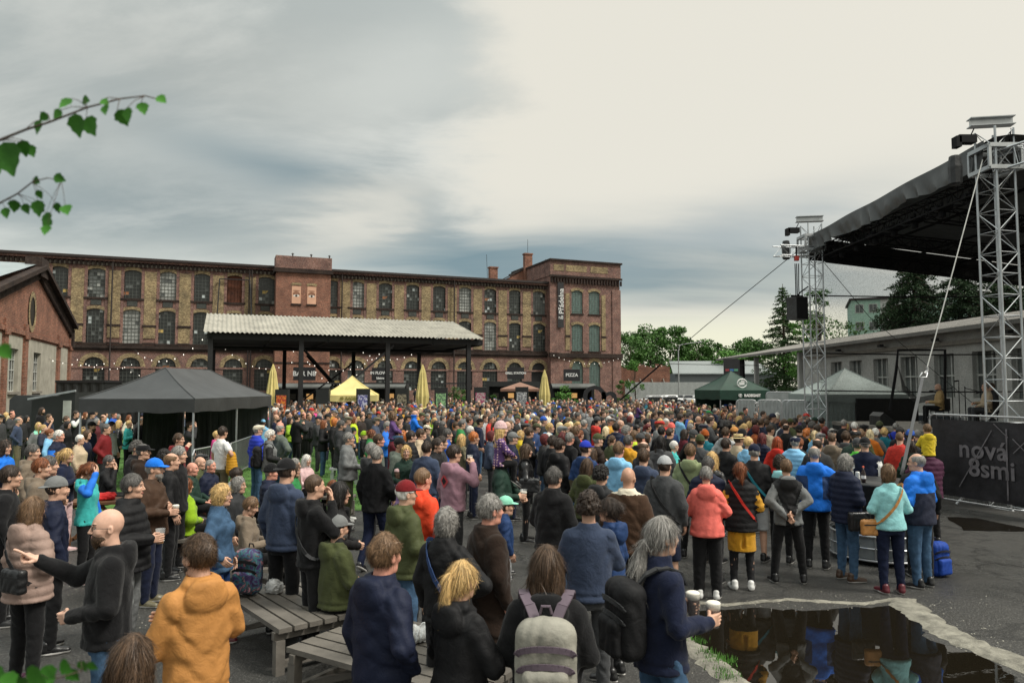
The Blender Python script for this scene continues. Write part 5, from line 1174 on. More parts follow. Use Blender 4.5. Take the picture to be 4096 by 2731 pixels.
# ================================================================ stage
def on_axes(a,b_):return None
def truss(mb,a,b_,w=.4,n=None,r=.025,rl=.013,up=(0,0,1),roll=0.0,tri=False):
    a=Vector(a);b_=Vector(b_);d=(b_-a);L_=d.length;d.normalize();u=Vector(up)
    if abs(d.dot(u))>.95:u=Vector((1,0,0))
    r_=d.cross(u).normalized();u=r_.cross(d)
    if roll:q=Matrix.Rotation(roll,3,d);r_=q@r_;u=q@u
    K=[r_*s1*w/2+u*s2*w/2 for s1,s2 in((-1,-1),(1,-1),(1,1),(-1,1))]
    for k in K:mb.tube([a+k,b_+k],r,6)
    n=n or max(2,int(L_/w*.9))
    for i in range(n):
        p,q=a+d*(L_*i/n),a+d*(L_*(i+1)/n)
        for j in range(4):
            k0,k1=K[j],K[(j+1)%4]
            mb.tube([p+k0,q+k1]if(i+j)%2 else[p+k1,q+k0],rl,4,False)
            if i%1==0:mb.tube([p+k0,p+k1],rl*.9,4,False)
objmat('drape',.75,.25,1.5,.5,2.2,.06,.25)
mat('tarp_black',(.020,.021,.022),.42,var=.35,scale=.8,bmp=.6,bscale=2.0,bdist=.08,spec=.5);mat('deck',(.20,.18,.155),.6,var=.25);mat('truss_black',(.010,.010,.011),.75,spec=.2,bmp=0)
st=thing('stage','open air concert stage with silver truss towers and a black sloping canopy','stage',(11.2,16.2,0))
SX,SY=11.2,16.2;DZ=1.45
a=MB();a.box(.3,9.0,-.2,10.0,DZ-.12,DZ);a.build('deck','deck',st)
a=MB();a.box(.32,8.98,-.18,9.98,0,DZ-.121);a.build('skirt','tarp_black',st)
for nm,(tx,ty,rt)in {'near':(-.15,.1,.25),'far':(-.35,9.8,.12)}.items():
    tw_=MB();H_=8.55;truss(tw_,(tx,ty,0),(tx,ty,H_),.52,18,.026,.011,roll=rt);o=tw_.build('tower','galvanised',st)
    b_=MB();b_.bar((tx-.5,ty+.1,H_+.12),(tx+.42,ty-.05,H_+.12),.26,.02);b_.bar((tx-.5,ty+.1,H_+.30),(tx+.42,ty-.05,H_+.30),.26,.02);b_.bar((tx-.49,ty+.1,H_+.21),(tx+.41,ty-.05,H_+.21),.02,.16);b_.build('head_beam','galvanised',o)
    b_=MB();
    for z_ in(7.6,8.1):
        for s1,s2 in(((-1,-1),(1,-1)),((1,-1),(1,1)),((1,1),(-1,1)),((-1,1),(-1,-1))):b_.bar((tx+s1[0]*.36,ty+s1[1]*.36,z_),(tx+s2[0]*.36,ty+s2[1]*.36,z_),.07,.09)
    for s1 in((-1,-1),(1,-1),(1,1),(-1,1)):b_.bar((tx+s1[0]*.36,ty+s1[1]*.36,7.6),(tx+s1[0]*.36,ty+s1[1]*.36,8.1),.06)
    b_.build('sleeve_block','galvanised',o)
    b_=MB();b_.box(tx-.85,tx-.45,ty-.1,ty+.12,8.25,8.43);b_.box(tx-.92,tx-.8,ty-.1,ty+.1,8.15,8.4);b_.build('chain_hoist','truss_black',o)
    b_=MB();b_.lathe([(.10,-.42),(.14,-.38),(.15,.0),(.12,.24),(.10,.26)],(tx-.92,ty,7.7),9);b_.build('chain_bag','tarp_black',o)
    b_=MB();b_.tube([(tx-.45,ty,8.6),(tx-.6,ty,8.3)],.015,4);b_.build('chain','truss_black',o);b_=MB();b_.tube([(tx+.4,ty,8.6),(tx+.3,ty,8.0)],.015,4);b_.build('chain','truss_black',o)
    for k,(ax_,ay_)in enumerate(((-1.0,.3),(.9,-.5))):b_=MB();b_.tube([(tx+ax_,ty+ay_,.05),(tx,ty,1.2)],.03,6);b_.build('outrigger','galvanised',o)
a=MB();truss(a,(-.35,9.8,7.55),(-1.9,9.0,7.45),.35,4,.022,.012);a.build('speaker_outrigger','galvanised',st)
a=MB();truss(a,(-.2,.1,7.75),(2.2,-2.2,8.3),.45,7,.028,.014);a.build('side_truss','galvanised',st)
a=MB();truss(a,(.1,.3,7.5),(.0,9.6,7.5),.4,22,.022,.012);a.build('front_truss','truss_black',st)
for y_ in(9.7,):
    a=MB();truss(a,(.2,y_,7.4),(8.9,y_,6.35),.4,20,.022,.012);a.build('roof_truss','truss_black',st)
for y_ in(6.7,3.4):
    a=MB();truss(a,(.2,y_,7.4),(8.9,y_,6.5),.35,18,.02,.011);a.build('roof_truss','truss_black',st)
for x_ in(1.5,3.2,5.0,6.8):a=MB();a.tube([(x_,.2,7.75-.12*x_),(x_,9.8,7.75-.12*x_)],.04,6);a.build('purlin','truss_black',st)
# canopy and its draped front fascia
V=[];nu,nv=40,24
for i in range(nu+1):
    for j in range(nv+1):
        x_=-.35+9.6*j/nv;y_=-.2+10.4*i/nu;z_=8.30-.015*(y_+.2)-.135*max(0,x_)-.04*math.sin(i*math.pi/nu*3)**2+(.10*math.sin(math.pi*min(1,j/4))if j<4 else 0);V.append((x_,y_,z_))
Fq=[(i*(nv+1)+j,i*(nv+1)+j+1,(i+1)*(nv+1)+j+1,(i+1)*(nv+1)+j)for i in range(nu)for j in range(nv)]
link('canopy',mesh('canopy',V,np.array(Fq),['tarp_black'],True),st)
V=[];nu,nv=160,12;rr=random.Random(4)
for i in range(nu+1):
    t_=i/nu;y_=.05+9.95*t_;hang=.56+.05*math.sin(t_*14)+.02*math.sin(t_*29+1);sag=.03*math.sin(t_*math.pi*3)**2
    for j in range(nv+1):
        q=j/nv;x_=-.42-.045*q*math.sin(t_*50+3*math.sin(t_*23)+q*2.5)*(.4+q)-.018*math.sin(t_*131+q*4)*q;V.append((x_,y_,8.31-.015*y_-sag-hang*q))
Fq=[(i*(nv+1)+j,(i+1)*(nv+1)+j,(i+1)*(nv+1)+j+1,i*(nv+1)+j+1)for i in range(nu)for j in range(nv)]
mat('fascia_grey',(.060,.064,.064),.38,var=.25,scale=1.5,bmp=.25,bscale=5,bdist=.03,spec=.5)
link('fascia_drape',mesh('fascia_drape',V,np.array(Fq),['fascia_grey'],True),st)
a=MB()
for k in range(30):x0,x1=-.3+k*.31,-.3+(k+1)*.31;a.add([(x0,10.18+.02*(k%2),7.30-.125*max(0,x0)),(x1,10.18+.02*((k+1)%2),7.30-.125*max(0,x1)),(x1,10.2,8.13-.135*max(0,x1)),(x0,10.2,8.13-.135*max(0,x0))],[(0,1,2,3)])
a.build('side_fascia','tarp_black',st)
# rear and side wrapping
def scrim(name,dens,col):
    m,t,b=_nm(name);tcn=nd(t,'ShaderNodeTexCoord');b.inputs['Base Color'].default_value=col+(1,);b.inputs['Roughness'].default_value=.8
    n=noise_of(t,tcn.outputs['Object'],55,2,.5);tr=nd(t,'ShaderNodeBsdfTransparent');mxs=nd(t,'ShaderNodeMixShader');out=t.nodes['Material Output']
    t.links.new(ramp(t,n.outputs[0],[(.4,(dens-.08,)*3),(.72,(min(1,dens+.35),)*3)]),mxs.inputs[0]);t.links.new(tr.outputs[0],mxs.inputs[1]);t.links.new(b.outputs[0],mxs.inputs[2]);t.links.new(mxs.outputs[0],out.inputs[0]);MATS[name]=m
scrim('scrim_far',.20,(.012,.012,.012));scrim('scrim_net',.75,(.015,.015,.016))
a=MB();a.add([(.0,10.15,DZ),(9.2,10.15,DZ),(9.2,10.15,6.3),(.0,10.15,7.3)],[(0,1,2,3)]);a.build('side_scrim','scrim_far',st)
a=MB()
for k in range(24):x0,x1=.55+k*.36,.55+(k+1)*.36;a.add([(x0,-.25+.06*(k%2),0),(x1,-.25+.06*((k+1)%2),0),(x1,-.25+.06*((k+1)%2),8.25-.135*x1),(x0,-.25+.06*(k%2),8.25-.135*x0)],[(0,1,2,3)])
a.build('side_curtain','tarp_black',st)
for z_ in(2.55,3.9,6.0):a=MB();a.tube([(-.3,10.1,z_),(4,10.1,z_-.06),(9,10.1,z_-.02)],.025,5);a.build('rail_pipe','truss_black',st)
mat('spot_glass',(.10,.10,.11),.1,bmp=0)
for k,(x_,y_)in enumerate([(.1,1.4),(.1,2.6),(.1,3.9),(.1,5.0),(.1,6.1),(.1,7.3),(.1,8.4),(3,3.4),(4,6.7),(5.5,3.4)]):
    z_=7.45-.12*x_;a=MB();a.tube([(x_,y_,z_+.1),(x_,y_,z_-.05)],.03,5);a.box(x_-.2,x_+.2,y_-.13,y_+.13,z_-.12,z_-.03);a.lathe([(.07,-.32),(.09,-.30),(.09,-.14),(.06,-.12)],(x_,y_,z_),10)
    o=a.build('spotlight','truss_black',None,loc=(SX,SY,0));tag(o,f'black stage lamp hanging under the canopy, {["first","second","third","fourth","fifth","sixth","seventh"][k] if k < 7 else ["inner front","inner far","inner right"][k-7]} from the near tower','stage light','stage lights under the canopy')
# line array speaker, monitors, mic stands
t=thing('speaker_cabinet','black loudspeaker box hanging from a chain beside the far stage tower','loudspeaker',(SX-1.2,SY+9.1,5.42),R(20));a=MB();a.box(-.25,.25,-.25,.25,-.40,.40);a.build('cabinet','tarp_black',t);a=MB();a.box(-.22,.22,-.27,-.252,-.37,.37);a.build('grille','truss_black',t);a=MB();a.bar((-.25,0,.44),(.25,0,.44),.06);a.tube([(0,0,.44),(.2,0,.62),(.5,0,.8)],.025,5);a.build('bracket','truss_black',t)
t=thing('chain_hoist','red chain hoist hanging under the truss outrigger of the far tower','hoist',(SX-1.2,SY+9.05,7.2));mat('red_paint',(.35,.03,.02),.5);a=MB();a.box(-.07,.07,-.06,.06,-.10,.06);a.build('gearbox','red_paint',t);a=MB();[a.tube([(x_,0,-.2),(x_*.8,.01,-1.0),(x_,0,-1.9+abs(x_))],.018,4)for x_ in(-.06,0,.07)];a.tube([(0,0,.1),(0,0,.4)],.03,5);a.build('chains','truss_black',t)
def monitor(loc,rz,lab):
    t=thing('stage_monitor',lab,'loudspeaker',loc,rz,'floor monitors on the stage');a=MB();a.add([(-.35,-.25,0),(.35,-.25,0),(.35,.25,0),(-.35,.25,0),(-.35,-.25,.12),(.35,-.25,.12),(.35,.12,.42),(-.35,.12,.42),(-.35,.25,.30),(.35,.25,.30)],[(0,3,2,1),(0,1,5,4),(4,5,6,7),(7,6,9,8),(8,9,2,3),(0,4,7,8,3),(1,2,9,6,5)]);a.build('cabinet','tarp_black',t);a=MB();a.add([(-.31,-.20,.165),(.31,-.20,.165),(.31,.09,.405),(-.31,.09,.405)],[(0,1,2,3)]);a.build('grille','truss_black',t)
p=at(3515,1690,24);monitor((12.0,23.6,DZ),R(90),'black wedge monitor lying near the far front corner of the stage');monitor((13.0,22.3,DZ),R(60),'black wedge monitor tilted up before the left musician');monitor((13.6,20.6,DZ),R(70),'black wedge monitor in front of the right musician')
def mic(loc,tip,lab):
    t=thing('microphone_stand',lab,'microphone stand',loc,0,'microphone stands on the stage');L_=Vector(tip)-Vector(loc);a=MB();a.tube([(0,0,0),(0,0,1.25)],.014,5);[a.tube([(0,0,.12),(.28*math.cos(k*2.1),.28*math.sin(k*2.1),0)],.012,4)for k in range(3)];a.build('stand','truss_black',t);a=MB();a.tube([(0,0,1.2),tuple(L_)],.012,5);a.build('boom','truss_black',t);a=MB();a.tube([tuple(L_),tuple(L_+Vector((-.14,0,-.02)))],[.018,.028],7);a.build('microphone','truss_black',t)
pA=at(3755,1545,24.3);pB=at(3945,1545,22.0)
mic((pA.x+.3,23.7,DZ),at(3835,1522,23.7),'tall microphone stand with a boom pointing up right of the left musician');mic((pA.x-.1,23.4,DZ),at(3735,1562,23.4),'microphone stand at the mouth of the left musician');mic((pB.x-.9,21.6,DZ),at(3925,1568,21.6),'microphone stand with horizontal boom before the right musician')
def chair(loc,rz,lab):
    t=thing('chair',lab,'chair',loc,rz,'chairs of the musicians');a=MB();a.box(-.22,.22,-.22,.22,.42,.46);a.build('seat','black_cloth',t);a=MB();a.box(-.22,.22,-.25,-.21,.46,.85);a.build('backrest','black_cloth',t)
    for x_ in(-.2,.2):
        for y_ in(-.2,.2):a=MB();a.tube([(x_,y_,0),(x_,y_,.42)],.014,5);a.build('leg','black_metal',t)
chair((pA.x,24.3,DZ),R(80),'black chair of the left musician in the ochre shirt');chair((pB.x,22.0,DZ),R(75),'black chair of the right musician in the cream jacket')
# portal frame of black pipe behind the musicians
t=thing('pipe_frame','black pipe portal with a torn net hanging from it behind the musicians','frame',(0,0,0));a=MB();q1,q2=at(3592,1400,25.7),at(3780,1400,25.7);b1,b2=at(3560,1640,25.7),at(3780,1620,25.7);a.tube([b1,at(3585,1480,25.7),q1,q2,b2],.05,6);a.build('pipe','truss_black',t)
a=MB();P=[at(3592,1460,25.6),at(3620,1540,25.6),at(3670,1590,25.6),at(3740,1575,25.6)];Q=[at(3592,1470,25.5),at(3610,1560,25.5),at(3665,1615,25.5),at(3740,1600,25.5)]
for k in range(3):a.add([P[k],P[k+1],Q[k+1],Q[k]],[(0,1,2,3)])
a.build('net','scrim_net',t)
# pickup behind the stage
t=car((at(3670,1640,29.5).x+.4,30.2,.0),R(70),(.09,.10,.105),'dark silver pickup parked behind the stage',None,1.15)
# ---- gazebos
def gazebo(loc,rz,w,d,eave,peak,val,mname,lab,open_,apex=1,legs=True,name='gazebo',walls=None,legm='galvanised',cat='tent'):
    t=thing(name,lab,cat,loc,rz);rx,ry=(d-w)/2 if d>w else 0,0;V=[];n=8
    def prof(q):return eave+(peak-eave)*(.82*q+.18*q**2.6)
    ridge0,ridge1=(w/2,d-w/2)if d>w else(d/2,d/2);mb=MB()
    def P(x_,y_):
        ex=min(x_,w-x_)/(w/2);ey=min(y_,d-y_)/(w/2 if d>w else d/2);return prof(max(0,min(1,min(ex,ey))))
    CR=[(-w,0),(0,0),(0,d),(-w,d)];RG=[(-w/2,ridge0),(-w/2,ridge0),(-w/2,ridge1),(-w/2,ridge1)];n1_,n2_=10,8
    for si in range(4):
        A_,B_=CR[si],CR[(si+1)%4];RA,RB_=RG[si],RG[(si+1)%4];base=len(mb.v)
        for i in range(n1_+1):
            s0=i/n1_;e0_=(A_[0]+(B_[0]-A_[0])*s0,A_[1]+(B_[1]-A_[1])*s0);r0_=(RA[0]+(RB_[0]-RA[0])*s0,RA[1]+(RB_[1]-RA[1])*s0)
            for j in range(n2_+1):q=j/n2_;mb.v.append((e0_[0]+(r0_[0]-e0_[0])*q,e0_[1]+(r0_[1]-e0_[1])*q,prof(q)-.05*math.sin(math.pi*s0)*math.sin(math.pi*q)))
        for i in range(n1_):
            for j in range(n2_):mb.f.append((base+i*(n2_+1)+j,base+(i+1)*(n2_+1)+j,base+(i+1)*(n2_+1)+j+1,base+i*(n2_+1)+j+1))
    mb.m=[0]*len(mb.f)
    rf_=mb.build('canopy',mname,t,smooth=True);va=MB()
    for a_,b_ in(((-w,0),(0,0)),((0,0),(0,d)),((0,d),(-w,d)),((-w,d),(-w,0))):
        nn=14
        for k in range(nn):
            p,q=Vector(a_).lerp(Vector(b_),k/nn),Vector(a_).lerp(Vector(b_),(k+1)/nn);s1,s2=.02*math.sin(k*1.1),.02*math.sin((k+1)*1.1);va.add([(p.x,p.y,eave-val+s1),(q.x,q.y,eave-val+s2),(q.x,q.y,eave),(p.x,p.y,eave)],[(0,1,2,3)])
    va.build('valance',mname,t);sm=MB()
    for(a_,b_)in(((-w,0),0),((0,0),0),((0,d),1),((-w,d),1)):
        ap=(-w/2,ridge1 if b_ else ridge0);pts_=[]
        for k in range(7):q=k/6;x_=a_[0]+(ap[0]-a_[0])*q;y_=a_[1]+(ap[1]-a_[1])*q;pts_.append((x_,y_,prof(q)+.008))
        sm.tube(pts_,.012,4,False)
    sm.build('seam',mname,t)
    if legs:
        for x_ in(-w+.04,-.04):
            for y_ in((.04,d-.04)if d<=w else(.04,d/2,d-.04)):a=MB();a.box(x_-.02,x_+.02,y_-.02,y_+.02,0,eave);a.build('leg',legm,t)
    for wl_ in(walls or[]):
        a=MB();(x0,y0),(x1,y1),mm2=wl_;nn=20;L_=math.hypot(x1-x0,y1-y0);nx_,ny_=-(y1-y0)/L_,(x1-x0)/L_
        for k in range(nn):
            q,r2=k/nn,(k+1)/nn;s1,s2=.02*math.sin(k*1.9),.02*math.sin((k+1)*1.9);a.add([(x0+(x1-x0)*q+nx_*s1,y0+(y1-y0)*q+ny_*s1,0.02),(x0+(x1-x0)*r2+nx_*s2,y0+(y1-y0)*r2+ny_*s2,0.02),(x0+(x1-x0)*r2,y0+(y1-y0)*r2,eave-.02),(x0+(x1-x0)*q,y0+(y1-y0)*q,eave-.02)],[(0,1,2,3)])
        a.build('side_wall',mm2,t)
    return t
mat('tent_black',(.036,.038,.039),.45,var=.3,scale=1.2,bmp=.3,bscale=4,bdist=.03,spec=.5);mat('tent_grey',(.23,.27,.255),.6,var=.15,scale=1.5,bmp=.2,bscale=3,bdist=.03);mat('tent_green',(.010,.040,.026),.6,var=.2);mat('tent_yellow',(.64,.54,.22),.7,var=.12,scale=2);mat('tent_brown',(.24,.13,.09),.7,var=.12)
gazebo((-8.2,18.8,0),0,3.0,6.0,2.38,3.22,.36,'tent_black','large black pop up gazebo standing in the crowd at the left',True,walls=[((-.1,5.95),(-2.9,5.95),'tent_black'),((-2.95,3.2),(-2.95,5.95),'tent_black')],name='gazebo')
gt=gazebo((at(3625,1600,27.6).x,27.4,0),R(4),3.2,3.2,2.4,3.42,.3,'tent_grey','pale grey gazebo with a black front opening between the tower and the stage',True,walls=[((-3.15,.05),(-3.15,3.1),'tent_grey'),((-3.1,3.1),(-.1,3.1),'tarp_black'),((-3.15,.03),(-2.1,.03),'tent_grey')])
a=MB();a.box(-2.1,.3,-.08,-.02,.3,2.25);a.build('opening_shade','interior_shade',gt)  # near-black sheet standing in for the shade inside the tent opening
gg=gazebo((at(3068,1600,39).x,38.5,0),R(12),2.9,2.9,2.5,3.55,.5,'tent_green','dark green beer tent with white lettering behind the screen fence',True,walls=[((-1.5,.02),(-.05,.02),'tent_green'),((-2.9,2.85),(0,2.85),'tent_green')])
text_obj('RADEGAST',.19,'letter_white',gg,wallM((-1.05,-.03,2.22),(1,0,0)),bold=.012)
mat('letter_olive',(.22,.20,.04),.7,bmp=0)
gy=gazebo((at(1512,1600,42).x,41.6,0),R(8),3.0,3.0,2.2,3.32,.36,'tent_yellow','pale yellow beer tent under the pavilion roof',True)
text_obj('RADEGAST',.22,'letter_olive',gy,wallM((-1.2,-.03,2.02),(1,0,0)),bold=.01)
def emblem(parent,x_,y_,z_,s_,m_):
    a=MB();a.tube([(x_+s_*.5*math.cos(k*.5),y_,z_+s_*.42*math.sin(k*.5))for k in range(13)],s_*.06,4,False);a.box(x_-s_*.3,x_+s_*.25,y_-.005,y_+.005,z_-s_*.15,z_+s_*.12);a.box(x_-s_*.1,x_+s_*.35,y_-.006,y_+.004,z_+s_*.15,z_+s_*.3);a.build('emblem',m_,parent)
emblem(gg,-1.75,-.03,2.22,.2,'letter_white');emblem(gy,-1.95,-.03,2.03,.2,'letter_olive');emblem(gg,-.75,-.0,1.55,.7,'letter_white');emblem(gg,-1.45,.30,2.86,.55,'letter_white')
# brown parasol and closed yellow parasols
for u,vt,Y,lab in((1093,1455,44,'closed pale yellow parasol beside the black gazebo'),(1691,1457,44,'closed pale yellow parasol in front of the pavilion middle'),(2178,1477,50,'closed pale yellow parasol by the grill kiosk')):
    p=at(u,vt,Y);t=thing('closed_parasol',lab,'parasol',(p.x,Y,0),0,'closed yellow parasols');a=MB();n_=20;hh=p.z;prof=[(1.2,.16),(1.5,.30),(2.1,.34),(2.6,.27),(hh-.5,.16),(hh-.1,.05),(hh,.01)]
    for z_,r_ in prof:
        for k in range(n_):q=r_*(1+(.22 if k%2 else-.15));a.v.append((q*math.cos(k*2*math.pi/n_),q*math.sin(k*2*math.pi/n_),z_*1.0))
    a.f=[(i*n_+k,i*n_+(k+1)%n_,(i+1)*n_+(k+1)%n_,(i+1)*n_+k)for i in range(len(prof)-1)for k in range(n_)];a.m=[0]*len(a.f);a.build('canopy','tent_yellow',t);a=MB();a.tube([(0,0,0),(0,0,1.6)],.04,6);a.build('pole','galvanised',t);a=MB();a.lathe([(.36,1.32),(.38,1.4),(.32,1.45)],(0,0,0),12);a.build('tie','tent_yellow',t)
p=at(2080,1528,60);t=thing('parasol','open brown square parasol in front of the grill kiosk','parasol',(p.x,60,0));a=MB();pz=p.z;a.add([(-1.6,-1.6,2.5),(1.6,-1.6,2.5),(1.6,1.6,2.5),(-1.6,1.6,2.5),(0,0,pz)],[(0,1,4),(1,2,4),(2,3,4),(3,0,4)]);a.box(-1.6,1.6,-1.62,-1.6,2.3,2.5);a.build('canopy','tent_brown',t);a=MB();a.tube([(0,0,0),(0,0,pz)],.04,6);a.build('pole','truss_black',t)
# ---- kiosks, containers and signs along the mill
mat('container_black',(.022,.024,.024),.6,var=.25,scale=.6);mat('awning',(.09,.095,.09),.6);mat('warm_glow',(.9,.45,.12),.6,emit=(1,.55,.2,0.45),bmp=0);mat('pink_sign',(.55,.12,.28),.6,bmp=0)
def kiosk(u0,u1,Y,h,lab,awn=True,sign=None,sz=.7):
    a0_,a1_=at(u0,1500,Y),at(u1,1500,Y);L_=a1_.x-a0_.x;t=thing('food_kiosk',lab,'kiosk',(a0_.x,Y,0),R(2),'black kiosks along the mill');a=MB()
    a.box(0,L_,.02,2.4,0,1.05);a.box(0,L_,.02,2.4,h-.5,h);a.box(0,.3,.02,2.4,1.051,h-.501);a.box(L_-.3,L_,.02,2.4,1.051,h-.501);a.box(.3,L_-.3,2.2,2.4,1.051,h-.501);a.build('body','container_black',t)
    if awn:a=MB();a.add([(0,-1.3,h-.35),(L_,-1.3,h-.35),(L_,0,h-.02),(0,0,h-.02),(0,-1.3,h-.5),(L_,-1.3,h-.5)],[(0,1,2,3),(4,5,1,0)]);a.build('awning','awning',t)
    for k in range(int(L_/1.6)):a=MB();a.box(.7+k*1.6,1.3+k*1.6,2.12,2.19,1.5,2.0);a.build('shelf',['stone_grey','warm_glow','pane_board','glass_grey','red_paint'][k%5],t)  # warm panels emit by themselves, kiosk lamplight put into the material
    if sign:
        sx,w_,lines=sign;a=MB();a.box(sx-w_/2,sx+w_/2,-.02,.05,h+.25,h+1.45);s_=a.build('sign','banner_black',t);zz=h+.95
        for txt,size in lines:text_obj(txt,size,'letter_white',s_,wallM((sx,-.03,zz if len(lines)>1 else h+.85),(1,0,0)),bold=.015);zz-=.48
    return t
kiosk(1102,1330,66,3.0,'long black bar kiosk under the sign BAR N8',sign=(2.6,2.0,[('BAR N8',.62)]))
kiosk(1440,1625,68,3.0,'black bistro kiosk under the pavilion with the IN FLOWER sign',sign=(1.9,1.6,[('IN FLOWER',.36),('bistro',.30)]))
kiosk(1945,2160,74,3.2,'dark grill kiosk behind the brown parasol',awn=False,sign=(3.0,1.75,[('GRILL STATION',.30)]))
kiosk(2205,2378,74,3.0,'black pizza kiosk at the foot of the mill end block',sign=(2.1,1.7,[('PIZZA',.46)]))
def cont(u0,u1,Y,z1,lab,d=2.5):
    a0_,a1_=at(u0,1500,Y),at(u1,1500,Y);L_=a1_.x-a0_.x;t=thing('shipping_container',lab,'container',(a0_.x,Y,0),R(6),'dark containers at the left');a=MB();n_=int(L_/.12)
    for k in range(n_):x0,x1=L_*k/n_,L_*(k+1)/n_;a.add([(x0,.05*(k//2%2),.1),(x1,.05*((k+1)//2%2),.1),(x1,.05*((k+1)//2%2),z1),(x0,.05*(k//2%2),z1)],[(0,1,2,3)])
    a.box(0,L_,.1,d,.05,z1);a.build('corrugated_wall','container_black',t);a=MB();a.box(-.05,L_+.05,-.03,d+.05,z1+.002,z1+.15);a.build('top_rail','iron_black',t);return t
cont(226,408,44,2.92,'dark corrugated shipping container below the gable wall corner');cont(408,560,52,2.75,'low dark bar container with a canopy behind the black gazebo')
t=thing('shed','dark slatted lean-to shed with a pale roof edge left of the gazebo','shed',(at(127,1600,31).x,31,0),R(-6));a=MB();w_=at(312,1600,31).x-at(127,1600,31).x;a.add([(0,0,0),(w_,0,0),(w_,0,2.45),(0,0,2.1),(0,2.5,0),(w_,2.5,0),(w_,2.5,2.45),(0,2.5,2.1)],[(0,1,2,3),(1,5,6,2),(4,0,3,7),(3,2,6,7)]);a.build('wall','container_black',t);a=MB();a.bar((-.1,-.1,2.16),(w_+.1,-.1,2.52),.06,.08);a.build('roof_edge','galvanised',t);a=MB();a.box(w_-.5,w_-.14,-.04,-.01,1.2,2.1);a.build('window','window_white',t)
t=thing('market_tent','low black fabric tent standing left of the slatted shed','tent',(at(38,1600,33).x,33,0),R(-4));a=MB();a.lathe([(.0,0),(.0,0)],(0,0,0),3);a=MB();w_=3.8;a.add([(0,0,0),(w_,0,0),(w_,0,2.25),(.25,0,2.3),(0,0,2.1),(0,2,0),(w_,2,0),(w_,2,2.2),(.25,2,2.3),(0,2,2.1)],[(0,1,2,3,4),(4,3,8,9),(3,2,7,8),(5,0,4,9)]);a.build('cover','tent_black',t)
# black letters standing by the mill
for k,(u,sh_,lab)in enumerate(((2378,'O','big black free-standing letter O beside the pizza kiosk'),(2437,'n','big black free-standing letter n right of the letter O'))):
    p=at(u,1600,70);t=thing('standing_letter',lab,'letter',(p.x,70,0),0,'big standing letters');M_=wallM((0,0,1.6),(1,0,0));text_obj(sh_,2.9 if sh_=='O' else 3.6,'banner_black',t,M_,bold=.05,ext=.2)
# poster boards
POST=[(1126,1557,43,'poster board with a red and orange picture beside the black gazebo','red'),(1290,1556,41,'poster board with two dog portraits left of the yellow tent','dogs'),(1451,1554,40,'poster board with a violet night picture right of the yellow tent','violet'),(1607,1553,43,'poster board with sepia building picture in front of the bistro','sepia'),(1764,1550,44,'poster board with green figures under the pavilion','green'),(1922,1548,46,'poster board with pink and white portrait by the grill kiosk','pink'),(2087,1547,48,'white poster board covered in dark doodles under the brown parasol','doodle')]
PC=dict(red=(.45,.05,.03),dogs=(.35,.36,.36),violet=(.10,.10,.28),sepia=(.30,.26,.18),green=(.12,.20,.12),pink=(.45,.36,.36),doodle=(.62,.63,.62));P2=dict(red=(.75,.25,.04),dogs=(.40,.18,.08),violet=(.55,.55,.70),sepia=(.08,.07,.05),green=(.30,.55,.25),pink=(.35,.06,.14),doodle=(.03,.03,.05))
def artmat(k):
    m,t,b=_nm('print_'+k);tcn=nd(t,'ShaderNodeTexCoord');n=noise_of(t,tcn.outputs['Object'],5 if k!='doodle' else 14,3,.5,1.2);t.links.new(ramp(t,n.outputs[0],[(.47,PC[k]),(.53,P2[k])]),b.inputs['Base Color']);b.inputs['Roughness'].default_value=.5;MATS['print_'+k]=m
for u,vt,Y,lab,k in POST:
    artmat(k);p=at(u,vt,Y);w_=52/F_PX*Y/2;t=thing('poster_board',lab,'poster board',(p.x,Y,0),R(random.uniform(-4,6)),'poster boards in front of the mill');a=MB();a.box(-w_,w_,0,.35,0,p.z);a.build('board','container_black',t);a=MB();a.box(-w_+.1,w_-.1,-.02,-.002,.7,p.z-.35-(.5 if k=='dogs' else 0));a.build('poster','print_'+k,t)
# shrubs by the kiosks
for u,Y,h_,lab in((1840,66,2.6,'dark leafy shrub in front of the mill left of the grill kiosk'),(2265,62,2.7,'bright green round shrub in front of the pizza kiosk'),(2495,84,3.6,'leafy bush at the right corner of the mill'),(1950,66,2.2,'thin reddish shrub beside the poster boards')):
    p=at(u,1600,Y);tree((p.x,Y,0),h_,1.25,'leaf_light' if u==2265 else 'leaf_green',lab,1500,.08,.1,int(u),.15,14,cat='shrub')
p=at(2540,1600,88);tree((p.x,88,0),6.2,1.1,'leaf_light','slim young birch by the car park entrance',900,.09,.14,71,.2,14)
p=at(2508,1600,62);t=gazebo((p.x+1,95,0),0,2.6,2.6,1.9,2.6,.2,'tent_yellow','small bright yellow parasol-like tent at the mill corner',True)
# string lights
mat('bulb',(1,.95,.85),.4,emit=(1,.93,.8,1.6),bmp=0)
def string(a,b_,sag,n,lab):
    a=Vector(a);b_=Vector(b_);t=thing('string_light',lab,'string lights',tuple(a),0,'strings of light bulbs');P=[(b_-a)*(i/(n*2))+Vector((0,0,-sag*4*(i/(n*2))*(1-i/(n*2))))for i in range(n*2+1)];m=MB();m.tube(P,.012,3,False);m.build('cable','iron_black',t);m=MB()
    for i in range(1,n*2,2):m.lathe([(.005,-.10),(.028,-.07),(.028,-.04),(.01,0)],tuple(P[i]),6)
    o=m.build('bulbs','bulb',t);o['kind']='stuff' if n>100 else '';del o['kind']
string(at(540,1400,55),at(830,1335,44),1.2,9,'string of bulbs from the gable corner to the left pavilion column');string(at(255,1400,58),at(540,1450,70),1.0,9,'string of bulbs across the gable building windows');string(at(100,1400,46),at(430,1450,62),.5,9,'string of bulbs running in front of the rendered wall')
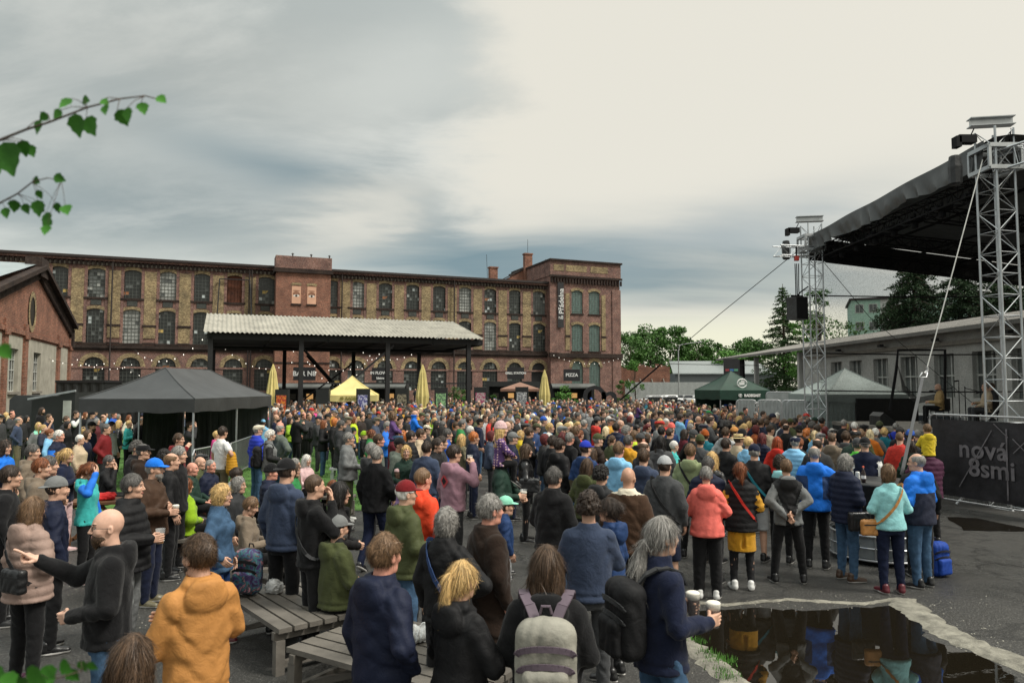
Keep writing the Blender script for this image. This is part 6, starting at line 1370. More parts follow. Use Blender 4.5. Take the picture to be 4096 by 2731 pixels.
string(at(860,1350,56),at(1180,1440,60),1.4,12,'string of bulbs sagging under the left half of the pavilion');string(at(1160,1390,56),at(1560,1375,56),1.9,14,'string of bulbs sagging under the middle of the pavilion');string(at(1200,1390,54),at(1480,1420,62),2.6,12,'deeply sagging string of bulbs in front of the tower bay');string(at(1440,1400,60),at(1720,1370,56),1.0,10,'string of bulbs under the right end of the pavilion');string(at(2205,1415,92),at(2482,1430,98),1.0,14,'string of bulbs across the mill end block');string(at(2482,1430,98),at(2700,1450,100),.8,10,'string of bulbs from the mill corner towards the lamp')
string(at(440,1440,70),at(830,1480,74),1.4,12,'string of bulbs low in front of the ground floor arches')
# ---- fences
mat('fence_sheet',(.40,.42,.41),.55,var=.2,scale=1.5,bmp=.6,bscale=5,bdist=.05);mat('steel',(.52,.53,.54),.35,.8,var=.1,scale=4,bmp=.05)
def heras(p0,p1,z0,z1,lab,cover,name='screen_fence',mat_='fence_sheet'):
    p0=Vector(p0);p1=Vector(p1);L_=(p1-p0).length;t=thing(name,lab,'fence',(p0.x,p0.y,0),math.atan2(p1.y-p0.y,p1.x-p0.x),'temporary fence panels');m=MB();r_=.12
    m.tube([(0,0,z0),(0,0,z1-r_),(r_*.3,0,z1-r_*.3),(r_,0,z1),(L_-r_,0,z1),(L_-r_*.3,0,z1-r_*.3),(L_,0,z1-r_),(L_,0,z0),(0,0,z0)],.021,7);m.build('frame','steel',t)
    if cover:
        m=MB();n_=40;nz=6;m.v=[]
        for i in range(n_+1):
            for j in range(nz+1):x_=.04+(L_-.08)*i/n_;m.v.append((x_,-.03-.012*math.sin(i*.9+j*.7)-.01*math.sin(i*2.3),z0+.05+(z1-z0-.08)*j/nz))
        m.f=[(i*(nz+1)+j,(i+1)*(nz+1)+j,(i+1)*(nz+1)+j+1,i*(nz+1)+j+1)for i in range(n_)for j in range(nz)];m.m=[0]*len(m.f);m.build('cover',mat_,t,smooth=True)
    m=MB()
    for k in range(1,6):z_=z0+(z1-z0)*k/6;m.tube([(0,0,z_),(L_,0,z_)],.004,3,False)
    for k in range(int(L_/.18)):m.tube([(k*.18,0,z0),(k*.18,0,z1)],.0025,3,False)
    m.build('wire_mesh','steel',t);return t
PH=[(2945,3025),(3030,3125),(3128,3190),(3150,3230)]
for k,((u0,u1),lab)in enumerate(zip(PH,('white covered fence panel in front of the green tent','wide white covered fence panel second from the green tent','white covered fence panel left of the turquoise jacket','white covered fence panel touching the far stage tower'))):
    Y=30-k*.35;heras(at(u0,1600,Y).to_2d(),at(u1,1600,Y-.3).to_2d(),.1,2.15,lab,True)
heras(at(3065,1600,33).to_2d(),at(3225,1600,32).to_2d(),.1,2.45,'taller rear fence panel behind the white row',True)
# black fence before the cars
for k,(u0,u1)in enumerate(((2590,2650),(2650,2712))):Y=62;heras(at(u0,1600,Y).to_2d(),at(u1,1600,Y).to_2d(),.1,1.8,['black covered fence section left of the visitors at the car park','black covered fence section right beside the visitors at the car park'][k],True,mat_='container_black')
# crowd barriers by the black gazebo
def barrier(p0,p1,lab):
    p0=Vector(p0);p1=Vector(p1);L_=(p1-p0).length;t=thing('crowd_barrier',lab,'barrier',(p0.x,p0.y,0),math.atan2(p1.y-p0.y,p1.x-p0.x),'crowd barriers by the gazebo');m=MB();m.tube([(0,0,.15),(0,0,.95),(.1,0,1.08),(L_-.1,0,1.08),(L_,0,.95),(L_,0,.15),(0,0,.15)],.02,6);m.build('frame','steel',t);m=MB();[m.tube([(x_,0,.15),(x_,0,1.07)],.007,4,False)for x_ in np.arange(.12,L_-.05,.12)];m.build('bars','steel',t)
    for x_ in(.3,L_-.3):m=MB();m.tube([(x_,-.3,.01),(x_,0,.15),(x_,.3,.01)],.016,5);m.build('foot','steel',t)
barrier(atz(770,1812,1.0).to_2d(),atz(855,1795,1.0).to_2d(),'steel barrier left of the man in the white t-shirt');barrier(atz(920,1785,1.0).to_2d(),atz(1010,1752,1.0).to_2d(),'steel barrier between the white t-shirt and the blue puffer jacket')
# banner fence at the right
q0=Vector((9.86,17.2));q1=Vector((10.95,14.35));bf_=heras(q0,q1,.12,2.05,'tall fence with a black printed banner at the right edge',False,name='banner_fence')
m=MB();L_=(q1-q0).length;n_=40;nz=8
for i in range(n_+1):
    for j in range(nz+1):m.v.append((.1+(L_-.1)*i/n_,-.045-.01*math.sin(i*.55+j*.5),.22+1.72*j/nz))
m.f=[(i*(nz+1)+j,(i+1)*(nz+1)+j,(i+1)*(nz+1)+j+1,i*(nz+1)+j+1)for i in range(n_)for j in range(nz)];m.m=[0]*len(m.f);mat('banner_print',(.024,.023,.026),.5,var=.5,scale=2.2,bmp=.4,bscale=5,bdist=.03);mat('print_grey',(.15,.14,.15),.6,var=.35,scale=6,bmp=0);bn_=m.build('banner','banner_print',bf_,smooth=True)
text_obj('nová',.56,'print_grey',bn_,wallM((1.32,-.075,1.30),(1,0,0)),bold=.010,ext=.001,sp=1.05);text_obj('8smi',.56,'print_grey',bn_,wallM((.98,-.075,.90),(1,0,0)),bold=.010,ext=.001,align='LEFT')
m=MB();m.bar((.75,-.08,.45),(1.55,-.08,1.75),.02,.004,up=(0,1,0));m.bar((1.85,-.08,.3),(1.87,-.08,1.8),.03,.004,up=(0,1,0));m.bar((1.6,-.08,1.9),(1.9,-.08,1.62),.018,.004,up=(0,1,0));m.bar((2.0,-.08,1.6),(2.3,-.08,1.3),.018,.004,up=(0,1,0));m.bar((2.0,-.08,1.3),(2.3,-.08,1.6),.018,.004,up=(0,1,0));m.build('printed_lines','print_grey',bn_)
# guy wires and the ratchet strap
def wire(pts,r,m_,lab,name='guy_wire',n=5):o=MB().tube(pts,r,n).build(name,m_);tag(o,lab,'cable','guy wires of the stage');return o
nt_=(SX-.15,SY+.1,8.0);ft=(SX-.35,SY+9.8,8.0)
mat('rope',(.42,.42,.40),.7);mat('strap_grey',(.075,.080,.085),.7,var=.2)
sA=at(3930,640,16.0);sB=at(3708,1470,14.2);sC=at(3690,1510,14.1);sD=at(3606,1900,12.8)
wire([sA,sB],.012,'rope','pale wire rope running down from the near tower to the ratchet')
t=thing('ratchet_strap','grey ratchet strap with silver shackle stretched from the near tower wire','strap',tuple(sB));m=MB();a=sC-sB;b_=sD-sB;m.bar(tuple(a),tuple(b_),.065,.006,up=(0,1,0));m.build('webbing','strap_grey',t);m=MB();m.tube([(0,0,.02),(0,0,-.06),tuple(a*.6)],.025,6);m.tube([tuple(a*.5+Vector((-.05,0,0))),tuple(a*.95+Vector((-.07,0,0))),tuple(a*.95+Vector((.07,0,0))),tuple(a*.5+Vector((.05,0,0)))],.014,6);m.build('shackle','steel',t)
wire([ft,at(2825,1300,30),at(2620,1475,34)],.014,'truss_black','thin dark wire running left from the far tower over the sky');wire([at(2480,1600,44),at(2640,1460,42)],.05,'truss_black','thick black strap rising from the crowd toward the car park sky')
wire([(SX-.2,SY+9.9,7.6),at(3480,1270,30),at(3900,1620,30)],.012,'truss_black','thin wire descending behind the stage scrim');wire([at(2480,1452,98),at(3060,1462,60)],.03,'truss_black','dark cable crossing from the mill to the porch roof')
# notice board on the porch
t=thing('menu_board','black board with coloured strips fixed to the porch wall behind the green tent','board',(at(2895,1450,50).x,50,0));m=MB();m.box(0,1.1,0,.08,2.2,4.6);m.build('board','banner_black',t)
for k,c_ in enumerate(((.3,.05,.06),(.05,.15,.35),(.1,.3,.2))):m=MB();m.box(.1+k*.3,.37+k*.3,-.012,-.002,3.75,3.9);m.build('coloured_strip',mat('strip_%d'%k,c_,.7,bmp=0),t)
# ================================================================ the crowd, from the left edge to the right
CROP={'A':(0,1550,900/2352),'B':(0,2000,1100/2352),'C':(800,1550,900/2352),'D':(900,2000,1100/2352),'E':(1600,1550,900/2352),'F':(1900,2000,1100/2352),'G':(2400,1550,900/2352),'H':(2996,1650,1100/2300)}
TAKEN=[]
def P(crop,cx,cy,label=None,child=False,ride=None,dx_=0,dy_=0,**k):
    ox,oy,s_=CROP[crop];u,v=ox+cx*s_,oy+cy*s_;k.setdefault('sex','m');h=k.pop('h',1.77 if k['sex']=='m' else 1.66);k.setdefault('legs','stand')
    if child:k['child']=True
    if ride is not None:
        c=ride;hc=c['h'];z0=1.47*hc/1.755+.09;a=math.radians(c['hd']);p=(c['x']-.03*math.sin(a),c['y']-.03*math.cos(a));k['legs']='ride';r=person(p,h=h,z=z0,label=label,**k);return r
    top=(1.745-(.41 if k['legs']=='sit' else 0))*h/1.755+(.02 if child else 0)
    p=atz(u,v,top);x,y=p.x+dx_,p.y+dy_
    if k.get('heading')is None:k['heading']=math.degrees(math.atan2(STAGE[0]-x,STAGE[1]-y))+random.uniform(-12,12)
    TAKEN.append((x,y));r=person((x,y),h=h,label=label,**k);r.update(x=x,y=y,h=h,hd=k['heading']);return r
J_=dict(bc='denim blue',jeans=True)
# --- front row
PUF=P('A',330,1140,'woman with long light brown hair in rose-beige puffer coat at the left edge',sex='f',h=1.70,hair='xlong',hc='lightbrown',top='pf',tc='rose-beige',hood=True,heading=22,shoe='plum',armR='clasp',armL='clasp',g=1.12,strap=(-1,'black'))
PNT=P('B',955,65,'bald bearded man in black hooded jacket and jeans pointing to the left',hair='',beard='brown',top='hd',tc='black',mtl='fabric',heading=-118,glasses=True,armR='point',armL='clasp',legs='stand',h=1.84,g=1.05,yaw=10,skin='c',**J_)
TAN=P('B',1715,300,'bearded man in tan hooded jacket with folded arms at the lower left',hair='full',hc='brown',beard='darkbrown',top='jk',tc='tan',hood=True,heading=-46,yaw=14,armR='cross',armL='cross',h=1.80,g=1.0,**J_)
P('B',1120,1168,'top of a long highlighted brown head of hair at the bottom edge',sex='f',h=1.63,hair='midlong',hc='brown',top='jk',tc='dark brown',heading=5)
NAV=P('D',1350,290,'man with wavy grey-brown hair in navy jacket with orange lining by the benches',hair='full',hc='lightbrown',top='jk',tc='navy',hood=True,heading=38,h=1.80,g=1.05,skin='r',armR='pocket',**J_)
BLO=P('D',2010,518,'blonde ponytailed woman in black hooded jacket at the bottom middle',sex='f',hair='pony',hc='blonde',top='jk',tc='black',hood=True,heading=42,h=1.67,g=1.1,armR='cross',armL='cross')
BPK=P('F',612,405,'man with long thinning brown hair carrying the grey backpack',hair='midlong',hc='brown',top='hd',tc='black',heading=4,h=1.76,g=1.1,armR='clasp',armL='clasp')
BEER=P('F',1575,145,'man with long grey ponytail carrying two cups of dark beer',hair='lpony',hc='grey',top='jk',tc='navy',mtl='fabric',heading=72,h=1.84,armR='cup',armL='cup',legs='walk',**J_)
BLU=P('E',1970,1090,'man with curly thinning hair in slate blue sweater seen from behind',hair='curly',hc='darkbrown',top='sw',tc='slate blue',heading=5,h=1.80,g=1.05,armR='cross',armL='cross',bc='dark grey')
P('E',925,1120,'grey haired man in dark brown coat behind the blonde ponytail',hair='full',hc='grey',beard=None,top='ct',tc='dark brown',mtl='fabric',heading=62,h=1.80,g=1.1,skin='r')
P('D',1900,40,'person with grey bobbed hair, black jacket and blue bag strap',hair='wave',hc='grey',top='jk',tc='black',heading=28,h=1.72,armR='akimbo',strap=(-1,'dark blue'),dy_=-.15)
P('D',955,138,'man in grey cap and olive hooded sweatshirt sitting on the slatted bench',legs='sit',hair='buzz',hc='darkbrown',beard='darkgrey',hat='cap',hatc='grey',glasses=True,top='hd',tc='olive',heading=48,g=1.22,armR='rest',armL='rest',h=1.80)
P('C',2140,978,'white haired man in red cap and olive rain jacket',hair='short',hc='white',hat='cap',hatc='dark red',top='jk',tc='olive',hood=True,heading=52,h=1.76,g=1.18,armR='cup',yaw=-12,**J_)
P('E',225,835,'man with cropped blond hair in bright red hooded jacket',hair='buzz',hc='lightbrown',top='jk',tc='bright red',hood=True,heading=42,h=1.82,g=1.15,skin='r',bc='charcoal')
MAU=P('E',555,598,'man in mauve hooded sweatshirt with printed back drinking a beer',hair='short',hc='darkbrown',top='hd',tc='mauve',heading=48,h=1.85,g=1.08,armR='drink',yaw=-12,bc='charcoal')
P('E',1095,1143,'boy in mint green cap and blue jacket',child=True,h=1.33,hair='short',hc='brown',hat='cap',hatc='mint',top='jk',tc='dark blue',heading=78,bc='light grey')
CAR=P('E',1070,650,'man in dark green jacket holding beer with a girl on his shoulders',hair='short',hc='darkbrown',top='jk',tc='dark green',heading=96,h=1.80,yaw=-5,armR='cup',armL='grab',pitch=4)
P('E',975,350,'girl in pale pink beanie and dotted navy coat riding on shoulders',ride=CAR,child=True,h=1.22,sex='f',hair='long',hc='blonde',hat='beanie',hatc='pale pink',top='jk',tc='purple',two=('dots','pale pink'),heading=80,armR='grab',armL='grab')
P('E',1310,588,'woman with long curly brown hair, black leather jacket and black leggings',sex='f',h=1.70,hair='long',hc='brown',top='jk',tc='black',mtl='leather',heading=88,bot='lg',armR='clasp',armL='clasp',strap=(1,'black'))
P('E',1600,830,'stout grey haired man in black fleece jacket with glasses',hair='full',hc='darkgrey',glasses=True,top='jk',tc='black',mtl='fabric',heading=38,h=1.78,g=1.2,armR='clasp',armL='clasp',**J_)
P('E',2095,812,'young man with black curls in grey padded hooded jacket',hair='curly',hc='black',top='hd',tc='charcoal',heading=42,h=1.72)
P('E',1935,560,'youth in blue cap and blue-beige hooded jacket seen from behind',hair='short',hc='darkbrown',hat='cap',hatc='royal blue',top='hd',tc='dark blue',mtl='shell',two=('low','khaki'),heading=35,h=1.80,yaw=-15)
P('E',2200,1150,'woman with dark hair in a band and navy jacket beside the slate blue sweater',sex='f',hair='bun',hc='darkbrown',glasses=True,top='jk',tc='dark blue',hood=True,heading=-60,h=1.66)
P('E',1660,530,'dark haired man in black hooded rain jacket',hair='full',hc='darkbrown',top='jk',tc='black',hood=True,heading=52,h=1.80,g=1.1)
P('G',190,565,'blond young man in light blue printed hooded sweatshirt',hair='short',hc='lightbrown',top='hd',tc='light blue',heading=35,h=1.82,g=1.08,skin='r')
P('G',290,828,'bald man in brown suede jacket with fleece collar',hair='',top='jk',tc='brown',mtl='fabric',two=('collar','cream'),heading=25,h=1.80,g=1.22,skin='b')
P('G',670,720,'man in white cap and dark grey printed sweatshirt with black strap',hair='short',hc='darkbrown',hat='cap',hatc='light grey',top='jk',tc='dark grey',mtl='fabric',heading=32,h=1.80,g=1.15,bot='sh',bc='navy',strap=(-1,'black'))
P('G',450,635,'brown haired man with glasses in dark teal hooded sweatshirt',hair='short',hc='brown',glasses=True,top='hd',tc='slate blue',heading=25,h=1.80,g=1.1)
P('G',940,585,'man in sage green hooded sweatshirt with black strap',hair='short',hc='lightbrown',top='hd',tc='sage',heading=28,h=1.80,g=1.15,skin='r',strap=(-1,'black'))
SAL=P('G',1130,830,'grey haired woman in salmon pink hooded jacket and wide black trousers',sex='f',h=1.68,hair='short',hc='grey',top='jk',tc='salmon',hood=True,heading=14,g=1.15,bot='wd',shoe='white',armR='rest',armL='rest',dy_=.1)
P('G',1125,718,'man with grey-black hair in navy chevron puffer jacket',hair='short',hc='darkgrey',top='pf',tc='navy',heading=28,h=1.74,**J_)
P('G',1165,668,'woman with long blonde hair in black leather jacket',sex='f',hair='long',hc='blonde',top='jk',tc='black',mtl='leather',heading=35,h=1.70)
P('G',1465,778,'woman in black padded vest with mustard sleeves and mustard skirt',sex='f',h=1.69,hair='pony',hc='auburn',top='pf',tc='black',two=('sleeves','mustard'),heading=10,g=1.05,bot='sk',bc='mustard',shoe='white',strap=(-1,'red'),armR='clasp',armL='clasp')
P('G',1610,595,'man in navy cap, black jacket and plaid shorts',hair='short',hc='grey',hat='cap',hatc='navy',top='jk',tc='black',heading=25,h=1.80,g=1.15,bot='sh',bc='light grey',strap=(-1,'teal'))
P('G',1975,753,'woman with short golden brown hair in grey jacket with black back panel',sex='f',h=1.70,hair='short',hc='lightbrown',top='jk',tc='grey',mtl='fabric',hood=True,two=('panel','black'),heading=8,g=1.05,armR='behind',armL='behind',legs='wide',dy_=.1)
P('G',1880,710,'woman with dark curls and pale blue hood on grey-purple jacket',sex='f',hair='afro',hc='darkbrown',top='hd',tc='dark grey',two=('hood','aqua'),heading=25,h=1.64)
P('H',580,283,'balding man in bright blue jacket with hand on hip',hair='bald',hc='grey',top='jk',tc='bright blue',hood=True,two=('sidepanel','dark_blue'.replace('_',' ')),heading=22,h=1.82,g=1.15,armR='akimbo',armL='down',dy_=.15)
P('H',800,345,'grey haired man in navy puffer jacket and jeans by the black drum table',hair='wave',hc='grey',top='pf',tc='navy',heading=72,h=1.76,g=1.1,armR='clasp',armL='clasp',shoe='brown',**J_)
AQU=P('H',1165,432,'auburn haired woman in pale aqua sweatshirt with brown bag strap',sex='f',h=1.68,hair='bob',hc='lightbrown',top='sw',tc='aqua',heading=2,g=1.12,bc='navy',jeans=True,armR='clasp',armL='clasp',shoe='burgundy',strap=(1,'tan'))
BNV=P('H',1462,348,'bald man with glasses in blue and navy hooded jacket and jeans',hair='bald',hc='grey',glasses=True,top='jk',tc='bright blue',hood=True,two=('yoke','navy'),heading=-28,yaw=22,h=1.80,g=1.2,bc='denim blue',jeans=True,armR='clasp',armL='clasp',dy_=.15)
P('H',1610,380,'figure in black clothes half hidden behind the blue and navy jacket',hair='short',hc='black',top='jk',tc='black',heading=20,h=1.74,dy_=.6)
P('H',968,210,'man in black cap and navy varsity jacket with white sleeves',hair='buzz',hc='grey',hat='capback',hatc='black',top='jk',tc='navy',mtl='fabric',two=('sleeves','white'),heading=25,h=1.80,g=1.15)
P('H',905,215,'man in grey cap and bright green jacket',hair='short',hc='darkgrey',hat='cap',hatc='dark grey',top='jk',tc='bright green',heading=25,h=1.76)
P('H',1225,85,'grey haired woman in royal blue puffer jacket',sex='f',h=1.72,hair='short',hc='grey',top='pf',tc='royal blue',heading=40,g=1.1,strap=(-1,'black'))
YC=P('H',1490,252,'person in plum puffer jacket carrying the child in yellow',hair='short',hc='darkbrown',top='pf',tc='plum',heading=5,h=1.74,armR='hold',armL='hold',g=1.1)
P('H',1465,55,'small fair haired child in mustard yellow coat on shoulders',ride=YC,child=True,h=1.05,hair='short',hc='lightbrown',top='hd',tc='yellow',heading=5,armR='grab',armL='grab')
P('H',1355,235,'woman with long dark hair and dark teal dotted dress',sex='f',hair='long',hc='darkbrown',top='jk',tc='dark green',heading=10,h=1.66)
# --- left group
P('A',250,1082,'man in grey baseball cap behind the rose-beige puffer coat',hair='buzz',hc='darkbrown',hat='capback',hatc='grey',top='jk',tc='navy',hood=True,heading=48,dx_=-.35,dy_=1.0)
P('A',95,815,'young man with brown swept hair and black top at the left edge',hair='short',hc='darkbrown',top='sw',tc='black',heading=62,h=1.80)
P('A',500,715,'man with dark grey hair, black hooded top and jeans clapping',hair='short',hc='darkgrey',top='hd',tc='black',heading=62,armR='cross',armL='cross',**J_)
P('A',335,592,'smiling grey haired man in taupe hooded sweatshirt',hair='short',hc='darkgrey',top='hd',tc='taupe',heading=82,h=1.78)
P('A',690,632,'blonde woman in navy fleece with pale pink trousers and folded arms',sex='f',hair='pony',hc='blonde',top='sw',tc='navy',heading=84,bc='pale pink',armR='cross',armL='cross',shoe='pale pink',h=1.70)
P('A',930,778,'red ponytailed woman in turquoise jacket with blue sleeves rubbing her face',sex='f',hair='pony',hc='auburn',top='hd',tc='turquoise',mtl='fabric',two=('sleeves','bright blue'),heading=88,armR='brow',pitch=-14,h=1.66,shoe='pale pink')
P('A',1015,728,'grey haired man sitting behind the red ponytail',hair='short',hc='darkgrey',top='jk',tc='black',heading=85,legs='sit',armR='face',dy_=.4)
P('A',612,445,'white haired man in navy track jacket with bright blue sleeves',hair='short',hc='white',top='jk',tc='navy',two=('sleeves','bright blue'),heading=88,g=1.1,skin='r')
P('A',832,490,'white haired woman with glasses in beige jacket',sex='f',hair='short',hc='white',glasses=True,top='jk',tc='beige',heading=80,g=1.15,h=1.62)
P('A',905,442,'curly brown haired woman in dotted navy top',sex='f',hair='wave',hc='brown',top='sw',tc='navy',heading=88)
P('A',955,358,'bearded man in black cap and navy hooded top',hair='short',hc='brown',beard='brown',glasses=True,hat='cap',hatc='black',top='hd',tc='navy',heading=88)
P('A',1105,378,'man in rust red jacket with hand in his trouser pocket',hair='short',hc='darkgrey',top='jk',tc='dark red',heading=84,armR='pocket',bc='charcoal',h=1.80)
P('A',190,305,'bald man in slate blue sweater and khaki trousers with hand in pocket',hair='bald',hc='grey',top='sw',tc='slate blue',heading=68,armR='pocket',armL='pocket',bc='khaki',g=1.1)
P('A',400,362,'laughing blonde woman with glasses in grey jacket over mint top',sex='f',hair='wave',hc='blonde',glasses=True,top='jk',tc='grey',mtl='fabric',two=('hood','mint'),heading=118)
P('A',520,430,'woman with red hair pinned up in pale blue jacket',sex='f',hair='bun',hc='auburn',top='jk',tc='light blue',heading=75)
P('A',508,275,'man with curly brown hair in dark navy t-shirt holding his chin',hair='full',hc='brown',top='ts',tc='navy',heading=95,armR='face',g=1.15)
P('A',275,290,sex='f',hair='midlong',hc='black',top='ct',tc='black',heading=85)
P('A',62,258,sex='f',hair='bob',hc='blonde',top='jk',tc='black',heading=30)
P('A',122,232,hair='buzz',hc='darkbrown',top='jk',tc='black',heading=100,skin='r')
P('A',215,210,child=True,h=1.45,hair='short',hc='brown',hat='beanie',hatc='dark grey',top='jk',tc='green',heading=95)
P('A',435,208,'tall man with long dark hair and beard in black hooded top',hair='midlong',hc='darkbrown',beard='darkbrown',top='hd',tc='black',heading=90,h=1.88)
P('A',702,350,sex='f',hair='bob',hc='black',top='ct',tc='black',heading=90)
P('A',690,297,hair='short',hc='brown',glasses=True,top='jk',tc='charcoal',heading=90)
P('A',790,240,'man in black and white varsity jacket drinking by the gazebo post',hair='short',hc='darkbrown',top='jk',tc='black',two=('sleeves','white'),armR='drink',heading=88,h=1.84)
P('A',890,253,sex='f',hair='long',hc='auburn',top='sw',tc='black',heading=92)
P('A',960,250,hair='short',hc='brown',hat='beanie',hatc='black',top='jk',tc='dark grey',heading=92)
P('A',1010,320,sex='f',hair='wave',hc='grey',glasses=True,top='jk',tc='maroon',heading=90)
P('A',1075,280,hair='bald',hc='brown',top='jk',tc='dark grey',heading=88)
P('A',1190,250,hair='short',hc='lightbrown',top='jk',tc='blue',heading=95,skin='r')
P('A',1165,355,hair='short',hc='darkbrown',glasses=True,top='sw',tc='light grey',heading=92)
P('A',1240,338,sex='f',hair='long',hc='blonde',top='jk',tc='black',mtl='leather',heading=60)
P('A',1345,285,sex='f',hair='long',hc='auburn',top='pf',tc='cream',heading=100)
P('A',1345,342,'short haired blonde woman in turquoise jacket with folded arms',sex='f',hair='short',hc='blonde',top='jk',tc='turquoise',heading=92,armR='cross',armL='cross',strap=(-1,'black'))
P('A',1480,305,'bald older man in long black jacket over burgundy shirt',hair='bald',hc='grey',top='ct',tc='black',heading=100,g=1.1)
P('A',1535,250,hair='short',hc='brown',top='hd',tc='red',heading=95)
P('A',1632,212,'man in black down jacket and jeans with hands in pockets',hair='short',hc='darkbrown',beard='darkbrown',top='pf',tc='black',heading=112,armR='pocket',armL='pocket',h=1.82,**J_)
P('A',1740,270,sex='f',hair='long',hc='pale',top='ct',tc='cream',heading=80)
P('A',1790,270,'man in black cap and grey hooded sweatshirt with folded arms',hair='short',hc='black',hat='cap',hatc='black',top='hd',tc='grey',heading=92,armR='cup',armL='cross')
P('A',1985,348,'man in black rain jacket shading his forehead beside the gazebo post',hair='buzz',hc='darkbrown',top='jk',tc='charcoal',heading=75,armR='brow',h=1.80)
P('A',1862,478,'man with sunglasses in dark red hooded sweatshirt drinking from a can',hair='short',hc='brown',glasses=True,top='hd',tc='dark red',heading=92,armR='drink')
P('A',1862,612,'grey haired man in black jacket left of two bald men',hair='short',hc='grey',top='jk',tc='black',mtl='fabric',heading=88,h=1.82)
P('A',1262,578,'man with grey-black curls in black shirt and folded arms',hair='curly',hc='darkgrey',top='jk',tc='black',mtl='fabric',heading=92,armR='cross',armL='cross',g=1.1,dy_=.5)
P('A',1490,590,'man in black peaked army cap and dark brown jacket',hair='short',hc='darkgrey',glasses=True,hat='army',hatc='black',top='hd',tc='dark brown',heading=80)
BC=P('A',1605,745,'man in blue cap and brown jacket holding a cup of dark beer',hair='short',hc='grey',beard='grey',hat='cap',hatc='bright blue',top='jk',tc='brown',heading=86,armR='cup',armL='cross',g=1.15,bc='navy',shoe='khaki',h=1.80)
BPU=P('A',1425,892,'dark haired man in black puffer jacket holding an empty clear cup',hair='short',hc='darkgrey',top='pf',tc='black',heading=80,armR='cup',g=1.15,bc='grey',jeans=True,h=1.80,dy_=-.1)
P('A',1935,945,'auburn haired woman in green poncho sitting with her back turned',sex='f',legs='sit',hair='bob',hc='auburn',top='pn',tc='lime',heading=45,armR='clasp',armL='clasp',g=1.15,h=1.70,bc='black')
P('A',2000,778,'bald man in teal t-shirt and blue jacket sitting',legs='sit',hair='',top='jk',tc='dark green',heading=85,h=1.76,g=1.15,skin='r',armR='rest',armL='rest')
P('A',2085,720,'bald man with olive jacket sitting behind another bald man',legs='sit',hair='',top='jk',tc='olive',heading=88,h=1.78)
P('A',2195,750,'man with cropped grey hair and navy jacket sitting second from the white t-shirt',legs='sit',hair='buzz',hc='grey',top='jk',tc='navy',heading=105,h=1.76,skin='r')
P('A',1975,715,'man in dark cap hidden behind the two bald men',hair='short',hc='darkgrey',hat='flatcap',hatc='charcoal',top='jk',tc='charcoal',heading=88,legs='sit',h=1.8,dy_=.5)
P('A',1710,650,'person with long black curly hair before the grey haired man',sex='f',hair='afro',hc='black',top='jk',tc='black',heading=40,h=1.6)
P('A',1600,715,'balding head behind the man in the blue cap',hair='bald',hc='lightbrown',top='jk',tc='black',heading=60,dy_=.5)
P('A',42,552,'man with long dark hair in blue jacket holding a cup at the left edge',hair='midlong',hc='darkbrown',top='jk',tc='bright blue',two=('yoke','navy'),heading=92,armR='cup')
P('A',370,745,hair='short',hc='auburn',top='hd',tc='taupe',heading=70,dy_=.1)
# --- around the gazebo and benches
WHT=P('C',232,405,'man in white t-shirt and khaki trousers by the gazebo',hair='short',hc='darkbrown',top='ts',tc='white',heading=30,bc='khaki',h=1.84,armR='akimbo',skin='b')
P('C',170,450,sex='f',hair='short',hc='blonde',top='ct',tc='pink',heading=70,h=1.6)
P('C',600,388,'man in white flat cap, blue puffer jacket and jeans',hair='short',hc='grey',hat='flatcap',hatc='cream',top='pf',tc='royal blue',heading=45,yaw=-15,h=1.82,**J_)
P('C',628,338,'youth in light blue cap and pale blue top behind the flat cap',hair='short',hc='brown',hat='cap',hatc='light blue',top='hd',tc='light blue',heading=-20,h=1.6,dy_=.3)
P('C',730,440,'white curly haired person in grey and black knit jacket with black backpack',sex='f',hair='curly',hc='white',top='jk',tc='grey',mtl='fabric',two=('sleeves','black'),heading=70,h=1.74,g=1.1,armR='clasp',armL='clasp',**J_)
P('C',832,378,'bald older man in dark green hooded sweatshirt seen from behind',hair='bald',hc='grey',top='hd',tc='grey-green',two=None,heading=35,h=1.82,g=1.22,skin='r',armR='akimbo',**J_)
P('C',780,362,hair='',top='jk',tc='navy',heading=60,skin='r',dy_=.4)
P('C',790,278,hair='',beard='darkbrown',glasses=True,top='sw',tc='navy',heading=85)
P('C',850,205,hair='short',hc='darkbrown',beard='brown',top='jk',tc='black',heading=90)
P('C',925,193,sex='f',hair='wave',hc='blonde',top='jk',tc='olive',heading=120)
P('C',1012,275,'man in black jacket holding the small blond child',hair='short',hc='darkbrown',top='jk',tc='black',heading=40,armR='hold',h=1.80)
P('C',1165,212,hair='short',hc='darkbrown',glasses=False,top='jk',tc='charcoal',heading=105)
P('C',1110,165,hair='long',hc='brown',beard='brown',top='jk',tc='black',heading=120)
P('C',1345,148,'tall dark haired man with glasses in black jacket right of the dog poster',hair='short',hc='black',glasses=True,top='jk',tc='black',heading=95,h=1.90)
P('C',1420,168,hair='short',hc='darkbrown',top='jk',tc='charcoal',heading=95,skin='r')
P('C',1485,153,'man in brown cap and black jacket before the yellow tent',hair='short',hc='brown',hat='cap',hatc='tan',top='jk',tc='black',heading=95)
P('C',1250,275,'grey haired man in navy jacket with dark backpack',hair='short',hc='grey',top='jk',tc='navy',heading=80,**J_)
P('C',1290,340,'woman with long auburn hair, black puffer jacket and jeans',sex='f',hair='long',hc='auburn',top='pf',tc='black',heading=86,armR='cup',h=1.70,**J_)
P('C',1472,342,'bearded man with glasses in dark parka holding a beer',hair='short',hc='darkgrey',beard='darkgrey',glasses=True,top='ct',tc='charcoal',heading=80,armL='cup',h=1.85,**J_)
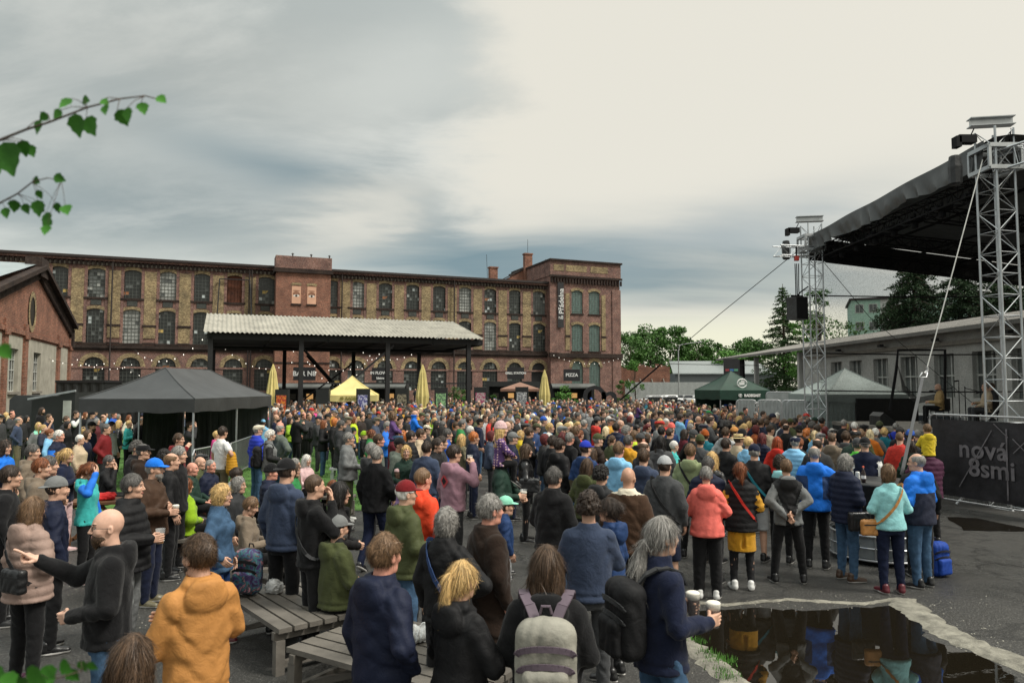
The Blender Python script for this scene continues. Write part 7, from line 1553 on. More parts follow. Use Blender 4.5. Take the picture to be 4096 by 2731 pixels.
P('C',1610,303,'woman with auburn hair in yellow-green puffer jacket',sex='f',hair='midlong',hc='auburn',top='pf',tc='yellow-green',heading=100)
P('C',1405,318,hair='wave',hc='ginger',top='jk',tc='black',heading=85)
P('C',1600,420,'child in dark green beanie and navy rain jacket',child=True,h=1.35,hair='short',hc='brown',hat='beanie',hatc='dark green',top='jk',tc='slate blue',heading=60)
P('C',1712,460,'boy in blue and lime beanie',child=True,h=1.35,hair='short',hc='blonde',hat='beanie',hatc='lime',top='jk',tc='black',heading=85)
P('C',1790,435,'auburn haired woman with pinned hair in green jacket',sex='f',hair='bun',hc='auburn',top='jk',tc='green',heading=95)
P('C',1548,470,'older grey haired man in grey blouson and olive cargo trousers with a cane',hair='short',hc='grey',glasses=True,top='jk',tc='grey',heading=84,g=1.2,armR='clasp',armL='clasp',bot='wd',bc='olive',shoe='white',h=1.78)
P('C',1862,485,'brown haired man in grey-green sweatshirt',hair='short',hc='brown',top='sw',tc='grey-green',heading=85,skin='r')
P('C',1785,575,hair='short',hc='grey',top='hd',tc='charcoal',heading=60)
GRF=P('C',1842,612,'grey haired man in black denim jacket and dark jeans leading a girl',hair='short',hc='grey',top='jk',tc='black',mtl='denim',heading=22,armR='hips',bc='navy',jeans=True,h=1.82,legs='walk',g=1.08)
P('C',2010,878,'girl in pale pink cap and lilac coat held by the grey haired man',child=True,h=1.28,sex='f',hair='long',hc='brown',hat='cap',hatc='pale pink',top='ct',tc='lilac',heading=60,bc='light grey',bot='lg',dy_=.7)
P('C',2155,600,'blonde woman with glasses in dark green jacket looking back at the camera',sex='f',hair='wave',hc='blonde',glasses=True,top='jk',tc='dark green',heading=168,armR='clasp',armL='clasp',h=1.68)
P('C',2078,528,'man in black cap with glasses and grey-green hooded jacket',hair='buzz',hc='black',glasses=True,beard='darkbrown',hat='cap',hatc='black',top='hd',tc='grey-green',heading=105,skin='d')
c1=P('C',1985,455,'person carrying the girl in purple, burgundy hood',hair='short',hc='darkbrown',top='jk',tc='burgundy',heading=85,armR='hold',armL='hold',h=1.72,dy_=.6)
P('C',1990,240,'girl in purple coat with fair plaits riding on shoulders',ride=c1,child=True,h=1.18,sex='f',hair='bun',hc='lightbrown',top='jk',tc='purple',heading=88,armR='grab',armL='grab',**J_)
c2=P('C',2255,395,'man with glasses carrying the child in the blue hood',hair='short',hc='grey',glasses=True,top='jk',tc='navy',heading=88,armR='hold',armL='hold',h=1.76)
P('C',2250,165,'child with bright blue hood up riding on shoulders',ride=c2,child=True,h=1.15,hair='short',hc='brown',hoodup=True,top='jk',tc='bright blue',heading=80,armR='grab',armL='grab',**J_)
P('C',1110,700,'white haired woman with a white bow and pale pink jacket sitting',sex='f',legs='sit',hair='midlong',hc='white',top='jk',tc='pale pink',heading=120,armR='rest',armL='rest',h=1.66)
P('C',985,740,'grey haired man with glasses sitting beside the white bow',legs='sit',hair='short',hc='grey',glasses=True,top='jk',tc='khaki',heading=95,h=1.76)
P('C',735,805,'man in black beanie and navy puffer jacket sitting on a bench',legs='sit',hair='buzz',hc='grey',hat='beanie',hatc='black',top='pf',tc='navy',heading=80,h=1.84,armR='rest',armL='rest',skin='r')
UA=P('C',893,750,'tall man in backwards black cap and slate blue hooded sweatshirt',hair='short',hc='darkbrown',hat='capback',hatc='black',top='hd',tc='slate blue',heading=22,h=1.90,g=1.05,bc='black')
P('C',1180,905,'man with shaved brown hair in black hooded top with shoulder strap',hair='buzz',hc='brown',top='hd',tc='black',heading=58,h=1.80,armR='face',strap=(-1,'charcoal'))
P('C',1445,985,'woman with shoulder-length black hair and black jacket',sex='f',hair='midlong',hc='black',glasses=True,top='jk',tc='black',heading=75,h=1.70,armR='clasp',armL='clasp')
P('C',292,978,'blonde woman with glasses in denim jacket and jeans',sex='f',hair='wave',hc='blonde',glasses=True,top='jk',tc='denim blue',mtl='denim',heading=88,h=1.69,bc='dark blue',jeans=True,armR='hips',shoe='burgundy',dy_=-.2)
P('C',515,1140,'woman with short golden hair in brown hooded coat sitting with a phone',sex='f',legs='sit',hair='short',hc='lightbrown',top='hd',tc='taupe',heading=80,armR='lap',armL='lap',pitch=-22,h=1.68)
P('C',395,932,'grey haired man with sunglasses sitting beside the denim jacket',legs='sit',hair='wave',hc='grey',glasses=True,top='jk',tc='charcoal',heading=95,h=1.76)
P('C',368,838,'brown haired youth with bowed head sitting near the barrier',legs='sit',hair='full',hc='darkbrown',top='jk',tc='light grey',heading=60,pitch=-15,h=1.72)
P('C',985,800,'woman with glasses and green scarf sitting',sex='f',legs='sit',hair='bob',hc='brown',glasses=True,top='jk',tc='green',heading=95,h=1.66)
P('C',1270,1030,'child in red patterned top sitting behind the shaved head',child=True,h=1.2,sex='f',hair='long',hc='auburn',top='sw',tc='red',heading=80,legs='sit',dy_=.8)
# --- centre
E_=[(275,560,'m','short','darkbrown','sw','slate blue',20),(385,530,'m','short','darkbrown','jk','black',110,1),(765,463,'m','short','ginger','jk','navy',75),(1172,468,'m','short','grey','jk','navy',78,0,'cap','grey'),(1345,413,'m','short','brown','jk','black',70),(1255,448,'f','bob','blonde','ct','yellow',50),
      (1560,370,'m','short','blonde','hd','light blue',100),(1590,500,'m','full','darkbrown','jk','black',50),(1830,400,'m','bun','lightbrown','jk','black',70),(2255,370,'m','full','darkbrown','pf','navy',15),(2060,483,'m','short','grey','jk','dark brown',75,0,'cap','olive'),(1680,398,'m','short','grey','jk','dark grey',80,0,'flatcap','grey'),
      (2000,620,'f','long','brown','jk','pink',40),(640,340,'m','short','darkgrey','jk','green',78),(490,430,'m','short','darkgrey','jk','blue',80),(640,485,'f','long','blonde','jk','khaki',40),(1550,470,'f','short','white','jk','grey',50),(1410,328,'m','buzz','brown','jk','navy',72,1),(210,430,'m','short','brown','jk','beige',80),
      (430,505,'m','short','darkbrown','sw','charcoal',85),(110,450,'m','short','darkbrown','pf','black',70,1),(30,450,'f','bob','ginger','jk','brown',30),(270,325,'m','short','darkbrown','jk','taupe',70),(440,350,'m','short','darkgrey','jk','charcoal',78,1),(375,345,'f','long','black','jk','black',70),(600,292,'m','short','darkbrown','hd','orange',80),(830,322,'m','short','darkbrown','hd','navy',85,0,'cap','black'),
      (1115,352,'m','','brown','jk','black',80),(1225,268,'m','full','black','hd','light grey',75),(1330,282,'f','bob','pale','jk','red',60),(720,305,'m','short','brown','jk','grey',85),(800,258,'m','short','black','jk','charcoal',85),(560,258,'m','short','grey','jk','navy',85),(660,245,'m','short','brown','sw','grey',120,1),(510,255,'f','long','auburn','sw','rust',80),(1475,228,'m','short','grey','jk','turquoise',140,0,'cap','slate blue'),
      (1610,258,'m','short','black','jk','dark blue',95),(1780,355,'f','bob','pale','jk','taupe',40),(1920,335,'m','short','grey','jk','dark grey',60),(1980,215,'m','short','darkbrown','hd','light grey',95),(2040,270,'m','short','black','jk','black',80,0,'flatcap','black'),(1750,250,'m','short','brown','jk','black',50),(2150,405,'f','midlong','pale','jk','black',60),(2300,335,'m','','brown','jk','burgundy',80,1),
      (850,190,'m','short','black','jk','black',90,0,'cap','black'),(1060,260,'m','short','grey','jk','navy',85),(970,275,'m','curly','darkgrey','jk','olive',85),(1950,740,'f','long','brown','hd','olive',30),(1690,465,'f','bob','maroon','jk','black',40),(1640,330,'f','midlong','darkbrown','jk','black',85)]
G_=[(630,505,'m','midlong','black','jk','dark grey',15),(640,405,'m','short','black','jk','black',40),(970,440,'m','short','darkgrey','jk','black',60,0,'cap','dark grey'),(1400,413,'m','short','brown','sw','cream',60,0,'cap','tan'),(1310,415,'m','full','brown','hd','light grey',45),(1545,510,'m','buzz','blonde','jk','light blue',60),
      (1310,525,'m','short','darkbrown','jk','black',50),(2080,393,'m','short','darkbrown','jk','black',48,0,'cap','black'),(2270,530,'m','bald','darkbrown','jk','charcoal',35),(840,280,'m','short','darkbrown','hd','light blue',75),(945,340,'f','long','blonde','jk','black',50),(1025,295,'m','','brown','jk','black',60),(1440,305,'f','bob','blonde','jk','burgundy',55),
      (1740,333,'f','curly','brown','jk','slate blue',50),(1940,373,'m','bald','darkbrown','jk','black',50),(1850,260,'m','short','white','pf','navy',55),(555,265,'f','midlong','brown','jk','green',80),(495,375,'f','pony','maroon','hd','grey',85),(380,385,'f','short','black','jk','navy',75),(290,495,'m','short','darkgrey','hd','mustard',50),(355,448,'m','short','lightbrown','jk','yellow-green',60),
      (450,560,'m','bald','brown','jk','charcoal',60),(270,398,'m','curly','grey','jk','dark blue',70),(315,258,'m','short','white','jk','black',80),(1480,188,'m','short','darkbrown','jk','black',85,0,'cap','black'),(630,320,'f','bun','blonde','jk','beige',70),(880,435,'f','long','darkbrown','jk','burgundy',85),(920,260,'m','short','brown','hd','charcoal',80),(1120,345,'f','short','white','jk','cream',60,0,'cap','cream'),
      (1190,355,'f','wave','blonde','jk','black',50),(1330,350,'m','afro','black','jk','black',55),(1480,440,'m','short','black','jk','dark grey',55,0,'beanie','black'),(1555,350,'f','wave','blonde','jk','red',50),(1620,325,'m','short','darkbrown','jk','navy',65),(1680,325,'m','full','brown','jk','navy',55),(1900,345,'f','curly','auburn','jk','white',55),(1690,475,'f','long','maroon','pf','navy',60),
      (1160,290,'m','bald','brown','jk','khaki',75),(1110,290,'m','short','brown','jk','olive',80),(1130,240,'m','short','grey','jk','sage',85,0,'cap','green'),(690,225,'m','short','grey','jk','taupe',90,0,'cap','cream'),(2030,320,'m','curly','black','jk','black',80),(2180,325,'m','short','darkbrown','sw','orange',45),(2240,310,'m','short','darkgrey','jk','olive',70,0,'cap','dark green'),(1985,325,'m','short','brown','jk','olive',60,0,'cap','olive'),
      (2160,430,'f','pony','ginger','jk','mustard',50),(1300,225,'m','short','brown','jk','black',75,1,'cap','brown'),(1060,455-165,'m','short','brown','jk','charcoal',70),(1200,215,'m','short','grey','jk','navy',80,1),(1760,290,'f','curly','brown','jk','olive',60),(1560,230,'f','curly','darkgrey','jk','grey',70),(1040,165,'m','short','black','jk','yellow-green',85),(1265,148,'m','short','brown','jk','cream',100)]
H_=[(1010,140,'f','long','pale','pf','orange',30),(1130,125,'f','curly','blonde','jk','teal',40),(790,58,'m','short','grey','jk','black',60,1),(880,78,'m','short','white','jk','charcoal',40),(955,97,'m','short','black','jk','black',60,0,'flatcap','black'),(690,168,'m','buzz','brown','hd','taupe',38),(810,153,'m','full','brown','hd','dark grey',35),(930,135,'m','short','lightbrown','jk','olive',35),
      (500,50,'m','short','darkbrown','jk','black',40),(548,40,'m','short','brown','jk','charcoal',50,0,'cap','dark green'),(608,40,'m','short','black','jk','black',60,1),(548,148,'f','pony','pale','jk','light blue',35),(570,97,'m','short','darkbrown','jk','olive',50),(635,115,'f','bob','maroon','jk','dark red',40),(600,92,'f','short','auburn','jk','pink',50),(1055,130,'f','curly','white','jk','grey',45),(1260,120,'m','short','black','jk','black',60)]
for crop,rows in(('E',E_),('G',G_),('H',H_)):
    for r in rows:
        x_,y_,sx_,ha,hcl,tp,tcl,hd=r[:8];gl_=len(r)>8 and bool(r[8]);ht=r[9]if len(r)>9 else None
        P(crop,x_,y_,None,sex=sx_,hair=ha,hc=hcl,top=tp,tc=tcl,heading=hd,glasses=gl_,hat=ht,hatc=r[10]if ht else 'black',skin=random.choice('aabbcr'),g=random.choice((1.0,1.0,1.1,1.2)),armR=random.choice(('down','cross','clasp','pocket')),armL=random.choice(('down','clasp','pocket')),bc=random.choice(('black','navy','charcoal','denim blue')))
P('G',1850,513,'woman with long wavy red hair in red jacket',sex='f',h=1.70,hair='xlong',hc='red',top='jk',tc='red',heading=30,hood=True)
P('G',1440,480,'person in straw boater hat and beige jacket',hair='short',hc='brown',hat='straw',top='jk',tc='beige',heading=70,h=1.76)
c3=P('G',640,430,None,hair='buzz',hc='darkbrown',top='jk',tc='black',heading=60,dx_=.25,dy_=.35)
P('G',745,378,'child in flowered red beanie and blue jacket looking at the camera',child=True,h=1.62,hair='short',hc='blonde',hat='beanie',hatc='salmon',top='jk',tc='dark blue',heading=165)
P('G',1095,452,'child in flowered beanie and teal jacket seen from behind',child=True,h=1.6,hair='short',hc='brown',hat='beanie',hatc='rust',top='jk',tc='teal',heading=20)
c4=P('G',400,250,'adult carrying the girl in the lilac jacket',hair='short',hc='brown',top='jk',tc='charcoal',heading=80,armR='hold',armL='hold',h=1.76)
P('G',375,135,'girl with very long fair hair and purple jacket riding on shoulders',ride=c4,child=True,h=1.15,sex='f',hair='xlong',hc='lightbrown',top='jk',tc='purple',heading=85,armR='grab',armL='grab',**J_)
P('G',1680,143,'security man in black cap and jacket standing before the white fence',hair='short',hc='grey',hat='cap',hatc='black',top='jk',tc='black',heading=170,h=1.84,g=1.1)
P('G',1918,165,'man with glasses in turquoise jacket over black shirt facing the crowd',hair='short',hc='grey',glasses=True,top='jk',tc='teal',two=('hood','black'),heading=178,h=1.82,lod=1)
P('G',1640,203,'person with long curly brown hair looking back beside the fence',hair='long',hc='brown',top='jk',tc='black',heading=150,h=1.74)
# --- musicians
person((pA.x,24.3),h=1.76,heading=-72,hair='',beard='grey',top='jk',mtl='fabric',tc='ochre',bc='black',legs='sit',armR='lap',armL='lap',lod=1,z=DZ+.0,label='bald musician in ochre shirt sitting and reading on the stage',group='musicians on the stage',pitch=-18)
person((pB.x,22.0),h=1.78,heading=-75,hair='bald',hc='grey',top='jk',tc='beige',mtl='fabric',bc='dark grey',legs='sit',armR='lap',armL='rest',lod=1,z=DZ+.0,label='bald musician in cream jacket sitting at the right of the stage',group='musicians on the stage')
person((pB.x+1.1,23.4),h=1.72,heading=-90,hair='short',hc='brown',top='jk',tc='charcoal',bc='black',legs='sit',armR='lap',armL='lap',lod=1,z=DZ+.05,label='brown haired musician half hidden behind the cream jacket',group='musicians on the stage')
# --- people by the mill and by the cars
for u,v,Y,kk,z_ in((1662,1549,88,dict(hair='',tc='charcoal',heading=170,label='man in dark clothes standing in the open mill doorway'),.7),(2015,1566,66,dict(sex='f',hair='long',hc='brown',tc='light grey',heading=30,top='hd',label='person in grey hooded top queueing at the grill kiosk'),0),(2118,1560,68,dict(hc='grey',tc='black',heading=190,label='person in black at the counter right of the doodle poster'),0),(2142,1558,66,dict(hair='',tc='dark grey',heading=180,label='bald person in dark grey standing by the closed parasol'),0),
        (2690,1575,55,dict(hc='darkbrown',tc='black',heading=60,label='visitor in black before the black fence at the car park'),0),(2742,1572,56,dict(sex='f',hair='long',hc='black',tc='white',heading=40,label='visitor with long black hair in white top at the car park'),0),(2768,1574,53,dict(sex='f',hair='long',hc='blonde',tc='charcoal',heading=30,label='visitor with long blonde hair in dark coat at the car park'),0),(2805,1565,58,dict(hc='brown',tc='navy',heading=90,label='visitor in navy jacket passing the parked cars'),0),(2828,1560,60,dict(hair='',tc='plum',heading=90,label='visitor in plum top behind the navy jacket at the car park'),0),(2815,1580,50,dict(sex='f',hair='bob',hc='brown',tc='black',heading=10,strap=(-1,'cream'),label='visitor in black with pale bag strap left of the green tent'),0),(2852,1582,48,dict(hc='grey',tc='charcoal',heading=50,top='pf',label='visitor in dark grey puffer jacket left of the green tent'),0),(2728,1582,50,dict(hat='beanie',hatc='black',tc='black',heading=30,label='visitor in black hood standing right of the black fence'),0),(2575,1575,62,dict(hc='brown',tc='taupe',heading=20,label='visitor walking between the mill corner and the cars'),0)):
    p=at(u,v,Y);person((p.x,Y),h=1.74,z=z_,lod=2,**kk)
# --- the rest of the crowd
CP=[(-8,25.5),(-5.2,21),(-1.8,17),(0.3,15),(3,14.2),(6,13.8),(8,14.5),(10.1,18),(9.8,27),(10.5,33),(13,37),(13.5,45),(9,57),(-17,60),(-16,33),(-8.5,27)]
CQ=[(-21,20.5),(-12,19.5),(-11.6,25.5),(-8.2,26),(-9.5,36),(-24,36)]
pts=[];cell={}
def ok(x,y,r):
    for(a,b_)in TAKEN:
        if(a-x)**2+(b_-y)**2<r*r:return False
    i,j=int(x//.8),int(y//.8)
    for di in(-1,0,1):
        for dj in(-1,0,1):
            for(a,b_)in cell.get((i+di,j+dj),()):
                if(a-x)**2+(b_-y)**2<r*r:return False
    return True
cr=random.Random(11)
for poly,r_,n_ in((CP,.66,9000),(CQ,.95,900)):
    for _ in range(n_):
        x,y=cr.uniform(-24,14),cr.uniform(13,60)
        if not inpoly(x,y,poly):continue
        u_=x/y*F_PX+2048
        if y<22 and x<-2.5 and poly is CP and u_<1500:continue
        rr_=r_*(1.0 if y<38 else 1.08)
        if ok(x,y,rr_):pts.append((x,y));cell.setdefault((int(x//.8),int(y//.8)),[]).append((x,y))
pts.sort(key=lambda p:p[0]**2+p[1]**2)
TCW=['black']*34+['charcoal']*14+['navy']*12+['dark grey']*7+['grey']*5+['slate blue']*4+['dark blue']*3+['blue','bright blue','light blue','teal','turquoise','green','dark green','dark green','olive','olive','khaki','red','dark red','burgundy','orange','mustard','pink','purple','beige','cream','white','light grey','light grey','taupe','brown','dark brown','rust','lime']
def rnd(y):
    sx_=cr.choice('mmf');
    if sx_=='m':ha,hcl=cr.choice([('short','darkbrown'),('short','brown'),('short','grey'),('short','darkgrey'),('buzz','darkbrown'),('buzz','lightbrown'),('bald','grey'),('bald','brown'),('','brown'),('full','brown'),('full','grey'),('short','white'),('curly','darkgrey'),('short','black')])
    else:ha,hcl=cr.choice([('bob','blonde'),('bob','brown'),('long','blonde'),('long','darkbrown'),('wave','auburn'),('wave','grey'),('pony','brown'),('pony','blonde'),('midlong','black'),('curly','auburn'),('short','white'),('bun','lightbrown'),('midlong','pale'),('bob','maroon')])
    ht=cr.choice([None]*7+['cap','cap','beanie','flatcap'])if sx_=='m' else cr.choice([None]*14+['cap'])
    return dict(sex=sx_,hair=ha,hc=hcl,hat=ht,hatc=cr.choice(['black','black','grey','navy','charcoal','olive','khaki','blue','cream','dark grey','red','dark grey']),top=cr.choice(['jk','jk','jk','hd','pf','sw']),tc=cr.choice(TCW),skin=cr.choice('aabbccr'),h=cr.gauss(1.77 if sx_=='m' else 1.66,.055),g=cr.choice((1.0,1.0,1.2)),armR=cr.choice(('down','cross','pocket')),armL='down',bc=cr.choice(('black','navy','charcoal','denim blue')))
NIND=298-len(PEOPLE)
for(x,y)in pts[:NIND]:
    k=rnd(y);k['armL']='cross' if k['armR']=='cross' else 'down';person((x,y),yaw=cr.choice((-25,0,0,25)),glasses=False,**k)
# far crowd: one object
fv=[];ff=[];fc=[];nbase=0;PRT={}
def parts_of(sx_,arm,ha,ht,hoodt):
    key=(sx_,arm,ha,ht,hoodt)
    if key in PRT:return PRT[key]
    spec=dict(sex=sx_,legs='stand',armR=arm,armL='cross' if arm=='cross' else 'down',g=1.1,yaw=0,pitch=0,top=hoodt,bot='tr',hs=.95,two=None,hood=False,hoodup=False,brow=True)
    body_mesh(spec,3);bk_=[q for q in CACHE if isinstance(q,tuple)and q[0]=='raw'][-1];kk=('raw','body',sx_,'stand',arm,spec['armL'],1.1,3,0,0,.95,True);b0=CACHE[kk]
    t0=top_mesh(spec,3,1);t1=bottom_mesh(spec,3,1);out=[('skin',b0[0],b0[1]),('top',t0[0],t0[1]),('bot',t1[0],t1[1])]
    def arr(me):
        v=np.empty(len(me.vertices)*3,dtype=np.float32);me.vertices.foreach_get('co',v);f=np.empty(len(me.polygons)*4,dtype=np.int32);me.loops.foreach_get('vertex_index',f);return v.reshape(-1,3)*.95+np.array((0,.022,1.61),dtype=np.float32),f.reshape(-1,4)
    if ha:a_=arr(hair_mesh(ha,3));out.append(('hair',a_[0],a_[1]))
    if ht:a_=arr(hat_mesh(ht,3));out.append(('hat',a_[0],a_[1]))
    PRT[key]=out;return out
for(x,y)in pts[NIND:]:
    k=rnd(y);hd=-(math.atan2(STAGE[0]-x,STAGE[1]-y)+cr.uniform(-.35,.35));s_=k['h']/1.755;ca,sa=math.cos(hd)*s_,math.sin(hd)*s_
    for nm,v,f in parts_of(k['sex'],k['armR'],k['hair'],k['hat'],'hd' if k['top']=='hd' else 'jk'):
        w=np.empty_like(v);w[:,0]=v[:,0]*ca-v[:,1]*sa+x;w[:,1]=v[:,0]*sa+v[:,1]*ca+y;w[:,2]=v[:,2]*s_
        col={'skin':SKIN[k['skin']],'top':C[k['tc']],'bot':C[k['bc']],'hair':H[k['hc']],'hat':C[k['hatc']]}[nm]
        fv.append(w);ff.append(f+nbase);nbase+=len(v);fc.append(np.tile(np.array(col+(1,),dtype=np.float32),(len(v),1)))
m,t,b=_nm('crowd_cloth');at_=nd(t,'ShaderNodeVertexColor',layer_name='Col');tcn=nd(t,'ShaderNodeTexCoord');n=noise_of(t,tcn.outputs['Object'],14,4,.6);t.links.new(mixc(t,1.0,at_.outputs[0],ramp(t,n.outputs[0],[(.3,(.7,)*3),(.7,(1.3,)*3)]),'MULTIPLY'),b.inputs['Base Color']);b.inputs['Roughness'].default_value=.8;bump(t,n.outputs[0],.5,.03,b);MATS['crowd_cloth']=m
fme=mesh('crowd',np.concatenate(fv),np.concatenate(ff),['crowd_cloth'],True);ca_=fme.color_attributes.new('Col','FLOAT_COLOR','POINT');ca_.data.foreach_set('color',np.concatenate(fc).ravel())
tag(link('far_crowd',fme),'dense far part of the standing concert crowd reaching back to the mill kiosks','crowd',kind='stuff')
print('PEOPLE',len(PEOPLE),'far',len(pts)-NIND,'faces',len(fme.polygons))
# ================================================================ benches, bags, cups and other props
mat('bench_wood',(.135,.122,.105),.55,var=.35,scale=2.2,bmp=.5,bscale=9,spec=.5);mat('brown_wood',(.16,.075,.035),.6,var=.3)
def slat_bench(loc,rz,L_,W_,h,lab,m_='bench_wood',grp='slatted wooden benches'):
    t=thing('slatted_bench',lab,'bench',(loc[0],loc[1],0),rz,grp);n=max(2,int(W_/.145));pw=W_/n
    for k in range(n):a=MB();a.box(0,L_,k*pw+.012,(k+1)*pw-.012,h-.045+.001*(k%3),h+.001*(k%3));a.build('plank',m_,t)
    for x in(.06,L_-.12):a=MB();a.box(x,x+.06,-.01,W_+.01,h-.12,h-.047);a.build('crossbar',m_,t)
    for x in(.03,L_-.12):
        for y in(0,W_-.09):a=MB();a.box(x+.002,x+.088,y+.001,y+.089,0,h-.121);a.build('leg',m_,t)
    for x in(.05,L_-.10):a=MB();a.box(x,x+.05,.09,W_-.09,.06,.12);a.build('lower_rail',m_,t)
    a=MB();a.bar((.12,.2,.10),(L_*.5,W_*.5,h-.1),.07,.05);a.bar((L_-.12,W_-.2,.10),(L_*.5,W_*.5,h-.1),.07,.05);a.build('diagonal_brace',m_,t);return t
slat_bench((-3.09,8.0),R(-50.3),1.42,1.38,.44,'large slatted bench carrying the floral backpack and the seated man')
slat_bench((-1.97,6.45),R(-32),1.95,1.15,.44,'slatted bench nearest the camera behind the navy jacket')
slat_bench((-5.6,10.75),R(12),1.3,.45,.43,'narrow slatted bench under the green poncho');slat_bench((-6.7,13.3),R(8),1.9,.45,.43,'slatted bench under the two seated bald men');slat_bench((-4.5,11.7),R(5),1.2,.45,.43,'slatted bench under the black beanie');slat_bench((-4.0,9.05),R(10),1.3,.45,.42,'slatted bench under the woman with the phone');slat_bench((-5.0,15.1),R(0),1.7,.45,.42,'slatted bench on the lawn under the white bow')
slat_bench((-7.6,12.4),R(5),1.0,.6,.74,'brown wooden table with a red jacket on it','brown_wood',None)
slat_bench((-5.0,20.0),R(10),.8,.4,.45,'folding chair like bench on the grass by the backpack wearer','galvanised',None)
a=SDF((-.3,-.2,-.02),(.3,.2,.16),.016);a.ell((0,0,.04),(.22,.14,.07),0);a.ell((.1,.05,.07),(.12,.08,.05),.02);a.disp(fold(3,.012,1.5));a.zcut(0);v,f=a.nets();o=link('folded_jacket',mesh('folded_jacket',v,f,['fabric'],True),None,(-7.1,12.7,.745),None,(.55,.03,.03));tag(o,'bright red jacket lying on the brown wooden table','jacket')
# cups
def plastic():
    m,t,b=_nm('clear_plastic');b.inputs['Base Color'].default_value=(.8,.82,.82,1);b.inputs['Roughness'].default_value=.15;tr=nd(t,'ShaderNodeBsdfTransparent');ms=nd(t,'ShaderNodeMixShader');ms.inputs[0].default_value=.16;t.links.new(tr.outputs[0],ms.inputs[1]);t.links.new(b.outputs[0],ms.inputs[2]);t.links.new(ms.outputs[0],t.nodes['Material Output'].inputs[0]);MATS['clear_plastic']=m
plastic();mat('dark_beer',(.045,.012,.006),.2,bmp=0);mat('amber_beer',(.50,.20,.02),.2,bmp=0);mat('foam',(.80,.76,.66),.8,bmp=.1)
def cup(p,kind,lab,s_=1.0):
    t=thing('beer_cup',lab,'cup',(p[0],p[1],p[2]-.06),0,'plastic beer cups');t.scale=(s_,)*3;a=MB();a.lathe([(.031,0),(.043,.135),(.045,.137),(.041,.135),(.030,.004)],(0,0,0),16);a.build('cup_wall','clear_plastic',t,smooth=True)
    lv={'dark':.10,'amber':.085,'empty':.02}[kind];a=MB();a.lathe([(.029,.005),(.029+.012*lv/.135,lv)],(0,0,0),16);a.build('beer','dark_beer' if kind=='dark' else 'amber_beer',t)
    if kind!='empty' or True:a=MB();q=.035 if kind=='dark' else .025 if kind=='amber' else .008;a.lathe([(.030+.012*lv/.135,lv+.001),(.0405 if kind=='dark' else .038,lv+q),(.034,lv+q+(.008 if kind=='dark' else 0))],(0,0,0),16);a.build('foam','foam',t,smooth=True)
cup(BEER['grip']('R'),'dark','foam topped dark beer cup in the nearer hand of the ponytailed man',1.15);cup(BEER['grip']('L'),'dark','foam topped dark beer cup in the farther hand of the ponytailed man',1.15)
cup(BC['grip']('R'),'dark','dark beer cup held by the man in the blue cap');cup(BPU['grip']('R'),'empty','nearly empty clear cup held by the man in black puffer',1.1);cup(CAR['grip']('R'),'amber','amber beer cup held by the man carrying the dotted girl',1.15);cup(MAU['grip']('R'),'amber','amber beer cup at the lips of the mauve sweatshirt man')
cup((-.93,6.05,.50),'empty','empty clear cup standing on the nearest slatted bench',1.3)
# crumpled plastic bags
a=SDF((-.2,-.15,-.01),(.2,.15,.2),.012);a.ell((0,0,.05),(.13,.09,.07),0);a.ell((-.06,.02,.09),(.07,.06,.06),.02);a.ell((.08,-.02,.08),(.06,.05,.07),.01);a.disp(fold(9,.016,2.6));a.zcut(0);v,f=a.nets();mat('white_plastic',(.62,.63,.62),.3,var=.2,bmp=.4);bg=mesh('plastic_bag',v,f,['white_plastic'],False)
tag(link('plastic_bag',bg,None,(-.85,6.6,.445),(0,0,.5)),'crumpled white plastic bag on the nearest slatted bench','bag');tag(link('plastic_bag',bg,None,(-2.62,8.15,.445),(0,0,2.0)),'crumpled clear bag beside the floral backpack','bag')
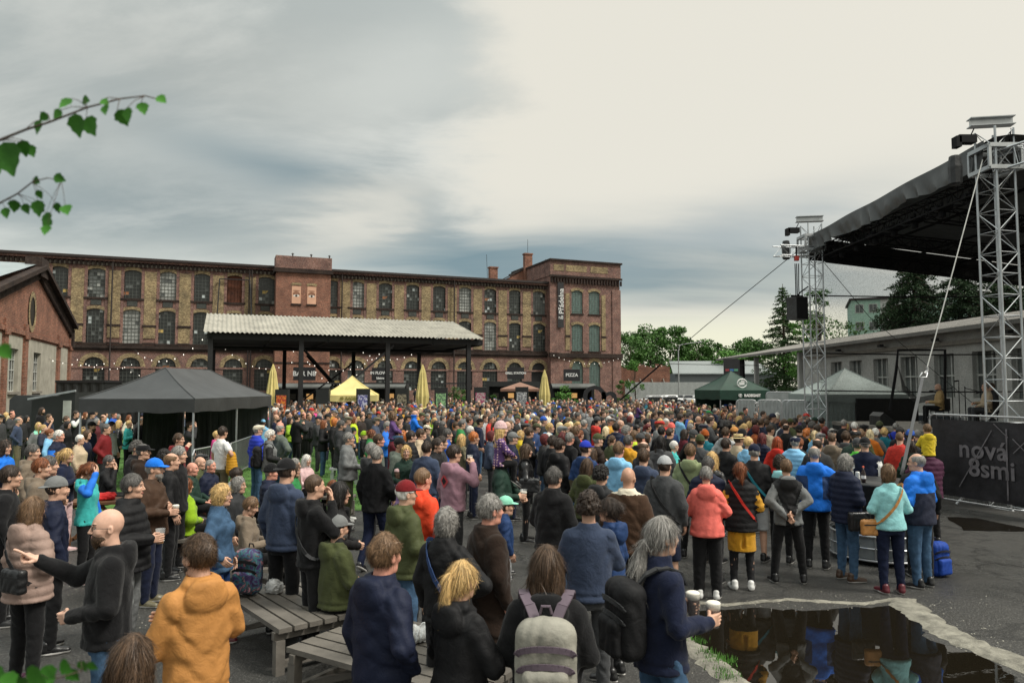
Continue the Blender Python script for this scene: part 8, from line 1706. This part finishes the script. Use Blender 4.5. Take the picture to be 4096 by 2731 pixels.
# backpacks and bags
def floral():
    m,t,b=_nm('floral_print');tcn=nd(t,'ShaderNodeTexCoord');n=noise_of(t,tcn.outputs['Object'],9,4,.6,1.5);t.links.new(ramp(t,n.outputs[0],[(.36,(.012,.012,.02)),(.46,(.06,.03,.13)),(.52,(.05,.20,.22)),(.57,(.02,.015,.03)),(.63,(.45,.22,.26)),(.7,(.05,.04,.09))]),b.inputs['Base Color']);b.inputs['Roughness'].default_value=.6;MATS['floral_print']=m
floral()
def backpack(M_,lab,m_body,m_trim,worn=True,col=None,col2=None,s_=1.0):
    t=thing('backpack',lab,'backpack');t.matrix_world=M_;C_=(lambda c:dict(color=c)if c else {})
    s=SDF((-.24,-.20,-.05),(.24,.16,.56),.011);s.rbox((0,0,.24),(.155,.095,.235),.08,0);s.ell((0,-.01,.42),(.13,.09,.07),.03);s.disp(fold(5,.004,1.2));v,f=s.nets();link('body',mesh('body',v,f,[m_body],True),t,**C_(col))
    s=SDF((-.2,-.22,.0),(.2,-.02,.36),.010);s.rbox((0,-.10,.15),(.115,.045,.115),.04,0);s.disp(fold(6,.003,1.4));v,f=s.nets();link('pocket',mesh('pocket',v,f,[m_body],True),t,**C_(col))
    for z0_,w_ in((.37,.145),(.285,.135)):a=MB();P_=[(w_*math.sin(q),-.07-.045*math.cos(q)*1.0,z0_-.045*(q/1.5)**2)for q in np.linspace(-1.5,1.5,13)];[a.bar(p,q,.03,.008,up=(0,1,0))for p,q in zip(P_,P_[1:])];a.build('trim_band',m_trim,t,color=col2)
    a=MB();a.tube([(-.03,.06,.49),(-.02,.05,.53),(.02,.05,.53),(.03,.06,.49)],.008,6);a.build('grab_loop',m_trim,t,color=col2)
    if worn:
        for q in(-1,1):a=MB();P_=[(q*.055,.06,.46),(q*.085,.10,.52),(q*.115,.16,.555),(q*.125,.235,.56),(q*.130,.31,.53),(q*.135,.345,.45)];[a.bar(p,r2,.055,.012,up=(0,-.4,1)if i<4 else(0,1,0))for i,(p,r2)in enumerate(zip(P_,P_[1:]))];a.build('shoulder_strap',m_trim,t,color=col2)
    return t
mat('lilac_strap',(.12,.09,.115),.7);mat('pack_grey',(.26,.25,.21),.75,var=.25,scale=6,bmp=.4)
backpack(BPK['M']@Matrix.Translation((0,-.275,.90))@Matrix.Scale(1.08,4),'pale grey backpack with dark bands worn by the long haired man','pack_grey','lilac_strap');backpack(BEER['M']@Matrix.Translation((0,-.245,.90)),'black backpack worn by the man carrying two beers','shell','fabric',col=C['black'],col2=C['charcoal'])
wc=next(p for p in PEOPLE if p['label']and 'white curly haired' in p['label'])['o'];backpack(Matrix.Translation(wc.location)@wc.rotation_euler.to_matrix().to_4x4()@Matrix.Translation((0,-.25,.88)),'black backpack worn by the white curly haired person','shell','fabric',col=C['black'],col2=C['charcoal'])
bk=next(p for p in PEOPLE if p['label']and 'with dark backpack' in p['label'])['o'];backpack(Matrix.Translation(bk.location)@bk.rotation_euler.to_matrix().to_4x4()@Matrix.Translation((0,-.24,.88)),'dark backpack on the grey haired man in navy near the lawn','shell','fabric',col=C['charcoal'],col2=C['black'])
backpack(Matrix.Translation((-2.88,8.05,.445))@Matrix.Rotation(R(-12),4,'Z'),'black floral patterned backpack standing on the large slatted bench','floral_print','black_cloth',worn=False);backpack(Matrix.Translation((6.1,10.55,0))@Matrix.Rotation(R(20),4,'Z'),'blue backpack leaning at the foot of the black drum table','shell','fabric',worn=False,col=(.012,.05,.28),col2=C['navy'])
def handbag(M_,lab,col,w=.14,h=.11,m_='leather'):
    t=thing('handbag',lab,'handbag');t.matrix_world=M_;s=SDF((-.2,-.1,-.16),(.2,.1,.16),.011);s.rbox((0,0,0),(w,.045,h),.035,0);s.disp(fold(2,.004,1.5));v,f=s.nets();link('body',mesh('body',v,f,[m_],True),t,color=col);a=MB();a.box(-w*.8,w*.8,-.052,-.046,h*.3,h*.45);a.build('zip','black_metal',t)
handbag(PUF['M']@Matrix.Translation((.10,-.20,1.02)),'black crossbody bag on the back of the rose-beige puffer coat',C['black']);handbag(AQU['M']@Matrix.Translation((-.25,.02,.88)),'tan shoulder bag at the hip of the aqua sweatshirt',C['tan'])
nv=next(p for p in PEOPLE if p['label']and 'by the black drum table' in p['label'])['o'];handbag(Matrix.Translation(nv.location)@nv.rotation_euler.to_matrix().to_4x4()@Matrix.Translation((.26,-.02,.86))@Matrix.Rotation(R(80),4,'Z'),'large black shoulder bag hanging beside the navy puffer jacket',C['black'],.16,.13)
cw=next(p for p in PEOPLE if p['label']and 'leather jacket and black leggings' in p['label'])['o'];handbag(Matrix.Translation(cw.location)@cw.rotation_euler.to_matrix().to_4x4()@Matrix.Translation((.26,.06,1.0))@Matrix.Rotation(R(80),4,'Z'),'black lettered handbag of the curly haired woman in leggings',C['charcoal'],.17,.12)
# yellow padded jacket over the arm of the man in white
a=SDF((-.2,-.2,-.4),(.2,.2,.2),.016);a.cone((0,0,.08),(.02,0,-.22),.09,.12,0);a.ell((.04,.02,-.28),(.11,.10,.08),.03);a.disp(lambda x,y,z:-.010*np.abs(np.sin(math.pi*z/.06))+0*x);v,f=a.nets();o=link('folded_jacket',mesh('folded_jacket',v,f,['shell'],True),None,WHT['M']@Vector((.33,-.02,1.08)),None,C['mustard']);tag(o,'mustard padded jacket draped over the arm of the white t-shirt man','jacket')
# drum table with caged foot
p=atz(3590,2262,0);t=thing('drum_table','black covered round table with a grey caged foot in front of the banner fence','table',(p.x,p.y+.55,0));a=MB();a.lathe([(.60,.02),(.62,.6),(.60,1.14),(.63,1.17),(.63,1.20),(.02,1.205)],(0,0,0),28);a.build('cover','tarp_black',t,smooth=True);a=MB();mat('cage_panel',(.24,.26,.27),.5)
a.lathe([(.70,.10),(.70,.42),(.69,.42),(.69,.10)],(0,0,0),28);a.build('liner','cage_panel',t);a=MB()
for z_ in(.08,.44):a.tube([(.72*math.cos(k*math.pi/14),.72*math.sin(k*math.pi/14),z_)for k in range(29)],.018,6,False)
a.tube([(.72*math.cos(k*math.pi/14),.72*math.sin(k*math.pi/14),.26)for k in range(29)],.010,5,False)
for k in range(18):x_,y_=.72*math.cos(k*math.pi/9),.72*math.sin(k*math.pi/9);a.tube([(x_,y_,.08),(x_,y_,.44)],.011,5)
a.build('cage','steel',t)
mat('can_white',(.70,.70,.68),.35,.3,bmp=0);mat('bottle_dark',(.03,.02,.02),.15,bmp=0);mat('cap_coral',(.75,.14,.08),.5,bmp=0);mat('label_white',(.7,.7,.7),.6,bmp=0)
o=MB().lathe([(.02,0),(.033,.01),(.033,.155),(.026,.168)],(0,0,0),14).build('drink_can','can_white',loc=(p.x-.43,p.y+.28,1.206),smooth=False);tag(o,'white tall drink can on the black drum table','can')
t=thing('bottle','dark soft drink bottle with coral cap on the black drum table','bottle',(p.x-.33,p.y+.30,1.206));MB().lathe([(.03,0),(.035,.02),(.035,.14),(.014,.20),(.013,.225)],(0,0,0),14).build('body','bottle_dark',t,smooth=True);MB().lathe([(.0355,.06),(.0355,.11)],(0,0,0),14).build('label','label_white',t);MB().lathe([(.015,.226),(.015,.25),(.012,.252)],(0,0,0),12).build('cap','cap_coral',t)
# walking cane and phone
cn=next(q for q in PEOPLE if q['label']and 'with a cane' in q['label'])['o'];M_=Matrix.Translation(cn.location)@cn.rotation_euler.to_matrix().to_4x4();tag(MB().tube([M_@Vector((.10,.34,.01)),M_@Vector((.08,.27,1.05)),M_@Vector((.08,.20,1.10)),M_@Vector((.08,.14,1.08))],.012,6).build('walking_cane','black_metal'),'thin black walking cane of the older man in grey blouson','cane')
ph=next(q for q in PEOPLE if q['label']and 'sitting with a phone' in q['label'])['o'];t=thing('phone','dark red phone held by the seated woman in the brown coat','phone');t.matrix_world=Matrix.Translation(ph.location)@ph.rotation_euler.to_matrix().to_4x4()@Matrix.Translation((0,.41,.74))@Matrix.Rotation(R(40),4,'X');MB().box(-.037,.037,-.005,.005,-.075,.075).build('case','red_paint',t);MB().box(-.033,.033,-.007,-.0052,-.07,.07).build('screen','lens',t)
# prints on clothes
def back_print(pd,txts,m_,z=1.25,y=-.16,shear=0):
    for i,(tx,sz,dz_)in enumerate(txts):
        M_=Matrix.Translation((0,y,z+dz_))@Matrix.Rotation(R(90),4,'X');text_obj(tx,sz,m_,pd['root'],M_,name='print',bold=.001,ext=.001)
mat('print_white',(.6,.6,.58),.8,bmp=0);mat('print_coral',(.50,.06,.07),.8,bmp=0);mat('print_navy',(.02,.03,.08),.8,bmp=0)
a=MB();a.add([(-.09,-.150,1.26),(0,-.156,1.36),(.09,-.150,1.26),(0,-.156,1.16)],[(0,3,2,1)]);a.cm=1;a.add([(-.05,-.158,1.26),(0,-.162,1.315),(.05,-.158,1.26),(0,-.162,1.205)],[(0,3,2,1)]);a.build('print',['print_coral','charcoal_print' if 'charcoal_print' in MATS else 'black_cloth'],MAU['root'])
# ---- leafy birch twigs close to the lens
def twig(Y,main,leaves,lab,seed,r=.0028):
    rr=random.Random(seed);P_=[at(u,v,Y)for u,v in main];t=thing('leafy_branch',lab,'branch',tuple(P_[0]));o0=P_[0];a=MB();a.tube([p-o0 for p in P_],[r*(1-.75*i/len(P_))for i in range(len(P_))],6);V=[];Fq=[]
    for(u,v,s_,ang)in leaves:
        c_=at(u,v,Y+rr.uniform(-.05,.05))-o0;L_=.8*s_/F_PX*Y;q=min(P_,key=lambda p:(p-o0-c_).length)-o0;a.tube([q,q.lerp(c_,.6)+Vector((0,0,.004)),c_],[r*.35,r*.25,r*.2],4)
        d=Vector((math.sin(ang),rr.uniform(-.4,.4),-math.cos(ang))).normalized();w=d.cross(Vector((rr.uniform(-.5,.5),1,rr.uniform(-.3,.3)))).normalized();nn=d.cross(w);n0=len(V)
        prof=[(0,.02),(.12,.30),(.25,.42),(.38,.43),(.52,.36),(.66,.27),(.80,.16),(.92,.07),(1,0)]
        for k,(t_,ww)in enumerate(prof):ww*=1+(.12 if k%2 else-.08);V+=[c_+d*L_*t_+w*L_*ww+nn*L_*.12*ww,c_+d*L_*t_-nn*L_*.06*math.sin(t_*3),c_+d*L_*t_-w*L_*ww+nn*L_*.12*ww]
        for k in range(len(prof)-1):
            for j in(0,1):Fq.append((n0+k*3+j,n0+k*3+j+1,n0+k*3+3+j+1,n0+k*3+3+j))
    a.build('twig','bark',t,smooth=True);m=mesh('leaves',V,np.array(Fq),['near_leaf'],True);link('leaves',m,t);return t
leafmat('near_leaf',(.022,.10,.010),(.065,.24,.022),30)
twig(1.35,[(-140,640),(0,560),(100,520),(200,488),(350,430),(480,396),(580,384),(650,402)],[(300,455,120,.1),(345,470,115,.5),(285,395,80,-.6),(330,400,60,1.3),(470,440,90,.5),(510,430,80,.1),(405,400,50,1.0),(565,410,70,.3),(630,385,60,.9),(15,570,190,.3),(110,580,70,.4),(160,480,80,-.3),(190,455,60,-.9),(90,560,90,.1),(420,420,60,.2),(245,440,60,-.7),(-30,620,150,.1)],'longer leafy birch twig hanging into the sky at the upper left',1)
twig(1.40,[(-120,860),(0,812),(70,775),(130,728),(190,712),(245,722)],[(60,800,70,-.3),(95,815,60,.4),(150,800,90,.1),(185,850,80,.3),(200,870,70,-.5),(190,900,60,0),(215,705,60,1.2),(260,820,70,.5),(150,760,50,.3),(225,810,60,.2),(170,820,60,-.8),(135,715,55,1.0),(20,830,60,.2)],'shorter leafy birch twig below the longer one',2,.002)
twig(1.1,[(-200,1450),(-60,1420),(0,1400)],[(0,1380,90,.7),(-40,1400,100,.2)],'single birch leaf poking in at the left edge',3,.002)
twig(1.2,[(-150,2800),(60,2745),(200,2720),(330,2680)],[(20,2690,120,.6),(110,2670,140,.9),(180,2660,120,.5),(240,2650,90,1.2),(320,2640,70,.4),(350,2650,60,1.0),(-20,2660,140,.3),(150,2700,110,1.5),(270,2680,80,.7),(60,2720,120,1.1)],'green leaves of a bush at the lower left corner',4,.002)
# ================================================================ labels that single people out
LMK=[(p['x'],p['y'],n_)for p in PEOPLE for key,n_ in(('straw boater','straw hat'),('mauve hooded','mauve sweatshirt'),('salmon pink','salmon jacket'),('long wavy red','long red hair'),('white t-shirt and khaki','white t-shirt'),('turquoise jacket over','turquoise jacket'),('carrying the child in the blue hood','blue hooded child'),('light blue printed','light blue sweatshirt'),('yellow-green puffer','yellow-green puffer'),('royal blue puffer jacket','royal blue puffer'),('security man','security man'),('man in rust red','rust red jacket'),('carrying the girl in the lilac','purple riding girl'),('carrying the girl in purple','plaited riding girl'),('sage green','sage sweatshirt'),('girl on his shoulders','dotted riding girl'),('bright green jacket','bright green jacket'),('black down jacket and jeans','down jacket man'))if p['label']and key in p['label']]
LMK+=[(-8.2,22,'black gazebo'),(9.8,26,'far stage tower'),(-5,44,'middle yellow parasol'),(-14.5,44,'left yellow parasol'),(2.3,50,'right yellow parasol'),(12,38,'green tent'),(-11,53,'yellow tent')]
used={}
for p in PEOPLE:
    if p['label']:used[p['label']]=1
for p in PEOPLE:
    if p['label']:continue
    x,y=p['x'],p['y'];best=None;dist=math.hypot(x,y)
    rt=Vector((y,-x)).normalized();fw=Vector((x,y)).normalized();c_=[]
    for lx,ly,ln in LMK:
        d=Vector((x-lx,y-ly));s_,f_=d.dot(rt),d.dot(fw);L_=d.length
        if L_<.4:continue
        rel=('right of' if s_>0 else 'left of')if abs(s_)>abs(f_)else('behind' if f_>0 else 'before');c_.append((L_,rel,ln))
    c_.sort();lab=None
    for L_,rel,ln in c_[:12]:
        for q in('','close ','far ','well '):
            if(q=='close ' and L_>2.5)or(q=='far ' and L_<4)or(q=='well ' and L_<2.5):continue
            t_=f"{p['desc']}, {q}{rel} the {ln}"
            if t_ not in used and len(t_.split())<=16:lab=t_;break
        if lab:break
    lab=lab or p['desc'];used[lab]=1;p['label']=lab;p['o']['label']=lab
